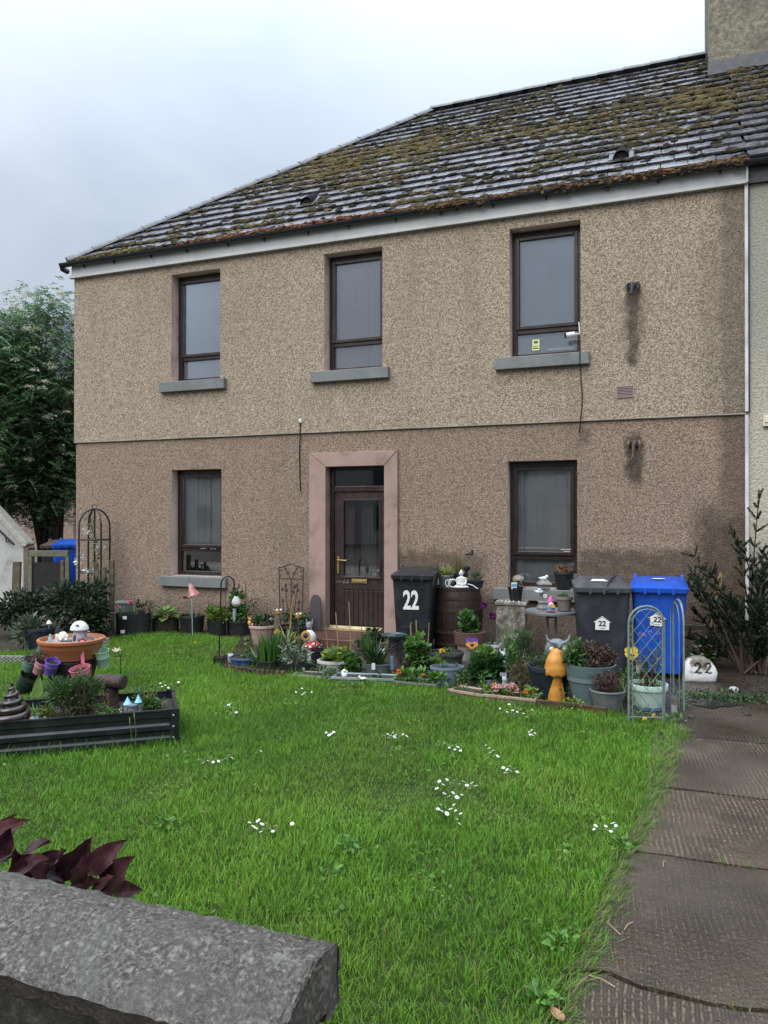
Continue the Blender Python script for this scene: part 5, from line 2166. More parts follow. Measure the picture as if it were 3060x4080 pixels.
prof = [(50 * s, 70 * s), (63 * s, 71 * s), (65 * s, 119 * s), (58 * s, 120 * s), (56 * s, 100 * s)]
m = MB(); m.lathe(prof, 26, caps=False); m.build('rim', M_BROWNP, t)
stems(t, s, [(52, 100, 52, 168)], .006, pm('stick', (.12, .06, .03), .7), 'stick')
t, s = potted('white plastic pot with two round purple alliums', 1963, 2636, 74, 58, 68, M_CREAMP, [BL(0, 60, 24, 18, 40, 6, .6, 1.0, MG)], .08, rimh=.2)
PURP = [(.17, .035, .16), (.23, .06, .22), (.11, .02, .10)]
for (x, z, r_) in ((-31, 222, 16), (4, 180, 18)):
    stems(t, s, [(x * .3 - 4, 60, x, z)], .004, pm('allium stem', (.08, .1, .05), .5))
    n = 220
    D = RNG.normal(size=(n, 3)); D /= np.linalg.norm(D, axis=1, keepdims=True)
    fol(t, scatter(np.array([x * s, -.01, z * s]) + D * r_ * s * .35, D, r_ * s * .75, T_NE, pal(n, PURP), 3.0), M_LEAF, 'flower_head', None)
potted('grey bowl of lush dark green geranium leaves', 1945, 2752, 84, 74, 44, M_STONEG,
       [B(-2, 88, 66, 62, 420, 30, T_RO, [(.03, .085, .028), (.04, .11, .035), (.055, .13, .04)], clumps=26), B(-4, 140, 36, 24, 60, 26, T_RO, LG), B(-60, 52, 22, 50, 120, 16, T_NE, LG, wid=2)], .04)
potted('low grey pot of grey-green lavender with upright stems', 2085, 2690, 84, 70, 40, M_CHAR,
       [B(-6, 112, 58, 62, 800, 20, T_NE, [(.06, .11, .05), (.08, .14, .06), (.05, .09, .04)], clumps=26, wid=1.6, up=.9), BL(-30, 40, 24, 30, 160, 7, .2, .5, LG, 5)], .02)
potted('round brown and green heath bush drooping over its pot', 2085, 2764, 66, 56, 34, M_BLACKP,
       [B(0, 76, 46, 50, 950, 18, T_NE, BR + [(.10, .11, .045), (.07, .09, .03)], clumps=24, wid=1.2, up=.2)], .02)
potted('big dark navy pot with green sprigs behind the wooden mushroom', 2205, 2800, 176, 130, 138, M_NAVY,
       [B(-30, 156, 62, 42, 480, 16, T_NE, MG + DG, clumps=22, wid=2), B(40, 60, 30, 40, 14, 26, T_OV, MG, cy=-75)], .02)
t, s = potted('large grey teal planter of mixed green and reddish shrubs', 2366, 2822, 208, 128, 168, M_TEAL,
              [B(-62, 196, 56, 62, 430, 26, T_OV, MG + [(.09, .16, .05), (.07, .13, .04)], clumps=24), B(20, 200, 66, 60, 620, 16, T_OV, RB + [(.06, .07, .03), (.11, .05, .03)], clumps=30, wid=.8),
               B(75, 190, 36, 46, 200, 14, T_OV, RB + BR, clumps=14)], .0, n=32)
prof = [(64.5 * s + (104 - 64) * s * u + .003, 168 * s * u) for u in (.62, .66)]
m = MB(); m.lathe([(prof[0][0] + .004, prof[0][1] - .004), (prof[0][0] + .004, prof[0][1] + .01), (prof[1][0], prof[1][1] + .02)], 32, caps=False); m.build('band', M_TEAL, t)
t, s = potted('silver ribbed bowl of dry reddish twiggy sedum', 2434, 2848, 140, 98, 92, M_GALV,
              [B(-12, 128, 70, 42, 520, 11, T_OV, RB + [(.09, .055, .05), (.12, .06, .055), (.05, .04, .035)], clumps=34), BL(52, 70, 14, 24, 90, 4, .4, 1.2, LG + BR, 5)], .04, ribs=7, rimh=.08)
mb = MB()
rn = random.Random(5)
for i in range(30):
    a = rn.uniform(0, 6.28)
    r_ = rn.uniform(20, 72)
    e = Vector((-8 * s + math.cos(a) * r_ * s, math.sin(a) * r_ * s * .8, rn.uniform(95, 160) * s))
    mb.tube([(0, 0, 78 * s), (e.x * .5, e.y * .5, 95 * s), e], [.005, .004, .002], 4, False)
mb.build('twig', pm('red brown twig', (.07, .03, .025), .7), t, kind='stuff')
t, s = potted('mint green glazed pot inside the arched trellis', 2602, 2842, 148, 118, 108, M_MINT,
              [BL(0, 95, 40, 40, 210, 4, .12, .5, BR + RB + LG, 6), B(20, 190, 36, 110, 110, 15, T_OV, LG + BR + YG, clumps=14), B(-40, 70, 50, 60, 60, 14, T_OV, MG, clumps=8)], .05, rimh=.2)
m = MB(); m.lathe([(58 * s, .004), (64 * s, 10 * s), (62 * s, 22 * s), (58 * s, 24 * s)], 26, caps=False); m.build('saucer', pm('blue saucer', (.05, .11, .2), .4), t)
for (x, z) in ((-24, 300), (-34, 310), (38, 290), (46, 284), (0, 318), (22, 330), (-12, 296), (52, 300)):
    flower(t, s, x, z, 8, [(.25, .14, .34), (.3, .18, .38)], y=rn.uniform(-30, 30))

# ---- troughs along the lawn edge
def trough(label, pa, pb, hpx, depth, mat, name='trough', soil=True):
    a, b = G(*pa), G(*pb)
    s = (mpp(a) + mpp(b)) / 2
    d = b - a
    L = d.length
    rz = math.atan2(d.y, d.x)
    t = thing(name, label, 'planter', a, rz)
    h = hpx * s
    m = MB()
    T = .014
    m.add([(0.01, .012, 0), (L - .01, .012, 0), (L - .01, depth - .012, 0), (.01, depth - .012, 0), (0, 0, h), (L, 0, h), (L, depth, h), (0, depth, h),
           (T, T, h), (L - T, T, h), (L - T, depth - T, h), (T, depth - T, h), (T + .004, T + .004, h * .6), (L - T - .004, T + .004, h * .6), (L - T - .004, depth - T - .004, h * .6), (T + .004, depth - T - .004, h * .6)],
          [(3, 2, 1, 0), (0, 1, 5, 4), (1, 2, 6, 5), (2, 3, 7, 6), (3, 0, 4, 7), (4, 5, 9, 8), (5, 6, 10, 9), (6, 7, 11, 10), (7, 4, 8, 11),
           (8, 9, 13, 12), (9, 10, 14, 13), (10, 11, 15, 14), (11, 8, 12, 15), (12, 13, 14, 15)])
    m.build('box', mat, t, .004)
    m = MB()
    m.box(-.008, L + .008, -.008, .004, h - .022, h + .003)
    m.box(-.008, L + .008, depth - .004, depth + .008, h - .022, h + .003)
    m.build('lip', mat, t, .003)
    if soil:
        m = MB(); m.box(T + .004, L - T - .004, T + .004, depth - T - .004, h * .6, h * .82); m.build('soil', M_SOIL, t)
    return t, s, L, h


M_TRB = pm('pale blue-grey tray', (.24, .28, .33), .45, .12, 5, .1, dirt=(.12, .13, .13), damt=.5)
M_TRG = pm('dull grey tray', (.13, .135, .12), .6, .2, 8, .2)
trough('shallow weathered tray at the bed edge below the lambs ear', (1160, 2699), (1325, 2707), 12, .2, pm('old pale tray', (.25, .25, .22), .8, .3, 14, .3))
t, s, L, h = trough('long pale blue-grey tray with a little white figure', (1322, 2718), (1568, 2727), 22, .22, M_TRB)
fol(t, [bush((L * .75, .1, h), (.12, .06, .04), 60, .035, T_OV, DG)])
t2 = thing('angel_figurine', 'tiny white seated angel on the blue-grey tray', 'figurine', Vector(t.location) + Vector((L * .2, .03, h * .82)), YAW)
m = MB(); m.ell((0, 0, .03), (.026, .022, .035)); m.ell((0, -.004, .075), (.016, .016, .018)); m.build('body', M_WHITE, t2)
m = MB(); m.ell((.022, .012, .05), (.012, .006, .028)); m.ell((-.022, .012, .05), (.012, .006, .028)); m.build('wing', M_WHITE, t2)
t3 = thing('cherub_figurine', 'tiny white lying figure at the end of the blue-grey tray', 'figurine', Vector(t.location) + Vector((L * .52, .035, h * .82)), YAW)
m = MB(); m.ell((0, 0, .012), (.035, .018, .014)); m.ell((-.035, 0, .026), (.014, .014, .014)); m.build('body', M_WHITE, t3)
t, s, L, h = trough('grey trough of pot marigold plants', (1572, 2732), (1738, 2748), 20, .2, M_TRG)
fol(t, [bush((L * u, .09, h + .045), (.095, .07, .06), 44, .06, T_OV, LG + [(.07, .17, .03)], 8, .8) for u in (.1, .32, .55, .78, .97)])
flower(t, s, 10, 52, 12, [(.75, .16, .02), (.8, .22, .03)], y=20); flower(t, s, 118, 45, 9, [(.8, .22, .03)], y=20)
t, s, L, h = trough('long pinkish trough at the lawn edge, nearly bare', (1788, 2768), (1926, 2792), 24, .2, M_PINKT)
fol(t, [bush((L * .15, .1, h + .01), (.08, .05, .06), 40, .03, T_OV, BR), bush((L * .8, .1, h + .08), (.05, .05, .12), 90, .035, T_NE, LG)])
t, s, L, h = trough('pinkish trough of pink double daisies', (1928, 2794), (2132, 2816), 30, .22, M_PINKT)
fol(t, [bush((L * u, .1, h + .02), (.1, .07, .05), 50, .06, T_OV, LG + YG, 8, .9) for u in (.12, .38, .62, .86)])
for x, z in ((42, 58), (55, 64), (60, 50), (72, 60), (96, 66), (108, 62), (112, 52), (124, 58), (130, 48), (118, 72), (50, 48), (100, 50)):
    flower(t, s, x, z, 10, [(.72, .3, .36), (.75, .42, .46)], y=rn.uniform(0, 40), n=22)
flower(t, s, 32, 62, 9, [(.75, .16, .03)], y=30); flower(t, s, 168, 50, 10, [(.75, .16, .03)], y=20)
flower(t, s, 86, 24, 7, [(.7, .6, .5)], y=-6)
# timber edging
M_PLANK = pm('wet dark plank', (.055, .03, .018), .5, .4, 10, .4, 40)
for i, (pa, pb) in enumerate((((2134, 2822), (2290, 2836)), ((2292, 2838), (2415, 2856)))):
    a, b = G(*pa), G(*pb)
    m = MB(); m.box(0, (b - a).length, 0, .03, 0, .075)
    o = m.build('edging_board', M_PLANK, None, .005)
    o.location = a
    o.rotation_euler = (0, 0, math.atan2((b - a).y, (b - a).x))
    tag(o, ['wet brown edging board below the wooden mushroom', 'wet brown edging board below the teal planter'][i], 'board')
# log-roll edging at the left end of the bed
pts = [(900, 2672), (1010, 2690), (1085, 2696), (1150, 2700)]
t = thing('log_edging', 'low log roll edging in front of the blue bowl', 'edging', G(900, 2672), 0)
o0 = G(900, 2672)
idx = 0
for (pa, pb) in zip(pts[:-1], pts[1:]):
    a, b = G(*pa), G(*pb)
    nlog = int((b - a).length / .055)
    for i in range(nlog):
        q = a.lerp(b, i / nlog) - o0
        m = MB(); m.lathe([(.026, 0), (.026, .05 + rn.uniform(0, .02)), (.018, .07)], 8, q)
        m.build('log', M_PLANK, t)

# ---- canes and stakes
cane(1352, 2640, 2440, -14, .006, 'thin cane leaning beside the doorstep')
cane(1400, 2620, 2398, -10, .005, 'tall dry flower stalk in front of the door', pm('dry stalk', (.28, .24, .13), .7))
cane(1663, 2660, 2470, -5, .006, 'dark cane close to the black wheelie bin')
cane(1632, 2640, 2478, 6, .005, 'thin brown cane left of the black bin')
cane(1652, 2640, 2490, -18, .006, 'brown cane leaning left in front of the black bin')
cane(1700, 2660, 2482, 10, .005, 'cane with blue tie between bin and barrel')
cane(1150, 2560, 2390, 16, .012, 'thick brown stick leaning at the scrolled trellis', pm('brown stick', (.3, .16, .06), .7))
cane(1070, 2600, 2390, -6, .004, 'thin dark twig behind the terracotta pot', M_WOODY)
cane(905, 2535, 2350, -8, .005, 'dark twig beside the hanging light bulb', M_WOODY)
cane(1180, 2650, 2530, -8, .004, 'red brown cane in front of the lambs ear', pm('red cane', (.2, .08, .05), .6))
# ================================================================== BINS, BARREL, TABLE, ORNAMENTS
M_BINBLK = pm('black bin plastic', (.014, .016, .02), .42, .25, 6, .12, 90, dirt=(.045, .045, .045), damt=.4)
M_BINGRY = pm('dark grey bin plastic', (.026, .029, .037), .45, .2, 6, .12, 90, dirt=(.06, .06, .06), damt=.4)
M_BINBLU = pm('blue bin plastic', (.006, .07, .42), .38, .12, 5, .1, 90, dirt=(.02, .05, .2), damt=.35)
M_BINLID = pm('grey bin lid', (.055, .06, .068), .38, .15, 6, .1, 90)
M_STICK = pm('white reflective sticker', (.75, .75, .74), .4, .04)
M_INK = pm('black print', (.015, .015, .015), .5)


def rrect(hx, y0, y1, r, n=4):
    pts = []
    for cx, cy, a0 in ((hx - r, y0 + r, -90), (hx - r, y1 - r, 0), (-hx + r, y1 - r, 90), (-hx + r, y0 + r, 180)):
        for i in range(n + 1):
            a = R(a0 + 90 * i / n)
            pts.append((cx + r * math.cos(a), cy + r * math.sin(a)))
    return pts


def loft(m, rings, cap0=True, cap1=True, smooth=True):
    n = len(rings[0])
    vs = [v for r_ in rings for v in r_]
    fs = [(j * n + i, j * n + (i + 1) % n, (j + 1) * n + (i + 1) % n, (j + 1) * n + i) for j in range(len(rings) - 1) for i in range(n)]
    m.add(vs, fs, smooth)
    b = len(m.v) - len(vs)
    if cap0:
        m.f.append(tuple(b + i for i in reversed(range(n)))); m.sm.append(False)
    if cap1:
        m.f.append(tuple(b + (len(rings) - 1) * n + i for i in range(n))); m.sm.append(False)


def wheelie_bin(label, loc, rz, Wd, Dp, H, mb, ml, group=None, lift=.0):
    """front faces -y; loc is the middle of the front foot"""
    t = thing('wheelie_bin', label, 'bin', loc, rz, group)
    m = MB()
    rings = []
    for u, k_, r_ in ((.0, .80, .05), (.02, .82, .055), (.25, .86, .055), (.9, .985, .05), (.955, 1.0, .045), (.96, 1.04, .045), (.995, 1.05, .045), (1.0, 1.03, .045)):
        y0 = .09 * (1 - u) * .75 * 0 + (.0 if u > .95 else .055 * (1 - u) * .3)
        y1 = Dp * (.78 + .22 * u)
        hx = Wd / 2 * k_ * .95
        yo = -.022 if u > .957 else 0
        rings.append([(x, y, .05 + u * (H - .13)) for x, y in rrect(hx, .03 * (1 - u) + yo, y1, r_)])
    loft(m, rings)
    m.build('body', mb, t, sharp=50)
    # lid
    zt = H - .08
    m = MB()
    hx = Wd / 2
    prof = [(-.035, -.02, 1.0, .0), (-.04, .03, 1.0, .0)]
    rings = []
    for (inset, z0, z1) in ((.0, -.025, -.005), (-.004, .018, .05), (.03, .028, .064), (.075, .052, .1), (.12, .055, .105)):
        ring = []
        for x, y in rrect(hx - inset, -.04 + inset, Dp + .02 - inset * .6, .05):
            u = (y + .04) / (Dp + .06)
            ring.append((x, y, zt + z0 + (z1 - z0) * u))
        rings.append(ring)
    loft(m, rings)
    m.build('lid', ml, t, sharp=40)
    m = MB()
    for sx in (-.32, 0, .32):
        m.box(sx * hx * 1.5 - .014, sx * hx * 1.5 + .014, -.047, -.034, zt - .045, zt + .004)
    m.build('lid_lug', ml, t, .003, kind='stuff')
    m = MB()
    m.tube([(-hx * .8, Dp + .01, zt + .0), (-hx * .8, Dp + .07, zt + .05), (hx * .8, Dp + .07, zt + .05), (hx * .8, Dp + .01, zt)], .017, 8)
    m.build('handle', mb, t)
    for sx in (-1, 1):
        m = MB()
        m.box(sx * hx * .86 - .022, sx * hx * .86 + .022, Dp - .06, Dp + .02, zt + .06, zt + .115, None, (.004, .012))
        m.build('hinge', ml, t, .006)
        m = MB()
        m.lathe([(.03, -.02), (.095, -.02), (.1, -.012), (.1, .012), (.095, .02), (.03, .02)], 20, (sx * (hx * .78), Dp * .82, .1), M=Matrix.Rotation(R(90), 3, 'Y'))
        m.build('wheel', M_BLACKP, t)
    return t


# black bin by the door
p = W(1642, 2300, -1.16); p.z = .012
b1 = wheelie_bin('black wheelie bin with large white 22 between door and barrel', p, R(9), .50, .50, 1.02, M_BINBLK, M_BINBLK)
tm_ = text_mesh('22', .30, .001, .008, .62)
o = link('number', tm_, M_STICK, b1)
o.location = (-.015, .001, .66)
o.rotation_euler = (R(1.2), 0, 0)
m = MB(); m.box(-.15, .15, .013, .022, .34, .345); m.build('moulding', M_BINBLK, b1)


def house_sticker(b, x, z, w, tilt=0.0):
    e = bpy.data.objects.new('house_sticker', None)
    COL.objects.link(e)
    e.parent = b
    e.location = (x, .004, z)
    e.rotation_euler = (R(1.3), tilt, 0)
    for nm, kx, y0, mt in (('border', 1.0, -.002, M_INK), ('face', .93, -.0035, M_STICK)):
        m = MB()
        W_ = w * kx / 2
        hh = w * .82 * kx / 2
        e_ = w * .1 * kx
        m.prism([(-W_ + e_, -hh), (W_ - e_, -hh), (W_ - e_, hh * .12), (W_, hh * .06), (W_ * .98, hh * .18), (0, hh * 1.02), (-W_ * .98, hh * .18), (-W_, hh * .06), (-W_ + e_, hh * .12)], y0, y0 + .0015)
        m.build(nm, mt, e)
    m = MB()
    for sg in (-1, 1):
        m.add([(sg * w * .47, -.0042, w * .07), (sg * w * .47, -.0042, w * .045), (0, -.0042, w * .325), (0, -.0042, w * .355)], [(0, 1, 2, 3) if sg < 0 else (3, 2, 1, 0)])
    m.build('roof_line', M_INK, e)
    tm = text_mesh('22', w * .40, .0008, w * .012, 1.0)
    o = link('number', tm, M_INK, e)
    o.location = (0, -.0045, -w * .045)
    m = MB()
    n = 9
    vs = []
    for i in range(n + 1):
        u = -1 + 2 * i / n
        vs += [(u * w * .23, -.0045, -w * .235 - w * .09 * (1 - u * u)), (u * w * .23, -.0045, -w * .235 - w * .06 * (1 - u * u))]
    m.add(vs, [(2 * i, 2 * i + 2, 2 * i + 3, 2 * i + 1) for i in range(n)])
    m.build('smile', M_INK, e)


p = W(2405, 2330, -1.46); p.z = .012
b2 = wheelie_bin('dark grey wheelie bin with white house-shaped 22 sticker', p, R(11), .56, .62, .975, M_BINGRY, M_BINLID)
house_sticker(b2, -.015, .555, .185)
m = MB(); m.add([(-.12, .12, 0.972), (.06, .12, .972), (.02, .23, .984), (-.09, .23, .984)], [(0, 1, 2, 3)]); m.build('lid_sticker', M_STICK, b2)
m = MB(); m.tube([(.03, -.05, .885), (.045, .02, .945), (.09, .16, .99), (.15, .34, 1.005)], .012, 6); m.build('strap', M_BLACKP, b2)
p = W(2625, 2330, -1.30); p.z = .012
b3 = wheelie_bin('bright blue wheelie bin with house-shaped 22 sticker behind the arched trellis', p, R(2), .56, .62, .975, M_BINBLU, M_BINBLU)
house_sticker(b3, -.015, .60, .185, R(3))
m = MB(); m.ell((0, .3, .988), (.07, .05, .003), 16, 4); m.build('lid_sticker', M_STICK, b3)

# bins behind the gate
m_ = camxy(268, 12.9)
b4 = wheelie_bin('plain blue wheelie bin in the side passage behind the gate', m_, YAW + R(10), .5, .55, 1.24, M_BINBLU, M_BINBLU)
m_ = camxy(222, 13.1)
M_BINBRN = pm('brown bin', (.075, .045, .035), .5, .15)
b5 = wheelie_bin('brown lidded wheelie bin in the side passage behind the gate', m_, YAW + R(10), .5, .55, 1.22, M_BINBLK, M_BINBRN)

# ---- whisky barrel
k = Mat('wet oak staves')
x_, y_, z_ = k.xyz()
n1 = k.noise(1, 5, .6, k.mapped((26, 26, 3)))
c = k.ramp(n1, [(.3, (.013, .008, .007)), (.6, (.032, .018, .014)), (.8, (.06, .036, .028))])
n2 = k.noise(3, 4)
c = k.mix(n2.ss(.45, .7) * .5, c, (.02, .013, .011))
M_OAK = k.bsdf(c, .5, 0, .4, k.bump(n1, .4, .004))
p = W(1820, 2500, -.56); p.z = .012
bar = thing('barrel', 'old dark oak barrel with iron hoops carrying pots and buddha', 'barrel', p, 0)
HB, R0, R1 = .80, .265, .315
rad = lambda u: R0 + (R1 - R0) * (1 - (2 * u - 1) ** 2)
ns = 22
for i in range(ns):
    a0, a1 = 2 * math.pi * i / ns + .006, 2 * math.pi * (i + 1) / ns - .006
    m = MB()
    vs, fs = [], []
    dr = rn.uniform(-.003, .003)
    for j in range(9):
        u = j / 8
        for a, rr in ((a0, rad(u) + dr), ((a0 + a1) / 2, rad(u) + dr + .001), (a1, rad(u) + dr), (a1, rad(u) - .025), (a0, rad(u) - .025)):
            vs.append((math.cos(a) * rr, math.sin(a) * rr, u * HB))
    for j in range(8):
        for q in range(5):
            fs.append((j * 5 + q, j * 5 + (q + 1) % 5, (j + 1) * 5 + (q + 1) % 5, (j + 1) * 5 + q))
    fs += [(4, 3, 2, 1, 0), tuple(40 + q for q in range(5))]
    m.add(vs, fs, False)
    m.build('stave', M_OAK, bar)
M_HOOP = pm('rusty hoop', (.045, .028, .022), .55, .35, 10, .3, metal=.4)
for u in (.03, .16, .34, .66, .84, .97):
    m = MB()
    r_ = rad(u) + .005
    m.lathe([(r_, u * HB - .02), (r_ + .003, u * HB - .018), (r_ + .003 * (1 if u < .5 else .6), u * HB + .018), (r_ - .002, u * HB + .02)], 44, caps=False)
    m.build('hoop', M_HOOP, bar)
m = MB(); m.lathe([(.255, HB - .04), (.255, HB - .02)], 30); m.build('head', M_OAK, bar)
ZB_ = HB - .02
bx, by, bz = bar.location
sB = mpp(bar.location)


def onbarrel(px, dy):
    k_ = ray(px, 2300)
    q = W(px, 2300, by + dy)
    return Vector((q.x, by + dy, bz + ZB_))


potted('galvanised bucket of yellow-green sedge on the barrel', 0, 0, 64, 50, 50, M_GALV, [BL(0, 44, 22, 110, 52, 3.5, .45, 1.2, YG + [(.22, .3, .05)], 5)], .05, at=(onbarrel(1777, -.03), sB), ribs=4)
potted('black pot of tall upright orange-green sedge on the barrel', 0, 0, 56, 44, 52, M_BLACKP, [BL(-6, 44, 12, 46, 92, 3, .12, .25, [(.1, .14, .05), (.26, .2, .06), (.08, .12, .05)], 5)], .03, at=(onbarrel(1832, .12), sB))
potted('black oblong planter of grey-green lavender on the barrel', 0, 0, 72, 56, 30, M_NAVY, [B(2, 46, 26, 30, 260, 16, T_NE, [(.10, .13, .08), (.08, .11, .06)], clumps=16, wid=1.5, up=1.0)], .05, at=(onbarrel(1892, -.02), sB), sy=.6)
# buddha
bu = thing('buddha_statue', 'white seated buddha statue on top of the barrel', 'statue', onbarrel(1838, -.16), YAW)
s = sB * .97
m = MB()
loft(m, [[(x * s, y * s, z * s) for x, y in [(math.cos(a) * rx, math.sin(a) * ry - oy) for a in [2 * math.pi * q / 20 for q in range(20)]]] for (z, rx, ry, oy) in
         ((0, 24, 13, 2), (4, 26, 15, 3), (10, 25, 14, 2), (16, 19, 12, 0), (22, 15.5, 10, 0), (32, 16.5, 10, 0), (42, 17, 9.5, 0), (47, 14, 8.5, 0), (50, 6, 6, 0), (53, 4.6, 5, 0), (56, 7, 7, 0), (62, 8.2, 8.6, 0), (68, 7.6, 8, 0), (72, 5, 5.5, 0), (75, 3.2, 3.4, 0), (78, .6, .6, 0))])
for sg in (-1, 1):
    m.tube([(sg * 15 * s, 0, 45 * s), (sg * 18.5 * s, -2 * s, 32 * s), (sg * 15 * s, -9 * s, 20 * s), (sg * 3 * s, -13 * s, 17 * s)], [4.5 * s, 4.6 * s, 4 * s, 3 * s], 8)
    m.tube([(sg * 10 * s, 0, 8 * s), (sg * 24 * s, -8 * s, 6 * s), (sg * 2 * s, -17 * s, 5 * s)], [6 * s, 6 * s, 4 * s], 8)
    m.ell((sg * 8 * s, 0, 61 * s), (1.6 * s, 2 * s, 5 * s), 8, 6)
m.ell((0, -8.6 * s, 61.5 * s), (1.4 * s, 1.8 * s, 2.2 * s), 8, 6)
m.build('body', pm('white painted concrete', (.62, .62, .62), .7, .1, 20, .3, dirt=(.3, .3, .3), damt=.5, dscale=14), bu)
# white hose loops
m = MB()
pts = []
o_ = onbarrel(1800, -.14)
for i in range(60):
    a = i / 59 * 2 * math.pi * 3.2
    pts.append((math.cos(a) * .06 + .02 * math.sin(a * .5), math.sin(a) * .015 - .001 * i, .055 + .045 * math.sin(a) + .01))
pts += [(-.06, -.04, .02), (-.13, -.06, .008)]
m.tube([(q[0], q[1], max(q[2], .008)) for q in pts], .0035, 5)
o = m.build('hose', M_WHITE)
o.location = o_
o.rotation_euler = (0, 0, YAW)
tag(o, 'coiled thin white hose beside the buddha on the barrel', 'hose')
m = MB()
m.tube([(0, 0, .06), (.06, -.03, .045), (.12, -.06, .006)], .005, 5)
o = m.build('hose', M_WHITE)
o.location = onbarrel(1862, -.14)
o.rotation_euler = (0, 0, YAW)
tag(o, 'short white hose end lying right of the buddha', 'hose')
# grabber / solar spotlight on a stake
sp = thing('spotlight', 'black solar spotlight on thin steel stake at the back of the barrel', 'lamp', onbarrel(1868, .1), YAW)
m = MB(); m.tube([(0, 0, 0), (4 * sB, 0, 60 * sB), (14 * sB, 0, 142 * sB)], .005, 6); m.build('stake', M_STEEL, sp)
m = MB(); m.box(10 * sB, 18 * sB, -.01, .012, 126 * sB, 150 * sB); m.tube([(12 * sB, 0, 134 * sB), (-14 * sB, -.02, 130 * sB)], .012, 8); m.build('panel', M_BLACKP, sp)
m = MB(); m.lathe([(6 * sB, 40 * sB), (7 * sB, 66 * sB), (13 * sB, 70 * sB), (14 * sB, 80 * sB), (9 * sB, 84 * sB)], 14, (-9 * sB, .0, 0)); m.build('lamp_head', M_BLACKP, sp)

# ---- concrete box and table under the right window
p = W(2034, 2500, -.72); p.z = .012
s = mpp(p)
k = Mat('lichen concrete')
n1 = k.noise(9, 6, .7)
c = k.ramp(n1, [(.35, (.055, .05, .04)), (.5, (.16, .145, .12)), (.62, (.36, .34, .31)), (.75, (.24, .22, .18))])
M_LICH = k.bsdf(c, .85, 0, .3, k.bump(n1, .6, .01))
cb_ = thing('concrete_box', 'lichen stained concrete box with lid below the right window', 'box', p, R(6))
m = MB(); m.box(-.17, .17, 0, .33, 0, .60); m.build('body', M_LICH, cb_, .008)
m = MB(); m.box(-.185, .185, -.012, .345, .603, .645); m.build('lid', M_LICH, cb_, .01)
for i in range(5):
    m = MB(); m.ell((0, 0, 0), (.012, .01, .006), 8, 4)
    o = m.build('pebble', M_WHITE)
    o.location = Vector(p) + Vector((-.12 + i * .05 + rn.uniform(-.01, .01), .04 + rn.uniform(-.01, .03), .651))
    tag(o, 'small pale pebble lying on the lichen stained concrete box', 'pebble', 'pebbles on the concrete box')
zc_ = .012 + .645
potted('black pot of bare wiry twigs with a plant tag on the concrete box', 0, 0, 60, 46, 56, M_BLACKP, [BL(0, 50, 16, 46, 52, 2, .7, 1.0, BR + DG, 5), B(0, 70, 34, 18, 40, 8, T_OV, DG)], .03, at=(Vector((p.x + .03, p.y + .14, zc_)), s))
tg = thing('plant_tag', 'blue and white plant tag hanging in the bare twigs', 'tag', Vector((p.x + .03, p.y + .06, zc_ + .18)), YAW)
m = MB(); m.box(-.032, .032, -.002, .002, -.035, .045); m.build('card', M_LABEL, tg)
m = MB(); m.box(-.028, .028, -.003, -.0025, -.005, .028); m.build('print', pm('blue print', (.12, .3, .5), .5), tg)

p = W(2197, 2450, -1.02); p.z = .012
s = mpp(p)
tb = thing('table', 'small round grey metal table under the right window', 'table', p, YAW)
zt_ = CAM.z - (2432 - HOR) * s - .012
M_GREYM = pm('grey painted metal', (.16, .17, .18), .45, .15, 8, .1, dirt=(.12, .07, .045), damt=.5)
m = MB(); m.lathe([(.265, zt_ - .028), (.285, zt_ - .03), (.29, zt_ - .01), (.285, zt_ + .003), (.27, zt_), (.26, zt_ - .006), (.001, zt_ - .005)], 40); m.build('top', M_GREYM, tb)
for sg in (-1, 1):
    m = MB(); m.tube([(sg * 17 * s, 0, zt_ - .02), (sg * 15 * s, 0, .22), (sg * 18 * s, -.02, .14)], .014, 8); m.build('post', M_GREYM, tb)
    m = MB(); m.tube([(sg * 16 * s, 0, .2), (sg * 40 * s, -.08, .1), (sg * 62 * s, -.16, .012)], .014, 8); m.build('leg', M_GREYM, tb)
    m = MB(); m.tube([(sg * 14 * s, 0, .18), (sg * 24 * s, .12, .08), (sg * 32 * s, .2, .012)], .014, 8); m.build('leg', M_GREYM, tb)
for z in (zt_ - .07, .26):
    m = MB(); m.box(-16 * s, 16 * s, -.008, .008, z - .012, z + .012); m.build('rung', M_GREYM, tb)
TZ = .012 + zt_


def ontable(px, dy):
    q = W(px, 2400, p.y + dy)
    return Vector((q.x, p.y + dy, TZ))


potted('taupe plastic pot with a tuft of green on the grey table', 0, 0, 64, 48, 56, pm('taupe plastic', (.17, .15, .135), .5, .1), [B(-8, 60, 24, 12, 110, 8, T_OV, MG, clumps=10)], .06, at=(ontable(2248, .03), s), rimh=.22)
# lantern statue with birds
ls = thing('birdhouse_statue', 'weathered grey stone tower ornament with two white birds on the table', 'statue', ontable(2168, .1), YAW)
M_PAG = pm('weathered stone', (.20, .19, .18), .8, .3, 30, .5, dirt=(.08, .075, .07), damt=.6, dscale=10)
m = MB()
sq = lambda z, h_: [(x * s, y * s, z * s) for x, y in ((-h_, -h_), (h_, -h_), (h_, h_), (-h_, h_))]
loft(m, [sq(0, 26), sq(8, 26), sq(14, 21), sq(22, 19), sq(26, 23), sq(30, 23), sq(34, 17), sq(78, 16), sq(82, 20), sq(96, 19), sq(99, 27), sq(104, 26), sq(118, 12), sq(122, 9)], smooth=False)
m.build('tower', M_PAG, ls, .003)
m = MB()
for i in range(8):
    a = 2 * math.pi * i / 8
    m.ell((math.cos(a) * 6 * s, -17.5 * s, 54 * s + math.sin(a) * 6 * s), (3 * s, 1.5 * s, 3 * s), 6, 4)
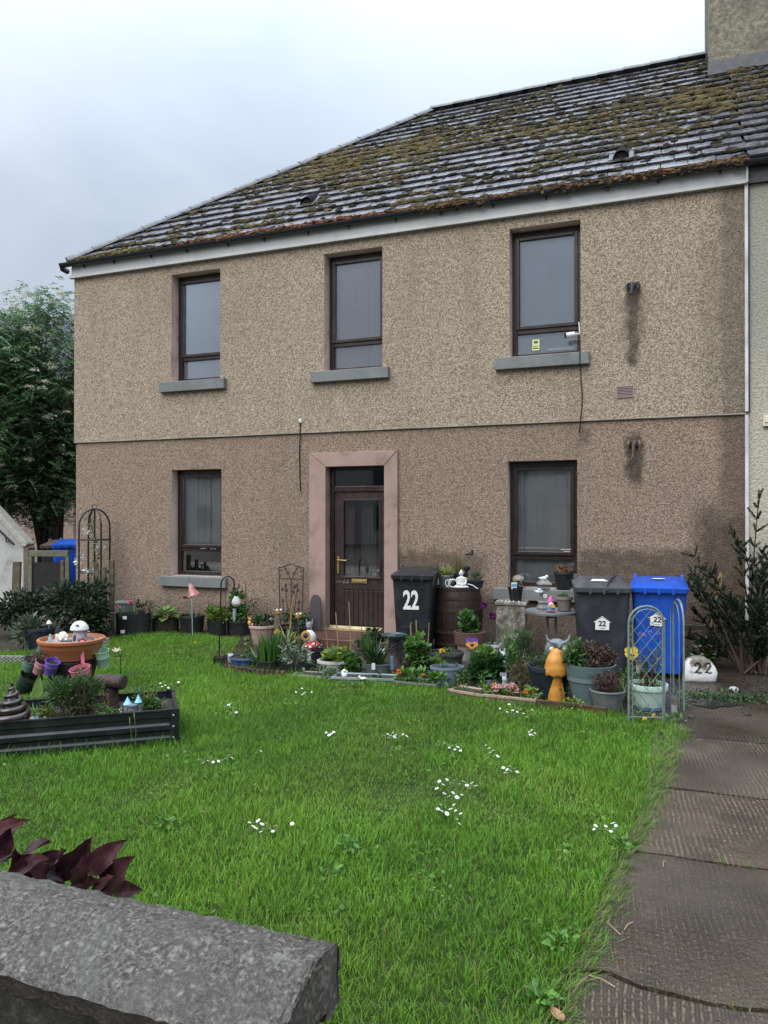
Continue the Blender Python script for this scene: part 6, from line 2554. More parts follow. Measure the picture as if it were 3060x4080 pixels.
m.ell((0, -18 * s, 54 * s), (3 * s, 2 * s, 3 * s), 6, 4)
m.build('carved_flower', M_STICK, ls, kind='stuff')
for (x, y, z, nm) in ((-2, -6, 124, 0), (-22, -20, 72, 1)):
    m = MB()
    m.ell((x * s, y * s, z * s), (14 * s, 10 * s, 9 * s), 12, 8)
    m.ell((x * s + (10 if nm == 0 else -2) * s, y * s - 4 * s, (z + 8) * s), (7 * s, 6.5 * s, 6.5 * s), 10, 8)
    m.tube([((x - 12) * s, y * s, z * s), ((x - 22) * s, y * s, (z + 3) * s)], [6 * s, 2 * s], 6)
    m.build('bird', pm('pale blue white glaze', (.55, .62, .66), .4, .1), ls)
# gnome
gn = thing('gnome_figurine', 'small gnome with pink pointed hat and rainbow book on the table', 'figurine', ontable(2193, -.12), YAW)
m = MB(); m.lathe([(13 * s, 0), (16 * s, 8 * s), (15 * s, 22 * s), (9 * s, 34 * s)], 14); m.build('coat', pm('blue coat', (.08, .25, .5), .5), gn)
m = MB(); m.lathe([(13 * s, 34 * s), (12 * s, 40 * s), (9 * s, 50 * s), (5 * s, 57 * s), (3.5 * s, 59 * s)], 14); m.ell((3 * s, 0, 57 * s), (7 * s, 5 * s, 4 * s), 8, 6); m.build('hat', pm('pink hat', (.6, .09, .33), .5), gn)
m = MB(); m.ell((0, -10 * s, 25 * s), (11 * s, 8 * s, 13 * s), 12, 8); m.ell((0, -16 * s, 34 * s), (3.5 * s, 3.5 * s, 3 * s), 8, 6); m.build('beard', M_WHITE, gn)
m = MB(); m.box(-16 * s, 8 * s, -20 * s, -16 * s, 19 * s, 30 * s, Matrix.Rotation(.2, 4, 'Y')); m.build('book', pm('rainbow yellow', (.7, .42, .08), .5), gn)
for sg in (-1, 1):
    m = MB(); m.ell((sg * 8 * s, -10 * s, 4 * s), (7 * s, 9 * s, 5 * s), 10, 6); m.build('boot', pm('red boot', (.45, .05, .05), .5), gn)
# on the sill
ZS = .765
q = W(2245, 2340, .03)
potted('black pot of dead brown foliage on the right window sill', 0, 0, 72, 58, 66, M_BLACKP, [B(0, 72, 34, 16, 170, 14, T_OV, [(.2, .1, .045), (.14, .07, .03), (.26, .14, .07)], clumps=10, wid=.7)], .04, at=(Vector((q.x, .02, ZS)), mpp(q)))
q = W(2066, 2338, .0)
s = mpp(q)
sk_ = thing('skull_ornament', 'grey weathered skull ornament on the right window sill', 'ornament', (q.x, -.0, ZS), YAW + R(12))
M_BONE = pm('grey bone', (.22, .20, .17), .7, .3, 18, .4, dirt=(.08, .07, .055), damt=.6, dscale=9)
m = MB()
loft(m, [[(math.cos(a) * rx * s, math.sin(a) * ry * s + oy * s, z * s) for a in [2 * math.pi * i / 24 for i in range(24)]] for (z, rx, ry, oy) in
         ((0, 11, 12, -10), (4, 13, 14, -9), (9, 13, 15, -8), (14, 16, 20, -3), (20, 20, 25, 0), (28, 23, 28, 1), (36, 22.5, 28, 1), (43, 18, 23, 2), (48, 10, 14, 2), (50, 2, 3, 2))])
m.build('cranium', M_BONE, sk_)
for sg in (-1, 1):
    m = MB(); m.ell((sg * 9 * s, -23.5 * s, 24 * s), (6.4 * s, 4 * s, 6.2 * s), 12, 8); m.build('eye_socket', M_INK, sk_)
m = MB(); m.prism([(-3.4 * s, 11.5 * s), (3.4 * s, 11.5 * s), (0, 19 * s)], -25 * s, -17 * s); m.build('nose_cavity', M_INK, sk_)
for i in range(6):
    m = MB(); m.box((-10 + i * 3.4) * s, (-7.2 + i * 3.4) * s, -25 * s, -21 * s, 1 * s, 8 * s); m.build('tooth', M_BONE, sk_, .001)

# ---- wooden mushroom
p, s = spot(2222, 2808, 30)
mu = thing('wooden_mushroom', 'carved orange-brown wooden mushroom at the lawn edge', 'ornament', p, YAW)
k = Mat('oiled carved pine')
n0 = k.noise(2.5, 2)
x_, y_, z_ = k.xyz()
rg_ = ((z_ * 62 + (k.noise(5, 3) * 14)))._m('SINE') * .5 + .5
c = k.ramp(rg_ * .6 + k.noise(40, 3) * .4, [(.2, (.46, .19, .03)), (.55, (.53, .235, .04)), (.9, (.58, .28, .06))])
c = k.mix(k.noise(7, 4, .6).ss(.62, .75) * .7, c, (.16, .055, .01))
M_PINE = k.bsdf(c, .38, 0, .45, k.bump(rg_, .05, .002))
m = MB()
rings = []
NA = 28
for (z, rx, ry) in ((0, 35, 28), (20, 32, 26), (60, 26, 22), (110, 20, 18), (128, 20, 18)):
    rings.append([(math.cos(2 * math.pi * i / NA) * rx * s * (1 + .06 * math.cos(4 * 2 * math.pi * i / NA + .6)), math.sin(2 * math.pi * i / NA) * ry * s, z * s) for i in range(NA)])
loft(m, rings)
m.build('stalk', M_PINE, mu, sharp=60)
m = MB()
rings = []
for (z, rx, ry) in ((122, 16, 15), (117, 34, 31), (114, 42, 38), (118, 45, 41), (130, 45.5, 41), (150, 43, 39), (170, 38.5, 35), (188, 32, 30), (202, 25, 23), (212, 17, 16), (218, 9, 9), (220, 3, 3)):
    rings.append([(math.cos(2 * math.pi * i / NA) * rx * 1.07 * s * (1 + .025 * math.cos(5 * 2 * math.pi * i / NA)), math.sin(2 * math.pi * i / NA) * ry * s,
                   (z + (3.5 * math.sin(i * 1.9) if z < 130 else 0)) * s) for i in range(NA)])
loft(m, rings)
m.build('cap', M_PINE, mu, sharp=60)
m = MB(); m.prism([(24 * s, 0), (37 * s, 0), (22 * s, 85 * s), (19 * s, 82 * s)], -.03, .02); m.build('wedge', M_PINE, mu, .002)

# ---- grey owl face ornament behind the mushroom
p, s = spot(2222, 2768, 20)
ow = thing('owl_ornament', 'grey cast owl face with horned brows and pale eyes behind the mushroom', 'ornament', p, YAW)
M_OWL = pm('painted grey resin', (.16, .17, .19), .5, .25, 20, .4, dirt=(.35, .36, .38), damt=.5, dscale=9)
m = MB(); m.ell((0, 0, 175 * s), (48 * s, 30 * s, 46 * s), 24, 14); m.lathe([(40 * s, 0), (44 * s, 60 * s), (46 * s, 140 * s), (44 * s, 178 * s)], 20, sy=.7); m.build('body', M_OWL, ow)
for sg in (-1, 1):
    m = MB(); m.lathe([(.5 * s, -2 * s), (9 * s, -1 * s), (11 * s, 4 * s), (17 * s, 3 * s), (19 * s, -3 * s), (17 * s, -8 * s)], 20, (sg * 27 * s, -28 * s, 184 * s), M=Matrix.Rotation(R(90), 3, 'X'), caps=False); m.build('eye_ring', M_OWL, ow)
    m = MB(); m.ell((sg * 27 * s, -30 * s, 184 * s), (10 * s, 6 * s, 10 * s), 14, 10); m.build('eye', pm('glow paint eye', (.62, .66, .45), .4) if sg < 0 else bpy.data.materials['glow paint eye'], ow)
    m = MB(); m.tube([(sg * 2 * s, -33 * s, 190 * s), (sg * 12 * s, -33 * s, 207 * s), (sg * 30 * s, -29 * s, 212 * s), (sg * 42 * s, -24 * s, 222 * s), (sg * 48 * s, -20 * s, 240 * s)], [5 * s, 6.5 * s, 6.5 * s, 5 * s, 1.5 * s], 8); m.build('brow', M_OWL, ow)

# ---- arched trellis
AT = thing('arched_trellis', 'pale green arched garden trellis with diamond wire in front of the blue bin', 'trellis', G(2502, 2886), 0)
M_GRN = pm('pale green coated wire', (.15, .21, .19), .45, .2, 16, .1)
A0, A1 = G(2504, 2886), G(2645, 2888)
C0, C1 = G(2682, 2792), G(2698, 2846)
o0 = Vector(AT.location)


def hoop_pts(a, b, h):
    d = b - a
    L = d.length
    pts = [a]
    r_ = L / 2
    for i in range(13):
        an = math.pi * i / 12
        pts.append(a + d * (.5 - .5 * math.cos(an)) + Vector((0, 0, h - r_ * 1.0 + r_ * 1.0 * math.sin(an))))
    pts.append(b)
    return pts


hA = CAM.z - (2415 - HOR) * mpp((A0 + A1) / 2)
for (a, b, h_) in ((A0, A1, hA), (C0, C1 + Vector((.05, .1, 0)), hA * .985)):
    m = MB(); m.tube([q - o0 for q in hoop_pts(a, b, h_)], .009, 8); m.build('hoop', M_GRN, AT)
    m = MB(); m.tube([q - o0 + (b - a).cross(Vector((0, 0, 1))).normalized() * .03 for q in hoop_pts(a + (b - a) * .08, b - (b - a) * .08, h_ - .02)], .004, 5); m.build('inner_hoop', M_GRN, AT)
d = A1 - A0
L = d.length
u_ = d.normalized()
m = MB()
ztop = lambda x: hA - L / 2 + math.sqrt(max(0, (L / 2) ** 2 - (x - L / 2) ** 2))
st_ = L / 2.4
for k_ in range(-4, 12):
    for sg in (1, -1):
        prev = None
        seg = []
        for i in range(25):
            x = L * i / 24
            z = (k_ * st_ + sg * x * 1.25) if sg > 0 else (k_ * st_ + (L - x) * 1.25)
            if .08 < z < ztop(x):
                seg.append(A0 - o0 + u_ * x + Vector((0, 0, z)))
        if len(seg) > 1:
            m.tube([seg[0], seg[-1]], .0028, 4)
m.build('lattice_wire', M_GRN, AT, kind='stuff')
m = MB(); m.tube([A0 - o0 + Vector((0, 0, .06)), A1 - o0 + Vector((0, 0, .06))], .005, 6); m.build('bottom_bar', M_GRN, AT)

# ---- solar lights
def solar(px, py, h, label, up=True, rz=0):
    p, s = spot(px, py, 5)
    t = thing('solar_light', label, 'lamp', p, YAW)
    tl = Matrix.Rotation(rz, 3, 'Y')
    m = MB(); m.tube([tl @ Vector((0, 0, 0)), tl @ Vector((0, 0, (h - 50) * s))], .008, 8); m.build('stake', M_STEEL, t)
    m = MB(); m.lathe([(9 * s, (h - 52) * s), (12 * s, (h - 40) * s), (12 * s, (h - 16) * s)], 14, M=tl); m.build('shade', M_CLEAR, t)
    m = MB(); m.lathe([(14 * s, (h - 16) * s), (14 * s, h * s), (.5 * s, (h + 1) * s)], 14, M=tl); m.build('cap', M_STEEL, t)


solar(2546, 2752, 122, 'steel solar stake light inside the arched trellis')
p, s = spot(2688, 2845, 10)
t = thing('solar_light', 'clear solar jar light standing at the path corner', 'lamp', p, YAW + .3)
m = MB(); m.lathe([(11 * s, 0), (13 * s, 6 * s), (11 * s, 20 * s), (13 * s, 30 * s), (12.5 * s, 38 * s)], 16); m.build('shade', M_CLEAR, t)
m = MB(); m.lathe([(14 * s, 38 * s), (14 * s, 64 * s), (1 * s, 65 * s)], 16); m.build('cap', M_STEEL, t)


# ---- pansy ornaments
def pansy(loc, r, cols, label, stalk=None):
    t = thing('pansy_ornament', label, 'ornament', loc, YAW)
    for (dx, dz, rr, ci, yy) in ((-.45, .38, .62, 0, .0), (.45, .38, .62, 0, .004), (-.52, -.22, .52, 1, -.004), (.52, -.22, .52, 1, -.006), (0, -.5, .58, 1, -.009)):
        m = MB()
        n = 16
        vs = [(dx * r, yy - .004, dz * r)]
        for i in range(n):
            a = 2 * math.pi * i / n
            q_ = rr * r * (1 + .07 * math.sin(5 * a))
            vs.append((dx * r + math.cos(a) * q_, yy + .004 * math.sin(3 * a), dz * r + math.sin(a) * q_))
        vs2 = [(v_[0], v_[1] + .005, v_[2]) for v_ in vs]
        fs = [(0, 1 + (i + 1) % n, 1 + i) for i in range(n)]
        m.add(vs, fs, True)
        m.add(vs2, [tuple(reversed(f)) for f in fs], True)
        m.build('petal', cols[ci], t)
    m = MB()
    for a in (-2.4, -2.0, -1.57, -1.1, -.75):
        m.add([(0, -.0165, 0), (math.cos(a - .16) * r * .5, -.0165, math.sin(a - .16) * r * .5), (math.cos(a + .16) * r * .5, -.0165, math.sin(a + .16) * r * .5)], [(0, 1, 2)])
    m.build('face_mark', pm('dark purple', (.03, .012, .02), .5), t, kind='stuff')
    m = MB(); m.ell((0, -.017, 0), (r * .14, .006, r * .14), 10, 6); m.build('eye', cols[1], t)
    if stalk:
        m = MB(); m.tube([(0, .01, -r * .3), (.0, .012, -stalk)], .005, 6); m.build('stake', M_WOODY, t)
    return t


M_PPUR = pm('purple petal', (.13, .06, .3), .5, .2, 20)
M_PORA = pm('orange petal', (.62, .30, .07), .5, .25, 24)
M_PYEL = pm('yellow petal', (.62, .47, .05), .5, .2, 24)
pp = W(1880, 2562, -2.02)
dd_ = 1.66 * FPX / (2640 - HOR)
pp = PD(1880, 2562, dd_ - .10)
pansy(pp, 23 * dd_ / FPX, (M_PPUR, M_PORA), 'purple and orange pansy ornament on the stone effect pot')
dd_ = 1.66 * FPX / (2860 - HOR)
pp = PD(2515, 2602, dd_)
pansy(pp, 25 * dd_ / FPX, (M_PYEL, M_PYEL), 'yellow pansy ornament on the arched trellis', pp.z)

# ---- painted stone 22
p, s = spot(2797, 2722, 25)
ns_ = thing('painted_stone', 'rounded boulder painted white with black number 22', 'stone', p, YAW - R(8))
k = Mat('flaking white paint on rock')
n1 = k.noise(6, 6, .7)
n2 = k.noise(30, 4)
x_, y_, z_ = k.xyz()
mk = (n1 + (z_ * -1.4) + .32).ss(.52, .60)
c = k.mix(mk, k.ramp(n2, [(.3, (.10, .085, .065)), (.7, (.26, .23, .19))]), (.68, .68, .68))
M_ROCK = k.bsdf(c, .7, 0, .3, k.bump(n2 + mk * .3, .6, .008))
m = MB()
out = [(-66, 2), (-64, 40), (-60, 70), (-48, 96), (-20, 106), (14, 104), (40, 88), (58, 62), (66, 40), (60, 4), (20, -2), (-30, 0)]
NN = len(out)
rings = []
for (y, k_) in ((-26, .80), (-30, .55), ):
    pass
for (y, k_) in ((30, .55), (22, .85), (5, 1.0), (-14, .98), (-24, .9), (-29, .75), (-31, .4), (-31.5, .1)):
    rings.append([((0 + x * k_) * s, y * s + rn.uniform(-.003, .003), (50 + (z - 50) * k_) * s) for x, z in out])
loft(m, rings)
m.build('boulder', M_ROCK, ns_, sharp=70)
for i, (px_, ang) in enumerate(((-14, 0), (24, 0))):
    m = MB()
    z0 = 62
    cur = [(px_ - 13, z0 + 9), (px_ - 7, z0 + 20), (px_ + 5, z0 + 20), (px_ + 9, z0 + 10), (px_ + 2, z0 - 4), (px_ - 12, z0 - 19), (px_ - 4, z0 - 16), (px_ + 8, z0 - 20), (px_ + 15, z0 - 15)]
    m.tube([(x * s, -31.5 * s + abs(x) * .05 * s, z * s) for x, z in cur], [3.4 * s] * 8 + [2 * s], 6)
    m.build('numeral', M_INK, ns_)

# bundle of bamboo canes against the wall
a_ = G(2815, 2640) + Vector((0, .05, 0))
for i in range(7):
    b_ = W(2868 + rn.uniform(-6, 10), 2265 + rn.uniform(0, 60), -.10)
    m = MB()
    st0 = a_ + Vector((rn.uniform(-.03, .03), rn.uniform(-.03, .03), 0))
    m.tube([(0, 0, 0), tuple((b_ - st0) * .5), tuple(b_ - st0)], .007, 6)
    o = m.build('garden_cane', M_CANE)
    o.location = st0
    tag(o, 'long bamboo cane in the bundle leaning on the wall beside the juniper', 'cane', 'bundle of canes on the right wall')
tie = a_.lerp(W(2868, 2290, -.10), .72)
m = MB(); m.lathe([(.03, -.02), (.035, 0), (.03, .02)], 10); o = m.build('cane_tie', pm('teal tie', (.05, .2, .18), .5)); o.location = tie
tag(o, 'teal tie around the bundle of bamboo canes', 'tie')
# ox-eye daisies behind the stone
p, s = spot(2800, 2668, 10)
t = thing('daisy_plant', 'leafy plant with white daisies behind the painted stone', 'plant', p, YAW)
fol(t, [bush((0, 0, 60 * s), (60 * s, 30 * s, 60 * s), 300, 22 * s, T_OV, DG + MG, 18)])
for x, z in ((-55, 62), (-38, 92), (-22, 95), (8, 130), (15, 142), (-20, 60), (-12, 62), (48, 75), (38, 62), (20, 100)):
    flower(t, s, x, z, 8, [(.75, .75, .72)], y=-30, n=9)

# ---- slate leaning by the door, cat, owl on toadstool
p = W(1252, 2560, -.20); p.z = 0.0
s = mpp(p)
m = MB()
out = [(-26, 0), (26, 0), (27, 60), (25, 140), (20, 160), (10, 173), (-4, 175), (-14, 166), (-22, 140), (-27, 90)]
m.prism([(x * s, z * s) for x, z in out], -.014, .014, Matrix.Rotation(R(-5), 4, 'X'))
o = m.build('slate', pm('purple grey slate', (.052, .046, .052), .5, .2, 6, .3, 40), None, .004)
o.location = p
o.rotation_euler = (0, 0, R(6))
tag(o, 'tall rounded piece of dark slate leaning beside the door', 'slate')
p, s = spot(1238, 2580, 12)
ct = thing('cat_statue', 'grey stone cat statue sitting in front of the slate', 'statue', p, YAW)
m = MB()
loft(m, [[(math.cos(a) * rx * s + ox * s, math.sin(a) * ry * s, z * s) for a in [2 * math.pi * i / 18 for i in range(18)]] for (z, rx, ry, ox) in
         ((0, 24, 24, 2), (8, 25, 25, 3), (25, 23, 23, 3), (42, 18, 18, 1), (58, 13, 13, -3), (70, 10, 10, -5), (76, 11, 12, -6), (86, 14, 14, -7), (94, 12, 12, -6), (100, 7, 8, -5), (102, 1, 1, -5))])
for sg in (-1, 1):
    m.add([((-6 + sg * 5) * s, -5 * s, 95 * s), ((-6 + sg * 14) * s, -3 * s, 92 * s), ((-6 + sg * 11) * s, 4 * s, 94 * s), ((-6 + sg * 13) * s, -2 * s, 116 * s)], [(0, 1, 3), (1, 2, 3), (2, 0, 3)])
m.ell((-10 * s, -13 * s, 82 * s), (6 * s, 6 * s, 4.5 * s), 10, 6)
m.tube([(-8 * s, -18 * s, 50 * s), (-10 * s, -22 * s, 20 * s), (-10 * s, -26 * s, 2 * s)], [6 * s, 6 * s, 7 * s], 8)
m.tube([(8 * s, -18 * s, 45 * s), (8 * s, -22 * s, 20 * s), (8 * s, -26 * s, 2 * s)], [6 * s, 6 * s, 7 * s], 8)
m.tube([(20 * s, 6 * s, 5 * s), (30 * s, -4 * s, 5 * s), (24 * s, -20 * s, 5 * s)], [5 * s, 5 * s, 3 * s], 8)
m.build('body', pm('cat stone', (.26, .26, .27), .8, .25, 26, .5, 80, dirt=(.10, .10, .10), damt=.6, dscale=12), ct)
p, s = spot(1232, 2640, 25)
to_ = thing('owl_ornament', 'white owl ornament with orange eye ring perched on red spotted toadstool', 'ornament', p, YAW)
M_REDC = pm('red glaze', (.48, .025, .035), .3, .2, 12, .1)
m = MB(); m.lathe([(14 * s, 0), (12 * s, 45 * s)], 14); m.build('stalk', M_WHITE, to_)
m = MB(); m.ell((8 * s, 0, 62 * s), (38 * s, 28 * s, 20 * s), 22, 12, .04); m.build('cap', M_REDC, to_)
for (x, y, z) in ((28, -22, 68), (4, -27, 62), (38, -14, 58), (18, -24, 74), (-14, -22, 64), (42, -6, 68)):
    m = MB(); m.ell((x * s, y * s, z * s), (7 * s, 5 * s, 5 * s), 8, 6); m.build('spot', M_WHITE, to_)
m = MB(); m.ell((-2 * s, 0, 98 * s), (28 * s, 22 * s, 28 * s), 20, 12, .02); m.build('body', pm('cream glaze', (.62, .58, .5), .5, .15, 30, .4), to_)
m = MB(); m.lathe([(9 * s, 0), (12 * s, 5 * s), (19 * s, 4 * s), (20 * s, -4 * s), (17 * s, -10 * s)], 20, (-14 * s, -20 * s, 106 * s), sx=.9, M=Matrix.Rotation(R(90), 3, 'X'), caps=False); m.build('eye_ring', pm('amber', (.5, .27, .07), .5, .3, 40), to_)
m = MB(); m.ell((-14 * s, -20 * s, 104 * s), (10 * s, 5 * s, 11 * s), 14, 8); m.build('eye', pm('dark blue eye', (.02, .025, .05), .2), to_)
# squirrels
for (px, py, h_, lab) in ((2003, 2705, 122, 'pale grey squirrel statue behind the geranium'), (2010, 2770, 82, 'small pale grey rabbit statue beside the pink daisies')):
    p, s = spot(px, py, 10)
    sq_ = thing('animal_statue', lab, 'statue', p, YAW)
    q = h_ / 122
    m = MB()
    loft(m, [[(math.cos(a) * rx * s * q, math.sin(a) * rx * s * q - oy * s * q, z * s * q) for a in [2 * math.pi * i / 14 for i in range(14)]] for (z, rx, oy) in
             ((0, 16, 0), (10, 18, 0), (40, 17, 0), (66, 13, 1), (76, 10, 2), (84, 13, 4), (96, 13, 5), (106, 9, 4), (110, 2, 4))])
    for sg in (-1, 1):
        m.tube([(sg * 7 * s * q, 0, 102 * s * q), (sg * 10 * s * q, 0, 122 * s * q)], [5 * s * q, 1.5 * s * q], 6)
        m.tube([(sg * 12 * s * q, -6 * s * q, 62 * s * q), (sg * 8 * s * q, -18 * s * q, 50 * s * q), (sg * 2 * s * q, -18 * s * q, 60 * s * q)], 4 * s * q, 6)
    m.tube([(0, 14 * s * q, 6 * s * q), (6 * s * q, 24 * s * q, 40 * s * q), (12 * s * q, 20 * s * q, 80 * s * q), (16 * s * q, 24 * s * q, 96 * s * q)], [6 * s * q, 10 * s * q, 9 * s * q, 4 * s * q], 8)
    m.build('body', pm('pale cast stone', (.38, .40, .42), .8, .2, 24, .5, dirt=(.18, .19, .19), damt=.6, dscale=12), sq_)

# ---- birdbath
p, s = spot(1571, 2652, 30)
bb = thing('birdbath', 'teal glazed birdbath bowl on dark pedestal by the door', 'birdbath', p, YAW)
M_TEALG = pm('teal glaze', (.03, .085, .08), .25, .3, 12, .1)
m = MB(); m.lathe([(24 * s, 96 * s), (40 * s, 104 * s), (49 * s, 114 * s), (52 * s, 117 * s), (52 * s, 121 * s), (47 * s, 121 * s), (40 * s, 113 * s), (.5 * s, 110 * s)], 32); m.build('bowl', M_TEALG, bb)
m = MB(); m.lathe([(30 * s, 0), (28 * s, 10 * s), (18 * s, 30 * s), (17 * s, 80 * s), (25 * s, 97 * s)], 20); m.build('pedestal', pm('plum glaze', (.05, .03, .045), .35), bb)
m = MB(); m.lathe([(44 * s, 117.4 * s), (.4 * s, 117.5 * s)], 28, caps=False); m.build('water', pk.m, bb)

# ---- yellow balls on stakes
for (px, py, top, r_, lab) in ((1102, 2640, 2521, 8, 'yellow ball flower stake behind the iris tub'), (1762, 2700, 2597, 9, 'yellow ball flower stake in the charcoal tub')):
    p, s = spot(px, py, 8)
    t = thing('flower_stake', lab, 'ornament', p, YAW)
    m = MB(); m.tube([(0, 0, 0), (0, 0, (py - top) * s)], .004, 6); m.build('stake', M_IRON, t)
    flower(t, s, 0, py - top, r_ * 1.2, [(.75, .5, .02), (.8, .58, .05)], y=0, n=30, name='flower_head')
# metal daffodils
for (px, py, top, lab) in ((1108, 2600, 2440, 'metal daffodil ornament with white crown and amber cup'), (1187, 2590, 2456, 'white metal lily ornament left of the cat')):
    p, s = spot(px, py, 8)
    t = thing('flower_ornament', lab, 'ornament', p, YAW)
    H_ = (py - top) * s
    m = MB(); m.tube([(0, 0, 0), (.005, 0, H_ * .6), (0, 0, H_ - .02)], .005, 6); m.build('stake', M_STEEL, t)
    m = MB(); m.lathe([(3 * s, -12 * s), (9 * s, -6 * s), (11 * s, 2 * s), (8 * s, 8 * s)], 12, (0, 0, H_), caps=False); m.build('cup', pm('amber enamel', (.5, .25, .03), .4), t)
    for i in range(6):
        a = i * 1.047
        vs, fs = big_leaf((math.cos(a) * 6 * s, math.sin(a) * 6 * s, H_), (math.cos(a) * 18 * s, math.sin(a) * 18 * s, H_ + 14 * s), 10 * s, (0, 0, 1), .1, .2, 5)
        m = MB(); m.add(vs, fs, True); m.build('petal', M_WHITE, t)

# ---- shepherd's crook with bulb
p, s = spot(872, 2625, 4)
cr = thing('shepherds_crook', 'black iron shepherds crook standing in the lawn edge', 'hook', p, YAW)
H_ = (2625 - 2297) * s
m = MB()
pts = [(0, 0, 0), (4 * s, 0, 150 * s), (8 * s, 0, 270 * s)]
pts += [(8 * s + 27 * s * (1 - math.cos(a)), 0, 295 * s + 33 * s * math.sin(a)) for a in [math.pi * i / 10 for i in range(0, 10)]]
pts += [(60 * s, 0, 288 * s), (64 * s, 0, 280 * s), (72 * s, 0, 277 * s), (79 * s, 0, 284 * s), (80 * s, 0, 297 * s)]
m.tube(pts, .009, 8)
m.build('pole', M_IRON, cr)
m = MB(); m.tube([(-10 * s, 0, 10 * s), (-8 * s, 0, 30 * s), (20 * s, 0, 30 * s), (24 * s, 0, 2 * s)], .006, 6); m.build('foot', M_IRON, cr)
lb_ = thing('hanging_light', 'clear light bulb shaped solar lantern hanging from the crook', 'lamp', p + (RGT * 69 * s) + Vector((0, 0, 274 * s)), YAW)
m = MB(); m.lathe([(8 * s, -24 * s), (9 * s, -4 * s), (5 * s, 0), (1 * s, 3 * s)], 14); m.build('cap', M_BLACKP, lb_)
gk2 = Mat('clear bulb')
b_ = gk2.node('ShaderNodeBsdfPrincipled')
b_.inputs['Base Color'].default_value = (.85, .87, .88, 1)
b_.inputs['Roughness'].default_value = .08
b_.inputs['Transmission Weight'].default_value = .55
b_.inputs['IOR'].default_value = 1.2
gk2.ln(b_.outputs[0], gk2.out.inputs[0])
m = MB(); m.lathe([(7 * s, -22 * s), (9 * s, -28 * s), (16 * s, -40 * s), (18.5 * s, -50 * s), (16 * s, -59 * s), (9 * s, -65 * s), (.5 * s, -67 * s)], 20); m.build('bulb', gk2.m, lb_)
m = MB(); m.ell((0, 0, -56 * s), (14 * s, 14 * s, 6 * s), 14, 6); m.build('fairy_wire', pm('copper wire', (.35, .24, .1), .4, .3, 60, .6), lb_)
potted('small square black pot at the foot of the shepherds crook', 872, 2655, 66, 58, 34, M_BLACKP, [BL(0, 26, 18, 16, 40, 3, .4, .8, LG + BR)], .0, n=4, rz=YAW + R(40))
# small picture tile next to it
p, s = spot(918, 2640, 2)
t = thing('picture_tile', 'small rainbow picture tile behind the blue bowl', 'tile', p, YAW)
m = MB(); m.box(-10 * s, 10 * s, 0, .008, 0, 36 * s); m.build('card', M_LABEL, t)
for i, c_ in enumerate(((.5, .15, .25), (.6, .45, .15), (.25, .2, .5))):
    m = MB(); m.lathe([((4 + i * 3) * s, 0), ((6.4 + i * 3) * s, 0)], 16, (-8 * s, -.003, 14 * s), M=Matrix.Rotation(R(90), 3, 'X'), caps=False)
    m.v = [v_ if v_[0] > -9.5 * s else (-9.5 * s, v_[1], v_[2]) for v_ in m.v]
    m.build('print', pm('print %d' % i, c_, .5), t)

# ---- pink bell flower light and blue stake
p, s = spot(775, 2533, 6)
t = thing('bell_flower_light', 'pink bell shaped flower light on thin stake', 'lamp', p, YAW)
m = MB(); m.tube([(-14 * s, 0, 0), (-12 * s, 0, 150 * s), (-20 * s, 0, 215 * s), (-24 * s, 0, 235 * s)], .004, 6); m.build('stake', M_WOODY, t)
m = MB(); m.lathe([(2 * s, 0), (7 * s, -6 * s), (12 * s, -20 * s), (18 * s, -36 * s), (27 * s, -50 * s), (26 * s, -50 * s), (15 * s, -34 * s)], 20, (-20 * s, 0, 208 * s), M=Matrix.Rotation(R(-18), 3, 'Y'), caps=False)
k = Mat('pink glass')
n1 = k.noise(26, 3)
M_PGL = k.bsdf(k.ramp(n1, [(.35, (.5, .1, .13)), (.65, (.62, .42, .36))]), .3, 0, .5, None, 0, .3)
m.build('bell', M_PGL, t)
m = MB(); m.box(-46 * s, -24 * s, -.012, .01, 148 * s, 156 * s, Matrix.Rotation(-.0, 4, 'Y')); m.build('solar_panel', M_BLACKP, t)
cane(768, 2536, 2385, -4, .005, 'thin light blue garden stake under the pink bell flower', pm('light blue plastic', (.3, .45, .5), .5))

# ---- scrolled wire trellis
p = W(1160, 2500, -.16); p.z = 0
s = mpp(p)
tr = thing('wire_trellis', 'rusty scrolled wire trellis with metal leaves against the wall', 'trellis', p, R(3))
zz_ = lambda py: CAM.z - (py - HOR) * s
M_RUST = pm('rusty wire', (.045, .028, .022), .7, .4, 20, .3)
wdt = 50 * s * 1.07
m = MB()
m.tube([(-wdt * .86, 0, .0), (-wdt, 0, zz_(2262))], .008, 6); m.tube([(wdt * .86, 0, .0), (wdt, 0, zz_(2262))], .008, 6)
m.tube([(-wdt, 0, zz_(2262) + 0), (-wdt * .6, 0, zz_(2262) + .012), (-wdt * .3, 0, zz_(2252)), (0, 0, zz_(2250) + .01), (wdt * .3, 0, zz_(2252)), (wdt * .6, 0, zz_(2262) + .012), (wdt, 0, zz_(2262))], .008, 6)
m.tube([(-wdt * .98, 0, zz_(2306)), (wdt * .98, 0, zz_(2306))], .008, 6)
m.tube([(0, 0, .02), (0, 0, zz_(2306))], .007, 6)
m.build('frame', M_RUST, tr)
m = MB()
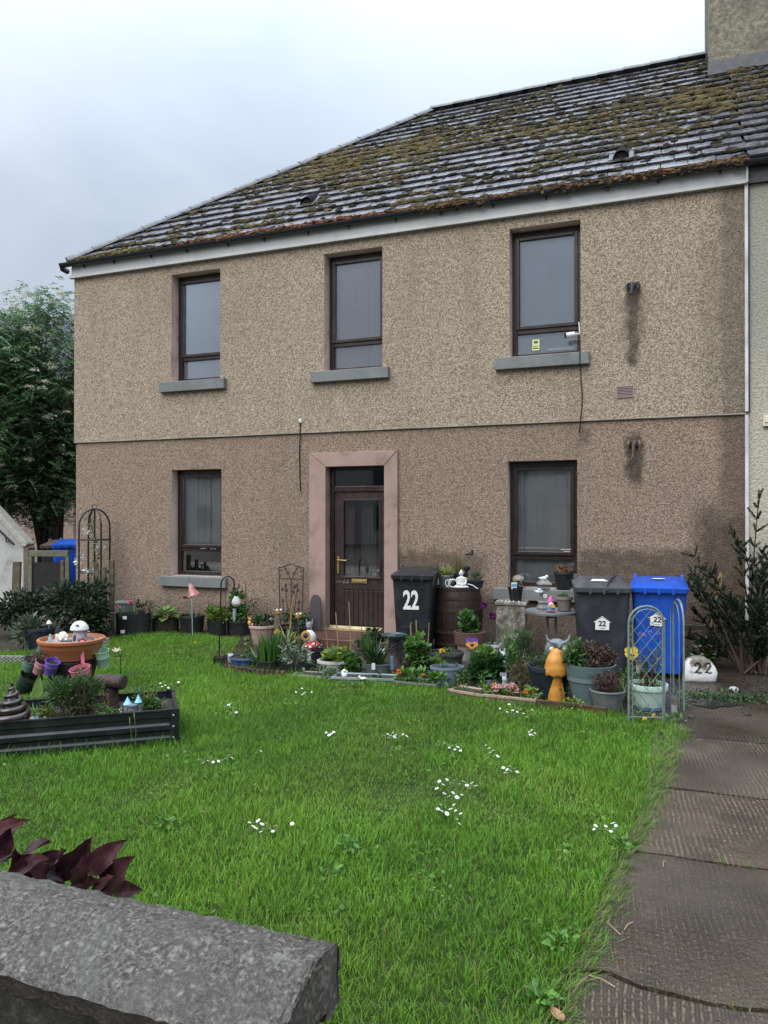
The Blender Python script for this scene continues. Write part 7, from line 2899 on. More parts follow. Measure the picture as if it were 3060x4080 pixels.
for sg in (-1, 1):
    m.tube([(sg * wdt * (.05 + .75 * u), 0, zz_(2306) + (zz_(2258) - zz_(2306)) * math.sin(u * 1.7)) for u in [i / 10 for i in range(11)]], .006, 5)
    for (cx, cz, r_) in ((.25, 2285, 9), (.8, 2275, 8), (.88, 2296, 7), (.45, 2268, 6)):
        m.tube([(sg * cx * wdt + math.cos(a) * r_ * s * (1 - a / 9), 0, zz_(cz) + math.sin(a) * r_ * s * (1 - a / 9)) for a in [i * .5 for i in range(14)]], .006, 5)
    m.tube([(sg * wdt * .35, 0, .02), (sg * wdt * .3, 0, zz_(2420)), (sg * wdt * .5, 0, zz_(2335))], .006, 5)
    m.tube([(sg * wdt * .5, 0, .02), (sg * wdt * .62, 0, zz_(2440)), (sg * wdt * .65, 0, zz_(2392))], .006, 5)
m.build('scrollwork', M_RUST, tr, kind='stuff')
for (x, py) in ((-.45, 2333), (-.7, 2348), (.3, 2338), (.55, 2350), (-.35, 2352), (-.68, 2393), (.66, 2398), (.5, 2330), (-.2, 2430), (.62, 2425), (.2, 2358), (.3, 2440)):
    m = MB(); m.ell((x * wdt, -.004, zz_(py)), (6 * s, .004, 8 * s), 8, 6, .2); m.build('metal_leaf', M_RUST, tr)

# ---- black obelisk with clematis
p, s = spot(362, 2500, 40)
s = mpp(p)
ob = thing('obelisk', 'tall black domed wire obelisk by the house corner', 'trellis', p, YAW + R(20))
zz_ = lambda py: CAM.z - (py - HOR) * s
r_ = 62 * s
topz, shz = zz_(2028), zz_(2100)
for i in range(4):
    a = i * math.pi / 2 + .4
    pts = [(math.cos(a) * r_, math.sin(a) * r_, 0), (math.cos(a) * r_, math.sin(a) * r_, shz)]
    pts += [(math.cos(a) * r_ * math.cos(b), math.sin(a) * r_ * math.cos(b), shz + (topz - shz) * math.sin(b)) for b in [math.pi / 2 * j / 8 for j in range(1, 9)]]
    m = MB(); m.tube(pts, .014, 6); m.build('upright', M_IRON, ob)
for py in (2150, 2278, 2400):
    m = MB(); m.tube([(math.cos(a) * r_, math.sin(a) * r_, zz_(py)) for a in [2 * math.pi * i / 24 for i in range(25)]], .011, 6); m.build('ring', M_IRON, ob)
m = MB(); m.tube([(math.cos(a) * 9 * s, 0, topz + 9 * s + math.sin(a) * 9 * s) for a in [2 * math.pi * i / 14 for i in range(15)]], .005, 6); m.build('finial', M_IRON, ob)
m = MB(); m.tube([(0, 0, 0), (0, 0, topz)], .014, 6); m.build('centre_pole', M_IRON, ob)
cl_ = thing('clematis', 'thin clematis with white flowers climbing the black obelisk', 'climber', p, YAW)
H_ = topz
n = 330
zz = RNG.random(n) * H_ * .98
P = np.stack([RNG.normal(0, .05, n) + .06 * np.sin(zz * 7), RNG.normal(0, .05, n), zz], 1)
fol(cl_, scatter(P, RNG.normal(size=(n, 3)), RNG.uniform(.03, .06, n), T_OV, pal(n, LG + YG + MG), .8))
m = MB(); m.tube([(.06 * math.sin(z * 7), .01 * math.cos(z * 9), z) for z in [H_ * i / 24 for i in range(25)]], .005, 5); m.build('stem', M_WOODY, cl_)
for (px, py) in ((350, 2113), (400, 2168), (328, 2208), (352, 2270), (384, 2270), (318, 2235), (410, 2178)):
    x, z = (px - 372) * s, zz_(py)
    nn = 6
    a = np.arange(nn) * 2 * np.pi / nn + RNG.random()
    D = np.stack([np.cos(a), np.full(nn, -.35), np.sin(a) * .8 - .2], 1)
    fol(cl_, scatter(np.tile([x, -.12, z], (nn, 1)), D, 19 * s, T_OV, pal(nn, [(.78, .78, .76)], .05), 1.3), M_LEAF, 'flower', None)
# ================================================================== TERRACOTTA BOWL GROUP AND RAISED BED
# ---- raised metal bed
A = G(704, 2966)
Bq = G(0, 3028)
dv = (Bq - A)
ex = -dv.normalized()                       # along the front, to the right
rzb = math.atan2(ex.y, ex.x)
HBd = .262
bed = thing('raised_bed', 'black corrugated metal raised bed on the lawn', 'planter', A, rzb)
LBd, DBd = 1.75, .62
M_BEDM = pm('black coated steel', (.010, .012, .015), .38, .25, 6, .06, dirt=(.04, .042, .045), damt=.3)


def corrugated(x0, y0, x1, y1, flip):
    m = MB()
    d = Vector((x1 - x0, y1 - y0, 0))
    nrm = Vector((d.y, -d.x, 0)).normalized()
    prof = [(0.0, 0), (0.0, .022), (.016, .03), (.016, .06), (.0, .075), (.0, .105), (.016, .118), (.016, .15), (0, .165), (0, .2), (.008, .206), (.008, HBd - .012), (.016, HBd - .01), (.016, HBd), (-.012, HBd), (-.012, HBd - .01), (-.004, HBd - .02), (-.004, 0)]
    n = len(prof)
    a, b = Vector((x0, y0, 0)), Vector((x1, y1, 0))
    vs = [a + nrm * p_[0] + Vector((0, 0, p_[1])) for p_ in prof] + [b + nrm * p_[0] + Vector((0, 0, p_[1])) for p_ in prof]
    m.add(vs, [(i, (i + 1) % n, (i + 1) % n + n, i + n) for i in range(n)])
    m.f += [tuple(reversed(range(n))), tuple(range(n, 2 * n))]
    m.sm += [False, False]
    return m


corrugated(-LBd, 0, -.045, 0, 0).build('front_panel', M_BEDM, bed)
corrugated(0, .045, 0, DBd - .045, 0).build('end_panel', M_BEDM, bed)
corrugated(-.045, DBd, -LBd, DBd, 0).build('back_panel', M_BEDM, bed)
for (cx, cy) in ((0, 0), (0, DBd)):
    m = MB()
    sg = -1 if cy == 0 else 1
    m.add([(-.047, cy + sg * .02, 0), (.012, cy + sg * .02, 0), (.02, cy + sg * .012, 0), (.02, cy - sg * .047, 0), (.02, cy - sg * .047, HBd + .002), (.02, cy + sg * .012, HBd + .002), (.012, cy + sg * .02, HBd + .002), (-.047, cy + sg * .02, HBd + .002)],
          [(0, 1, 6, 7), (1, 2, 5, 6), (2, 3, 4, 5), (7, 6, 5, 4)] if sg < 0 else [(7, 6, 1, 0), (6, 5, 2, 1), (5, 4, 3, 2), (4, 5, 6, 7)])
    m.build('corner_post', M_BEDM, bed)
for z in (.06, .14, .22):
    m = MB(); m.lathe([(.009, 0), (.009, .003), (.004, .006)], 10, (-.022, -.0215, z), M=Matrix.Rotation(R(90), 3, 'X')); m.build('bolt', M_STEEL, bed)
m = MB(); m.add([(-LBd, .0, .2), (-.004, .0, .2), (-.004, DBd, .2), (-LBd, DBd, .2)], [(0, 1, 2, 3)]); m.build('soil', M_SOIL, bed)
Rb = Matrix.Rotation(rzb, 3, 'Z')


def onbed(px, py, z=.2):
    q = G(px, py, z)
    return q, mpp(q)


def bedplant(label, px, py, parts, name='plant', cat='plant', back=0.0):
    q, s = onbed(px, py)
    q = q + FWD * back
    t = thing(name, label, cat, q, YAW)
    fol(t, [f(s) for f in parts])
    return t, s


t, s = bedplant('bushy green lavender in the raised metal bed', 285, 2880,
                [B(-95, 100, 72, 62, 1400, 26, T_NE, [(.07, .13, .04), (.05, .10, .035), (.09, .16, .05)], clumps=34, wid=1.5, up=.9),
                 B(5, 105, 66, 60, 1200, 26, T_NE, [(.07, .13, .04), (.05, .10, .035), (.09, .16, .05)], clumps=34, wid=1.5, up=.9),
                 B(-35, 45, 100, 38, 900, 24, T_NE, [(.05, .09, .035), (.06, .06, .03), (.08, .12, .045)], clumps=30, wid=1.4, up=.5),
                 B(80, 30, 26, 26, 120, 24, T_NE, [(.07, .14, .04), (.09, .17, .05)], clumps=12, wid=1.5)], 'lavender_bush', 'shrub', .22)
mb = MB()
for i in range(40):
    a = rn.uniform(0, 6.28)
    e = Vector((math.cos(a) * rn.uniform(20, 125) * s, math.sin(a) * rn.uniform(10, 70) * s, rn.uniform(60, 150) * s))
    mb.tube([(e.x * .25, e.y * .25, 0), (e.x * .65, e.y * .65, e.z * .4), e], [.006, .005, .002], 4, False)
mb.build('stem', M_WOODY, t, kind='stuff')
bedplant('low green strawberry-like leaves beside the little castle', 440, 2862, [B(0, 12, 52, 22, 150, 20, T_OV, LG + MG, clumps=14)], back=.05)
bedplant('leafy green plants in the far corner of the raised bed', 590, 2838, [B(0, 24, 50, 30, 220, 20, T_OV, LG + MG, clumps=14), B(-40, 60, 60, 40, 220, 14, T_NE, MG, wid=2)], back=.12)
bedplant('green seedlings in front of the chocolate brown shell', 120, 2890, [B(10, 14, 50, 22, 110, 18, T_OV, LG + YG, clumps=12), BL(-20, 0, 40, 40, 60, 5, .5, 1.0, LG, 5)], back=.25)
t, s = bedplant('upright lime green dock leaf behind the brown shell', 85, 2850, [BL(0, 0, 10, 6, 60, 10, .3, .5, LG)], back=.3)
for (x0, z0, x1, z1, w) in ((-10, 0, -2, 130, 46), (0, 5, 38, 70, 26), (-4, 0, -40, 60, 24)):
    vs, fs = big_leaf((x0 * s, 0, z0 * s), (x1 * s, 0, z1 * s), w * s, (.2, -1, .1), .12, .1, 8)
    m = MB(); m.add(vs, fs, True); m.build('leaf', M_HOSTA, t, sharp=80)
t, s = bedplant('orange stemmed twig with few leaves in the raised bed corner', 588, 2822, [B(0, 10, 14, 10, 20, 10, T_OV, LG)])
for (x1, z1) in ((4, 78), (26, 70), (-14, 62)):
    m = MB(); m.tube([(0, 0, 0), (x1 * .3 * s, 0, 35 * s), (x1 * s, 0, z1 * s)], [.006, .005, .003], 5); m.build('stem', pm('orange twig', (.3, .12, .04), .6), t)

# chocolate brown spiral shell
q, s = onbed(22, 2905)
q = q + FWD * .1
sh = thing('spiral_ornament', 'glossy chocolate brown spiral shell ornament in the raised bed', 'ornament', q, YAW)
m = MB()
NA, vs, fs = 40, [], []
turns, K = 5.2, 210
for i in range(K):
    u = i / (K - 1)
    th_ = u * turns * 2 * math.pi
    R_ = 76 * s * (1 - u) ** .9 + 3 * s
    cz = (12 + 148 * u ** .92) * s
    pr_ = 20 * s * (1 - u * .72)
    ctr = Vector((math.cos(th_) * (R_ - pr_ * .6), math.sin(th_) * (R_ - pr_ * .6), cz))
    rd = Vector((math.cos(th_), math.sin(th_), 0))
    for j in range(10):
        a = 2 * math.pi * j / 10
        vs.append(ctr + rd * math.cos(a) * pr_ + Vector((0, 0, 1)) * math.sin(a) * pr_)
for i in range(K - 1):
    for j in range(10):
        fs.append((i * 10 + j, i * 10 + (j + 1) % 10, (i + 1) * 10 + (j + 1) % 10, (i + 1) * 10 + j))
m.add(vs, fs, True)
m.ell((0, 0, 165 * s), (6 * s, 6 * s, 14 * s), 10, 6)
m.build('spiral', pm('brown glaze', (.024, .014, .012), .18, .3, 8, .05, coat=.4), sh)
m = MB(); m.lathe([(62 * s, 0), (50 * s, 50 * s), (26 * s, 110 * s), (4 * s, 160 * s)], 24); m.build('core', bpy.data.materials['brown glaze'], sh)
sn = thing('snail_ornament', 'small brown snail ornament with blue eye beside the shell', 'ornament', q + RGT * 92 * s - FWD * .02, YAW)
m = MB(); m.ell((0, 0, 20 * s), (22 * s, 16 * s, 20 * s), 14, 10); m.tube([(-8 * s, 0, 34 * s), (-6 * s, 0, 52 * s)], 2.5 * s, 6); m.build('head', pm('tan glaze', (.22, .15, .1), .5), sn)
m = MB(); m.lathe([(3 * s, -2 * s), (8 * s, 0), (10 * s, 3 * s), (10 * s, -4 * s)], 14, (14 * s, -10 * s, 36 * s), M=Matrix.Rotation(R(70), 3, 'X'), caps=False); m.build('eye', pm('blue eye', (.15, .3, .42), .4), sn)

# log bird house
q, s = onbed(430, 2830)
q = q + FWD * .06
lg = thing('log_house', 'little log house with bark roof log and carved door', 'ornament', q, YAW - R(12))
k = Mat('wet bark')
n1 = k.noise(1, 5, .7, k.mapped((14, 14, 5)))
n2 = k.noise(30, 4, .7)
c = k.ramp(n1 * .6 + n2 * .4, [(.3, (.014, .010, .009)), (.55, (.055, .036, .03)), (.75, (.12, .085, .075))])
M_BARK = k.bsdf(c, .6, 0, .4, k.bump(n1 + n2, 1.0, .015))
M_CUT = pm('cut timber', (.22, .13, .06), .6, .3, 20, .3)
rings = []
m = MB()
for z in range(0, 11):
    u = z / 10
    rings.append([(math.cos(a) * (33 + 4 * math.sin(3 * a) - 5 * u + rn.uniform(-1.5, 1.5)) * s, math.sin(a) * (30 - 5 * u + rn.uniform(-1.5, 1.5)) * s, u * 84 * s) for a in [2 * math.pi * i / 24 for i in range(24)]])
loft(m, rings)
m.build('trunk', M_BARK, lg, sharp=70)
m = MB()
rings = []
for i in range(13):
    x = -56 + 112 * i / 12
    rings.append([(x * s, math.cos(a) * (34 + rn.uniform(-1.5, 1.5)) * s, (108 + math.sin(a) * (29 + rn.uniform(-1.5, 1.5))) * s) for a in [2 * math.pi * j / 22 for j in range(22)]])
loft(m, rings)
m.build('roof_log', M_BARK, lg, sharp=70)
m = MB(); m.lathe([(30 * s, 0), (28 * s, 3 * s), (1 * s, 3.5 * s)], 22, (56.5 * s, 0, 108 * s), sx=.86, M=Matrix.Rotation(R(90), 3, 'Y')); m.build('cut_end', pm('dark cut', (.035, .025, .02), .7), lg)
m = MB(); m.box(-13 * s, 11 * s, -33 * s, -26 * s, 8 * s, 66 * s); m.build('door', M_CUT, lg, .003)
for (x, z, w_, h_) in ((-4, 52, 9, 10), (4, 38, 7, 9), (-5, 36, 7, 8)):
    m = MB(); m.box((x - w_ / 2) * s, (x + w_ / 2) * s, -34.5 * s, -33.2 * s, (z - h_ / 2) * s, (z + h_ / 2) * s); m.build('window', pm('dark opening', (.04, .02, .012), .8), lg)
m = MB(); m.ell((0, -34 * s, 16 * s), (7 * s, 4 * s, 8 * s), 10, 6); m.build('knob', pm('ochre', (.34, .22, .1), .6), lg)

# castle
q, s = onbed(528, 2846)
cs_ = thing('castle_ornament', 'tiny grey stone castle with two light blue cone roofs', 'ornament', q, YAW)
M_CAST = pm('grey castle stone', (.13, .15, .18), .6, .35, 40, .5, dirt=(.3, .33, .36), damt=.5, dscale=20)
M_CONE = pm('light blue glaze', (.2, .46, .6), .4, .15, 20, .2)
for (x, y, h_, r_) in ((-20, 4, 40, 15), (20, 14, 46, 13)):
    m = MB(); m.lathe([(r_ * s, 0), (r_ * .92 * s, (h_ - 6) * s), (r_ * 1.1 * s, (h_ - 4) * s), (r_ * 1.1 * s, h_ * s)], 14, (x * s, y * s, 0)); m.build('tower', M_CAST, cs_)
    m = MB(); m.lathe([(r_ * 1.2 * s, h_ * s), (r_ * .85 * s, (h_ + 8) * s), (r_ * .8 * s, (h_ + 9) * s), (r_ * .4 * s, (h_ + 20) * s), (.6 * s, (h_ + 31) * s)], 14, (x * s, y * s, 0)); m.build('cone_roof', M_CONE, cs_)
m = MB(); m.lathe([(18 * s, 0), (16 * s, 32 * s), (19 * s, 35 * s), (19 * s, 42 * s)], 14, (4 * s, -10 * s, 0)); m.build('gatehouse', M_CAST, cs_)
m = MB(); m.box(-1 * s, 8 * s, -28 * s, -25 * s, 8 * s, 22 * s); m.build('gate', pm('dark gate', (.03, .03, .035), .7), cs_)
q, s = onbed(482, 2848)
m = MB(); m.ell((0, 0, 10 * s), (7 * s, 6 * s, 12 * s), 10, 8); m.ell((-2 * s, -3 * s, 22 * s), (4 * s, 4 * s, 4 * s), 8, 6)
o = m.build('bird_figurine', M_WHITE); o.location = q; o.rotation_euler = (0, 0, YAW)
tag(o, 'tiny pale figure in front of the log house', 'figurine')

# ---- terracotta bowl on a dark tub
p, s = spot(252, 2772, 85)
tub = thing('tub', 'black ribbed tub carrying the terracotta bowl', 'planter', p, YAW)
zpx = lambda py, s_=s: CAM.z - (py - HOR) * s_
zt_ = zpx(2640)
m = MB(); m.lathe([(78 * s, 0), (84 * s, zt_ * .3), (90 * s, zt_ * .6), (94 * s, zt_ * .62), (94 * s, zt_ * .72), (98 * s, zt_ * .74), (100 * s, zt_ * .97), (96 * s, zt_)], 30); m.build('body', M_BLACKP, tub)
m = MB(); m.box(86 * s, 100 * s, -52 * s, -46 * s, 0, zt_ * .9, Matrix.Rotation(.0, 4, 'Z')); m.build('upright', M_STEEL, tub)
bw = thing('terracotta_bowl', 'wide terracotta bowl fairy garden standing on the black tub', 'bowl', p + Vector((0, 0, zt_ + .002)), YAW)
hb = zpx(2555) - zt_
M_TERR = pm('terracotta plastic', (.36, .125, .05), .5, .14, 6, .1, dirt=(.22, .10, .06), damt=.5)
m = MB(); m.lathe([(85 * s, 0), (100 * s, 4 * s), (116 * s, hb * .55), (118 * s, hb * .58), (119 * s, hb * .62), (124 * s, hb - 14 * s), (131 * s, hb - 13 * s), (132 * s, hb - 2 * s), (129 * s, hb), (121 * s, hb), (116 * s, hb - 18 * s), (.5 * s, hb - 22 * s)], 48); m.build('bowl', M_TERR, bw)
m = MB(); m.lathe([(117 * s, hb - 17 * s), (60 * s, hb - 13 * s), (.5 * s, hb - 10 * s)], 30, caps=False); m.build('gravel', pm('pale gravel', (.28, .25, .22), .9, .5, 60, .9, 100), bw)
zr = p.z + zt_ + hb - 12 * s


def inbowl(x, y):
    return p + RGT * x * s + FWD * y * s + Vector((0, 0, zr - p.z))


# white mushroom house
mh = thing('mushroom_house', 'white toadstool house with flower window in the terracotta bowl', 'ornament', inbowl(28, 10), YAW)
M_MWH = pm('pale stone white', (.60, .60, .56), .5, .08, 12, .15, dirt=(.4, .4, .36), damt=.4)
m = MB(); m.lathe([(31 * s, -4 * s), (29 * s, 10 * s), (24 * s, 34 * s), (23 * s, 48 * s)], 22); m.build('stalk', pm('lilac grey', (.36, .36, .42), .6, .1, 9), mh)
m = MB(); m.lathe([(20 * s, 45 * s), (34 * s, 43 * s), (37 * s, 47 * s), (33 * s, 60 * s), (23 * s, 73 * s), (12 * s, 79 * s), (.5 * s, 81 * s)], 26); m.build('cap', M_MWH, mh)
m = MB(); m.prism([(-15 * s, -2 * s), (-3 * s, -2 * s), (-3 * s, 18 * s), (-6 * s, 26 * s), (-12 * s, 26 * s), (-15 * s, 18 * s)], -30 * s, -24 * s); m.build('door', pm('slate door', (.05, .05, .065), .6), mh)
m = MB()
for i in range(5):
    a = i * 1.2566 + 1.57
    m.ell((2 * s + math.cos(a) * 5 * s, -30 * s, 62 * s + math.sin(a) * 5 * s), (4 * s, 3 * s, 4 * s), 8, 6)
m.build('flower_window', pm('plum', (.05, .03, .05), .6), mh, kind='stuff')
m = MB(); m.ell((2 * s, -33.5 * s, 62 * s), (3 * s, 2 * s, 3 * s), 8, 6); m.build('window_pane', M_WHITE, mh)
m = MB(); m.tube([(-22 * s, 4 * s, 66 * s), (-22 * s, 4 * s, 84 * s)], 4 * s, 8); m.ell((-20 * s, 4 * s, 86 * s), (7 * s, 5 * s, 4 * s), 8, 6); m.build('chimney', bpy.data.materials['plum'], mh)
m2 = thing('mushroom_ornament', 'low cream domed mushroom in the terracotta bowl', 'ornament', inbowl(-42, 15), YAW)
m = MB(); m.lathe([(12 * s, -2 * s), (11 * s, 12 * s)], 14); m.build('stalk', M_MWH, m2)
m = MB(); m.lathe([(9 * s, 10 * s), (22 * s, 10 * s), (21 * s, 18 * s), (15 * s, 30 * s), (7 * s, 35 * s), (.5 * s, 36 * s)], 20); m.build('cap', pm('cream', (.62, .6, .42), .5, .06), m2)
for (x, y, kind_, lab) in ((-88, 0, 0, 'tiny blue bottle-like figure in the terracotta bowl'), (-20, -30, 1, 'tiny black and white figure lying in front of the white mushroom house'), (0, -28, 1, 'tiny pink and grey figure by the toadstool door'),
                           (-12, -14, 2, 'tiny seated pale figure between the two mushrooms'), (46, -26, 3, 'small red-brown pebble toadstool in the terracotta bowl'), (72, 0, 4, 'tiny stone wishing well in the terracotta bowl'), (-66, 10, 5, 'tiny orange gnome in the terracotta bowl'), (-50, -26, 2, 'tiny pale figure in front of the cream mushroom')):
    t = thing('fairy_figurine', lab, 'figurine', inbowl(x, y), YAW)
    C_ = [(.25, .4, .48), (.09, .09, .1), (.5, .42, .42), (.2, .07, .05), (.2, .2, .2), (.55, .2, .08)][kind_]
    mt = pm('figure %d' % kind_, C_, .5, .3, 40)
    if kind_ == 4:
        m = MB(); m.lathe([(20 * s, -2 * s), (20 * s, 14 * s), (15 * s, 14 * s), (15 * s, 4 * s)], 16); m.build('well', mt, t)
        m = MB(); m.tube([(-12 * s, 0, 12 * s), (-12 * s, 0, 34 * s), (-6 * s, 0, 40 * s), (2 * s, 0, 36 * s)], 3 * s, 6); m.build('spout', mt, t)
    elif kind_ == 3:
        m = MB(); m.ell((0, 0, 10 * s), (13 * s, 11 * s, 10 * s), 12, 8); m.build('stone', mt, t)
    elif kind_ == 1:
        m = MB(); m.ell((0, 0, 5 * s), (14 * s, 6 * s, 6 * s), 10, 6); m.build('body', mt, t)
        m = MB(); m.ell((-12 * s, -2 * s, 10 * s), (5 * s, 5 * s, 5 * s), 8, 6); m.build('head', M_WHITE, t)
    else:
        m = MB(); m.lathe([(9 * s, 0), (8 * s, 8 * s), (5 * s, 17 * s), (3 * s, 19 * s)], 12); m.build('body', mt, t)
        m = MB(); m.ell((0, 0, 22 * s), (5 * s, 5 * s, 6 * s), 10, 6); m.build('head', M_WHITE if kind_ in (2, 5) else mt, t)


# hanging buckets with hook straps over the rim
def bucket(label, px, py, wt, wb, h, tilt, col, hookx, hz, soil=True, plant=None, rim_dy=None):
    """(px,py) = middle of the bucket rim"""
    base_d = (p - CAM).dot(FWD)
    # hangs outside the bowl rim
    lat = (px - 1530) / FPX
    xr = (px - 252)
    yb_ = -math.sqrt(max(0, 140 ** 2 - min(139, abs(xr)) ** 2))
    d = base_d + yb_ * s
    q = PD(px, py, d)
    s2 = d / FPX
    t = thing('hanging_bucket', label, 'bucket', q, YAW)
    mt = pm('enamel ' + label[:8], col, .35, .1, 8, .06, dirt=tuple(c_ * .5 for c_ in col), damt=.3)
    M3 = Matrix.Rotation(R(tilt), 3, 'Y') @ Matrix.Rotation(R(14), 3, 'X')
    prof = [(wb / 2 * .9, -h), (wb / 2, -h + 1), (wb / 2 + (wt - wb) / 2 * .6, -h * .42), (wb / 2 + (wt - wb) / 2 * .62 + 1, -h * .40), (wb / 2 + (wt - wb) / 2 * .66, -h * .36), (wt / 2, -2), (wt / 2 + 2, -1), (wt / 2 + 2, 1), (wt / 2 - 1, 1), (wt / 2 - 3, -h * .35), (.5, -h * .36)]
    m = MB(); m.lathe([(a * s2, b * s2) for a, b in prof], 24, M=M3); m.build('pail', mt, t)
    if soil:
        m = MB(); m.lathe([((wt / 2 - 3) * s2, -h * .25 * s2), (.5 * s2, -h * .2 * s2)], 18, M=M3, caps=False); m.build('soil', M_SOIL, t)
    back = M3 @ Vector((0, wt / 2 * s2, 0))
    hx = (hookx - px) * s2
    top = Vector((hx, back.y + 6 * s2, (py - hz) * s2))
    m = MB()
    w_ = 7 * s2
    path = [back, (back + top) / 2, top, top + Vector((hx * .05, 10 * s2, 5 * s2)), top + Vector((0, 20 * s2, -8 * s2))]
    vs = []
    for c_ in path:
        vs += [c_ + Vector((-w_, 0, 0)), c_ + Vector((w_, 0, 0)), c_ + Vector((w_, .004, .002)), c_ + Vector((-w_, .004, .002))]
    fs = [(i * 4 + j, i * 4 + (j + 1) % 4, i * 4 + 4 + (j + 1) % 4, i * 4 + 4 + j) for i in range(len(path) - 1) for j in range(4)]
    m.add(vs, fs)
    m.build('strap', mt, t)
    if plant:
        fol(t, [f(s2) for f in plant])
    return t


bucket('purple enamel bucket hanging on the terracotta bowl', 212, 2634, 56, 44, 56, 20, (.15, .09, .42), 222, 2578, plant=[B(0, -8, 16, 8, 20, 8, T_OV, BR)])
bucket('pale pink enamel bucket with dry heather hanging on the bowl', 172, 2634, 54, 42, 56, 28, (.5, .24, .26), 184, 2578, plant=[B(-16, 16, 34, 22, 420, 14, T_NE, [(.09, .055, .05), (.12, .08, .07), (.06, .05, .035)], clumps=16, wid=1.2, up=.5)])
bucket('bright pink enamel bucket with long strap over the bowl front', 318, 2662, 78, 60, 52, -8, (.6, .16, .25), 308, 2566, plant=[B(6, 8, 10, 18, 30, 10, T_OV, [(.3, .16, .05), (.2, .2, .05)])])
bucket('pale green enamel bucket hanging on the right rim of the bowl', 405, 2594, 56, 44, 66, -5, (.30, .47, .34), 388, 2552, soil=False)
bucket('small teal bucket of dry heather on the left rim of the bowl', 128, 2628, 60, 48, 48, 22, (.12, .2, .2), 146, 2570, plant=[B(-10, 8, 34, 18, 260, 13, T_NE, [(.07, .045, .045), (.09, .06, .05)], clumps=12, wid=1.2)])
bucket('large dark green bucket tipped under the terracotta bowl', 128, 2692, 86, 62, 80, 35, (.018, .04, .033), 150, 2650, plant=[B(-8, 4, 36, 14, 200, 10, T_OV, [(.03, .05, .025), (.05, .06, .035)], clumps=16)])

# wire flower ornament right of the bowl
pq, s = spot(480, 2720, 4)
t = thing('flower_ornament', 'wire stake ornament with pale glass flower beside the log house', 'ornament', pq, YAW)
m = MB(); m.tube([(0, 0, 0), (0, 0, 108 * s)], .004, 6); m.tube([(-30 * s, 0, 106 * s), (8 * s, 0, 106 * s)], .006, 6); m.tube([(math.cos(a) * 8 * s, 0, 118 * s + math.sin(a) * 9 * s) for a in [i * .6 for i in range(11)]], .003, 5); m.build('wire', M_IRON, t)
for i in range(6):
    a = i * 1.05
    vs, fs = big_leaf((-16 * s, 0, 122 * s), (-16 * s + math.cos(a) * 20 * s, math.sin(a) * 10 * s, (122 + 12 + 8 * math.sin(a)) * s), 11 * s, (0, -.4, 1), .1, .1, 5)
    m = MB(); m.add(vs, fs, True); m.build('petal', pm('pale petal', (.5, .42, .3), .4) if i == 0 else bpy.data.materials['pale petal'], t)

# dark blue planter and little mushroom stake behind, wicker edges
pq, s = spot(140, 2598, 40)
potted('dark blue planter behind the terracotta bowl', 140, 2598, 110, 96, 92, M_NAVY, [B(-30, 104, 56, 34, 150, 34, T_NE, [(.10, .13, .08), (.08, .11, .06)], clumps=12, wid=2.6, up=.3)], .03)
pq, s = spot(166, 2600, 60)
t = thing('mushroom_stake', 'small cream mushroom on a stake behind the dark blue planter', 'ornament', pq, YAW)
m = MB(); m.tube([(0, 0, 0), (4 * s, 0, 112 * s)], .006, 6); m.build('stake', M_STONEG, t)
m = MB(); m.lathe([(3 * s, 108 * s), (11 * s, 107 * s), (7 * s, 117 * s), (1 * s, 122 * s)], 14, (4 * s, 0, 0)); m.build('cap', bpy.data.materials['cream'], t)


def wicker(px0, px1, py, hpx, label):
    a, b = G(px0, py), G(px1, py)
    s = mpp(a)
    t = thing('wicker_edging', label, 'edging', a, math.atan2((b - a).y, (b - a).x))
    L = (b - a).length
    nrow = 6
    for j in range(nrow):
        m = MB()
        z = (j + .5) * hpx * s / nrow
        m.tube([(L * i / 30, .008 * math.sin(i * 1.57 + j * math.pi), z) for i in range(31)], hpx * s / nrow * .5, 5)
        m.build('cane_row', M_WICKER, t)
    return t


wicker(-40, 96, 2648, 36, 'grey woven wicker edging at the lawn left of the bowl')
wicker(398, 436, 2576, 36, 'short grey wicker edging beside the black fabric planter')


# ================================================================== DAISIES AND WEEDS IN THE LAWN
def daisy_mesh():
    Vs = []
    n = 11
    a = np.arange(n) * 2 * np.pi / n
    D = np.stack([np.cos(a), np.sin(a), np.full(n, .18)], 1)
    p1 = scatter(np.zeros((n, 3)) + D * .003, D, .0125, T_DI, pal(n, [(.78, .78, .75)], .05), 1.5, .05)
    a = np.arange(6) * 2 * np.pi / 6
    D = np.stack([np.cos(a), np.sin(a), np.full(6, .9)], 1)
    p2 = scatter(np.tile([0, 0, .001], (6, 1)), D, .005, T_DI, pal(6, [(.6, .4, .03)], .1), 1.6, .05)
    V, F, C = cat3(p1, p2)
    return mesh_np('daisy', V, F, C)


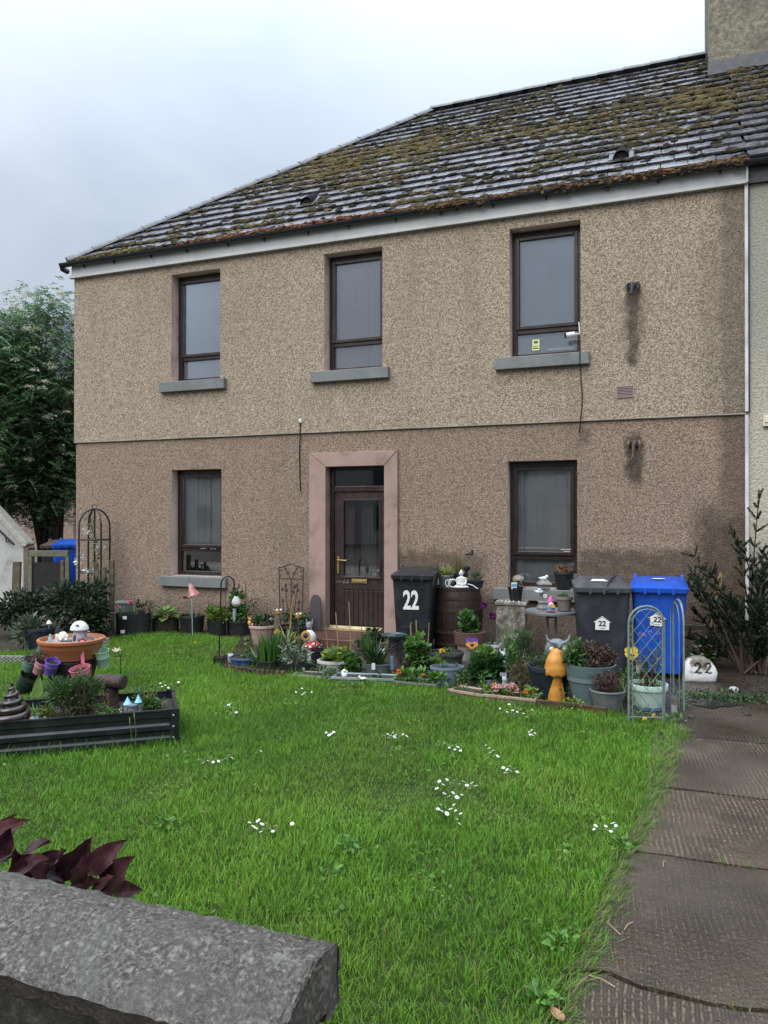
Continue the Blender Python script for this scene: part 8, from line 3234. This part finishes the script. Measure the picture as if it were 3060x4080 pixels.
DM = daisy_mesh()
DM.materials.append(M_LEAF)
k = Mat('daisy stem')
SMm = k.bsdf((.06, .13, .03), .6)
_st = MB(); _st.tube([(0, 0, 0), (0, 0, -1)], .0013, 4)
STM = _st.mesh('stem'); STM.materials.append(SMm)
CL = [((540, 2738), [(540, 2742), (560, 2735), (578, 2720), (590, 2731), (620, 2728), (640, 2722), (648, 2735), (660, 2730), (672, 2740), (685, 2728), (700, 2722), (712, 2718), (655, 2718), (720, 2736), (632, 2738), (600, 2745)]),
      ((925, 2820), [(900, 2815), (912, 2808), (922, 2802), (930, 2798), (918, 2816), (905, 2834), (920, 2842), (935, 2832), (942, 2838), (862, 2842), (938, 2820)]),
      ((1210, 2755), [(1180, 2757), (1192, 2745), (1204, 2742), (1214, 2760), (1220, 2757), (1242, 2757), (1206, 2766)]),
      ((1320, 2925), [(1300, 2918), (1312, 2928), (1322, 2922), (1334, 2938), (1318, 2946), (1330, 2916)]),
      ((1570, 2928), [(1530, 2930), (1545, 2924), (1556, 2930), (1566, 2918), (1575, 2928), (1585, 2922), (1592, 2932), (1560, 2940), (1605, 2925), (1572, 2936), (1620, 2932), (1548, 2938)]),
      ((1800, 2975), [(1770, 2960), (1790, 2978), (1800, 2970), (1812, 2985), (1824, 2976), (1834, 2990), (1746, 2952), (1815, 2965)]),
      ((1950, 2990), [(1935, 2968), (1948, 2980), (1960, 2972), (1938, 3005), (1952, 2998), (1965, 2990), (1982, 3012), (1942, 3018), (1970, 3008)]),
      ((2040, 3065), [(2005, 3058), (2020, 3065), (2035, 3070), (2048, 3060), (2060, 3074), (2012, 3078), (2030, 3052)]),
      ((1805, 3150), [(1750, 3112), (1765, 3125), (1780, 3105), (1800, 3118), (1815, 3108), (1830, 3122), (1845, 3112), (1860, 3128), (1880, 3118), (1895, 3130), (1790, 3135), (1740, 3140),
                      (1770, 3160), (1790, 3170), (1805, 3158), (1820, 3175), (1840, 3165), (1755, 3205), (1775, 3215), (1795, 3222), (1815, 3228), (1835, 3240), (1850, 3255), (1780, 3240), (1760, 3230), (1820, 3262), (1830, 3280), (1808, 3205), (1745, 3222), (1870, 3140)]),
      ((1060, 3285), [(995, 3275), (1010, 3290), (1030, 3268), (1045, 3282), (1060, 3278), (1075, 3300), (1095, 3290), (1052, 3300), (1020, 3298), (1165, 3280), (1040, 3312), (1088, 3310)]),
      ((830, 3030), [(795, 3025), (812, 3038), (830, 3030), (850, 3035), (872, 3032), (900, 3020), (925, 3018), (915, 3008), (980, 3010), (1020, 2998), (1040, 2992), (860, 3022)]),
      ((2420, 3295), [(2372, 3288), (2385, 3298), (2412, 3290), (2440, 3278), (2452, 3288), (2418, 3305), (2432, 3310), (2365, 3302), (2445, 3300)]),
      ((2060, 2820), [(1992, 2822), (2005, 2814), (2018, 2826), (2030, 2816), (2042, 2830), (2055, 2820), (2068, 2812), (2020, 2836), (2036, 2840), (2048, 2842), (2075, 2826), (2010, 2830), (2060, 2836), (2098, 2834), (2120, 2828), (2085, 2842), (2028, 2806)]),
      ((2130, 2918), [(2108, 2915), (2118, 2908), (2130, 2920), (2122, 2928), (2134, 2906), (2112, 2926)])]
DL = ['white daisies behind the far corner of the raised bed', 'round clump of daisies between raised bed and blue bowl', 'few daisies in the grass in front of the pale rimmed bowl',
      'small knot of daisies in front of the blue-grey tray', 'wide flat clump of daisies in front of the slate blue pot', 'loose daisies in front of the nearly bare pinkish trough',
      'straggling line of daisies in front of the geranium bowl', 'scattered daisies in the lawn facing the wooden mushroom', 'largest patch of daisies beside the worn mossy spot',
      'daisies in the lawn between garden wall and worn spot', 'thin daisy drift in the lawn right of the raised bed', 'daisies close to the edge of the concrete path',
      'dense daisies at the foot of the pink daisy trough', 'tiny daisy group in front of the edging boards']
for i, (c_, fl_) in enumerate(CL):
    base = G(*c_)
    t = thing('daisy_clump', DL[i], 'daisies', base, 0, 'daisy clumps in the lawn')
    for (px, py) in fl_:
        z = rn.uniform(.045, .075)
        q = G(px, py, z) - base
        o = link('flower', DM, None, t)
        o.location = q
        sc_ = rn.uniform(.6, 1.0)
        o.scale = (sc_, sc_, sc_)
        o.rotation_euler = (rn.uniform(.2, .6), rn.uniform(-.3, .3), rn.uniform(0, 6.28))
        st_o = link('stem', STM, None, o)
        st_o.scale = (1, 1, z / sc_)

# yellow dandelion-like flowers
for (px, py, lab) in ((778, 2572, 'single yellow dandelion in the lawn near the wall pots'), (2602, 2880, 'yellow dandelion at the foot of the arched trellis'), (2565, 2895, 'half open yellow dandelion in the grass by the arched trellis')):
    q, s = spot(px, py + 14)
    t = thing('dandelion', lab, 'flower', q, 0)
    m = MB(); m.tube([(0, 0, 0), (.004, 0, .085)], .002, 5); m.build('stem', SMm, t)
    flower(t, .001, 4, 86, 16, [(.75, .5, .02), (.8, .58, .04)], y=0, n=26)
# broad-leaved weeds
for j, (px, py, r_) in enumerate(((640, 3310, 75), (1390, 3400, 60), (2480, 3395, 70), (1310, 3500, 55), (1800, 2690, 1), (2700, 2880, 60), (2240, 3790, 70), (2160, 4010, 80))):
    if r_ < 5:
        continue
    q, s = spot(px, py)
    t = thing('weed', 'rosette of broad green weed leaves in the grass', 'weed', q, rn.uniform(0, 6), 'weeds in the lawn')
    fol(t, [bush((0, 0, .035), (r_ * s * .8, r_ * s * .8, .03), 40, .042, T_OV, [(.085, .20, .03), (.10, .23, .035), (.065, .16, .025)], 10, .3)], None, 'foliage')
# fallen leaves and straws on the path
for (px, py, lab, c_) in ((2222, 4050, 'curled tan fallen leaf at the path edge', (.3, .17, .08)), (2755, 2862, 'small dark clod on the wet far slab', (.02, .017, .014)), (2975, 2848, 'dark pebble on the wet far slab', (.02, .018, .016))):
    q = G(px, py, .018)
    vs, fs = big_leaf((-.035, 0, .004), (.035, .01, .008), .04, (0, 0, 1), .25, -.1, 6)
    m = MB(); m.add(vs, fs, True)
    o = m.build('fallen_leaf', pm(lab[:12], c_, .6, .3, 30)); o.location = q; o.rotation_euler = (0, 0, rn.uniform(0, 3))
    tag(o, lab, 'leaf')
for (px, py, a, L) in ((2470, 3720, 2.2, .1), (2485, 3700, 1.2, .08), (2640, 3450, 1.5, .07), (2345, 3880, -.4, .1), (2770, 2950, .6, .06)):
    q = G(px, py, .02)
    m = MB(); m.tube([(0, 0, 0), (L * .5, .004, .004), (L, 0, 0)], .0016, 4)
    o = m.build('straw', pm('straw', (.42, .33, .18), .6) if 'straw' not in bpy.data.materials else bpy.data.materials['straw']); o.location = q; o.rotation_euler = (0, 0, a)
    tag(o, 'pale straw lying on the concrete path', 'straw', 'straws on the path')
# dirt, leaf litter and low weeds at the far end of the path
lt = []
n = 900
P = np.stack([RNG.uniform(-.35, 1.5, n), RNG.uniform(-2.35, -.9, n), np.full(n, .012)], 1)
lt.append(scatter(P, RNG.normal(size=(n, 3)) * np.array([1, 1, .25]), RNG.uniform(.015, .045, n), T_OV, pal(n, [(.05, .035, .02), (.035, .03, .018), (.09, .06, .03), (.04, .07, .02)]), .8))
lt.append(bush((.35, -2.05, .03), (.5, .16, .06), 420, .035, T_OV, DG + MG, 22, zcut=.01))
lo_ = fol(None, lt, M_LEAF, 'leaf_litter')
tag(lo_, 'dark leaf litter and low weeds at the end of the path', 'litter')
m = MB(); m.ell((0, 0, .03), (.05, .04, .035), 12, 8, .06)
o = m.build('stone', M_STONEG); o.location = G(2922, 2762); tag(o, 'fist sized grey stone at the end of the path', 'stone')
# soil of the flower bed under the pots
bs = MB()
bedpts = [(850, 2655), (1000, 2682), (1150, 2692), (1330, 2706), (1560, 2722), (1790, 2752), (1930, 2790), (2130, 2812), (2400, 2835), (2500, 2870), (2690, 2885)]
fr_ = [G(*q) for q in bedpts]
pts = [(v.x, v.y, .002) for v in fr_] + [(.0, -1.9, .002), (-5.6, -1.9, .002), (-6.3, -1.2, .002)]
bs.add(pts, [tuple(range(len(pts)))])
o = bs.build('flower_bed', ground_material()); o['kind'] = 'structure'
# tall grass blades along the bed edge and round the raised bed
Ps = []
for (pa, pb) in zip(fr_[:-1], fr_[1:]):
    for i in range(int((pb - pa).length * 150)):
        q = pa.lerp(pb, rn.random())
        Ps.append((q.x, q.y + rn.gauss(-.03, .03), 0))
ea = Rb @ Vector((-LBd, -.04, 0)) + A
eb = Rb @ Vector((.06, -.04, 0)) + A
ec = Rb @ Vector((.06, DBd, 0)) + A
for (pa, pb, dn) in ((ea, eb, 170), (eb, ec, 120)):
    for i in range(int((pb - pa).length * dn)):
        q = pa.lerp(pb, rn.random())
        Ps.append((q.x + rn.gauss(0, .015), q.y + rn.gauss(-.01, .015), 0))
Ps = np.array(Ps)
n = len(Ps)
tg_ = fol(None, blades(Ps, RNG.uniform(.05, .15, n), RNG.uniform(.0035, .006, n), RNG.uniform(0, 6.28, n), RNG.uniform(.05, .6, n), RNG.uniform(.2, 1.1, n), [(.08, .2, .03), (.11, .24, .04), (.06, .15, .03)], 4), go.data.materials[0], 'grass')
tag(tg_, 'taller uncut grass blades along the flower bed and raised bed', 'grass')
# seed heads by the raised bed
for j, (px, py, h_) in enumerate(((540, 3000, 150), (522, 3000, 130))):
    q, s = spot(px, py)
    t = thing('grass_stalk', 'thin flowering grass stalk in front of the raised bed', 'grass', q, YAW, 'grass stalks at the raised bed')
    m = MB(); m.tube([(0, 0, 0), (3 * s, 0, h_ * .6 * s), (-4 * s, 0, h_ * s)], .0025, 5); m.build('stem', SMm, t)
    m = MB(); m.ell((-4 * s, 0, h_ * s), (2.6 * s, 2.6 * s, 14 * s), 6, 6); m.build('seed_head', pm('seed head', (.16, .2, .08), .7), t)
# ---- loose perennials filling the gaps between the pots
FILL = [(1010, 2668, 90, 60, 110, 15, T_OV, MG + LG, 'small leafy seedlings between the blue bowl and the iris tub'), (1120, 2640, 90, 110, 170, 18, T_OV, MG + GG, 'grey-green perennial behind the lambs ear'),
        (1215, 2600, 70, 70, 110, 16, T_OV, MG + DG, 'leafy perennial at the foot of the owl ornament'), (1290, 2706, 120, 44, 120, 16, T_OV, MG + GG, 'low spreading plant before the pale rimmed bowl'),
        (1400, 2690, 120, 80, 170, 20, T_PA, LG + MG, 'lobed green perennial between heuchera and strap leaves'), (1450, 2600, 90, 60, 130, 14, T_OV, DG + MG, 'dark low plant beside the doorstep'),
        (1590, 2700, 110, 110, 150, 7, T_NE, DG + LG + BR, 'wispy narrow leaved plant right of the strap leaves'), (1735, 2700, 80, 90, 140, 18, T_PA, LG + YG, 'yellowish lobed plant between bin and charcoal tub'),
        (1850, 2745, 110, 80, 170, 15, T_OV, LG + MG, 'fresh green plant right of the slate blue pot'), (2020, 2700, 90, 120, 240, 24, T_NE, LG + MG, 'tall feathery green plant beside the lavender'),
        (2140, 2740, 110, 130, 300, 22, T_NE, MG + [(.09, .15, .06)], 'bushy green sprigs left of the wooden mushroom'), (2290, 2836, 110, 46, 110, 16, T_OV, LG + YG, 'low yellow-green plant at the base of the teal planter'),
        (2500, 2800, 110, 150, 240, 16, T_OV, MG + LG, 'leafy plant between silver bowl and arched trellis'), (2560, 2870, 200, 60, 160, 12, T_NE, LG + BR, 'rough weeds at the foot of the arched trellis'),
        (2720, 2830, 90, 90, 180, 14, T_NE, LG + GG, 'tufted weed at the corner of the path'), (1935, 2640, 90, 70, 120, 14, T_OV, MG + YG, 'yellow-green plant at the foot of the concrete box')]
for (px, py, w_, h_, n_, lf_, tm, cols, lab) in FILL:
    q, s = spot(px, py, 18)
    t = thing('perennial', lab, 'plant', q, YAW)
    fol(t, [bush((0, 0, h_ * .5 * s), (w_ * .5 * s, w_ * .4 * s, h_ * .5 * s), int(n_ * 1.3), lf_ * s, tm, cols, 16, .5, .25, 2.0 if tm is T_NE else 1.0, .5, .4, .01)])
# clover and small broad leaves through the lawn
n = 5200
xs = [p_[0] for p_ in LAWN]; ys = [p_[1] for p_ in LAWN]
cc = np.stack([RNG.uniform(min(xs), max(xs), 130), RNG.uniform(min(ys), max(ys), 130)], 1)
P = cc[RNG.integers(0, 130, n)] + RNG.normal(0, .075, (n, 2))
P = P[poly_clip_mask(P, LAWN)]
n = len(P)
P = np.column_stack([P, RNG.uniform(.008, .034, n)])
D = RNG.normal(size=(n, 3)); D[:, 2] = np.abs(D[:, 2]) * .5
cv = fol(None, scatter(P, D, RNG.uniform(.010, .022, n), T_RO, pal(n, [(.08, .19, .022), (.10, .22, .025), (.065, .155, .02), (.12, .2, .03)], .25), 1.0, .3), M_LEAF, 'clover')
tag(cv, 'patches of clover and small broad leaves through the lawn', 'clover')
# grass tufts in the path joints
Ps = []
for j in (1, 2, 3, 4):
    for q_ in range(7):
        c_ = edgeL[j].lerp(edgeR[j], rn.uniform(.05, .9))
        for w_ in range(rn.randint(4, 16)):
            Ps.append((c_.x + rn.gauss(0, .015), c_.y + rn.gauss(0, .006), .0))
Ps = np.array(Ps)
n = len(Ps)
jw = fol(None, blades(Ps, RNG.uniform(.025, .06, n), .004, RNG.uniform(0, 6.28, n), RNG.uniform(.2, 1.0, n), .6, LG + BR, 3), M_LEAF, 'grass')
tag(jw, 'small grass tufts growing in the joints of the path', 'grass')
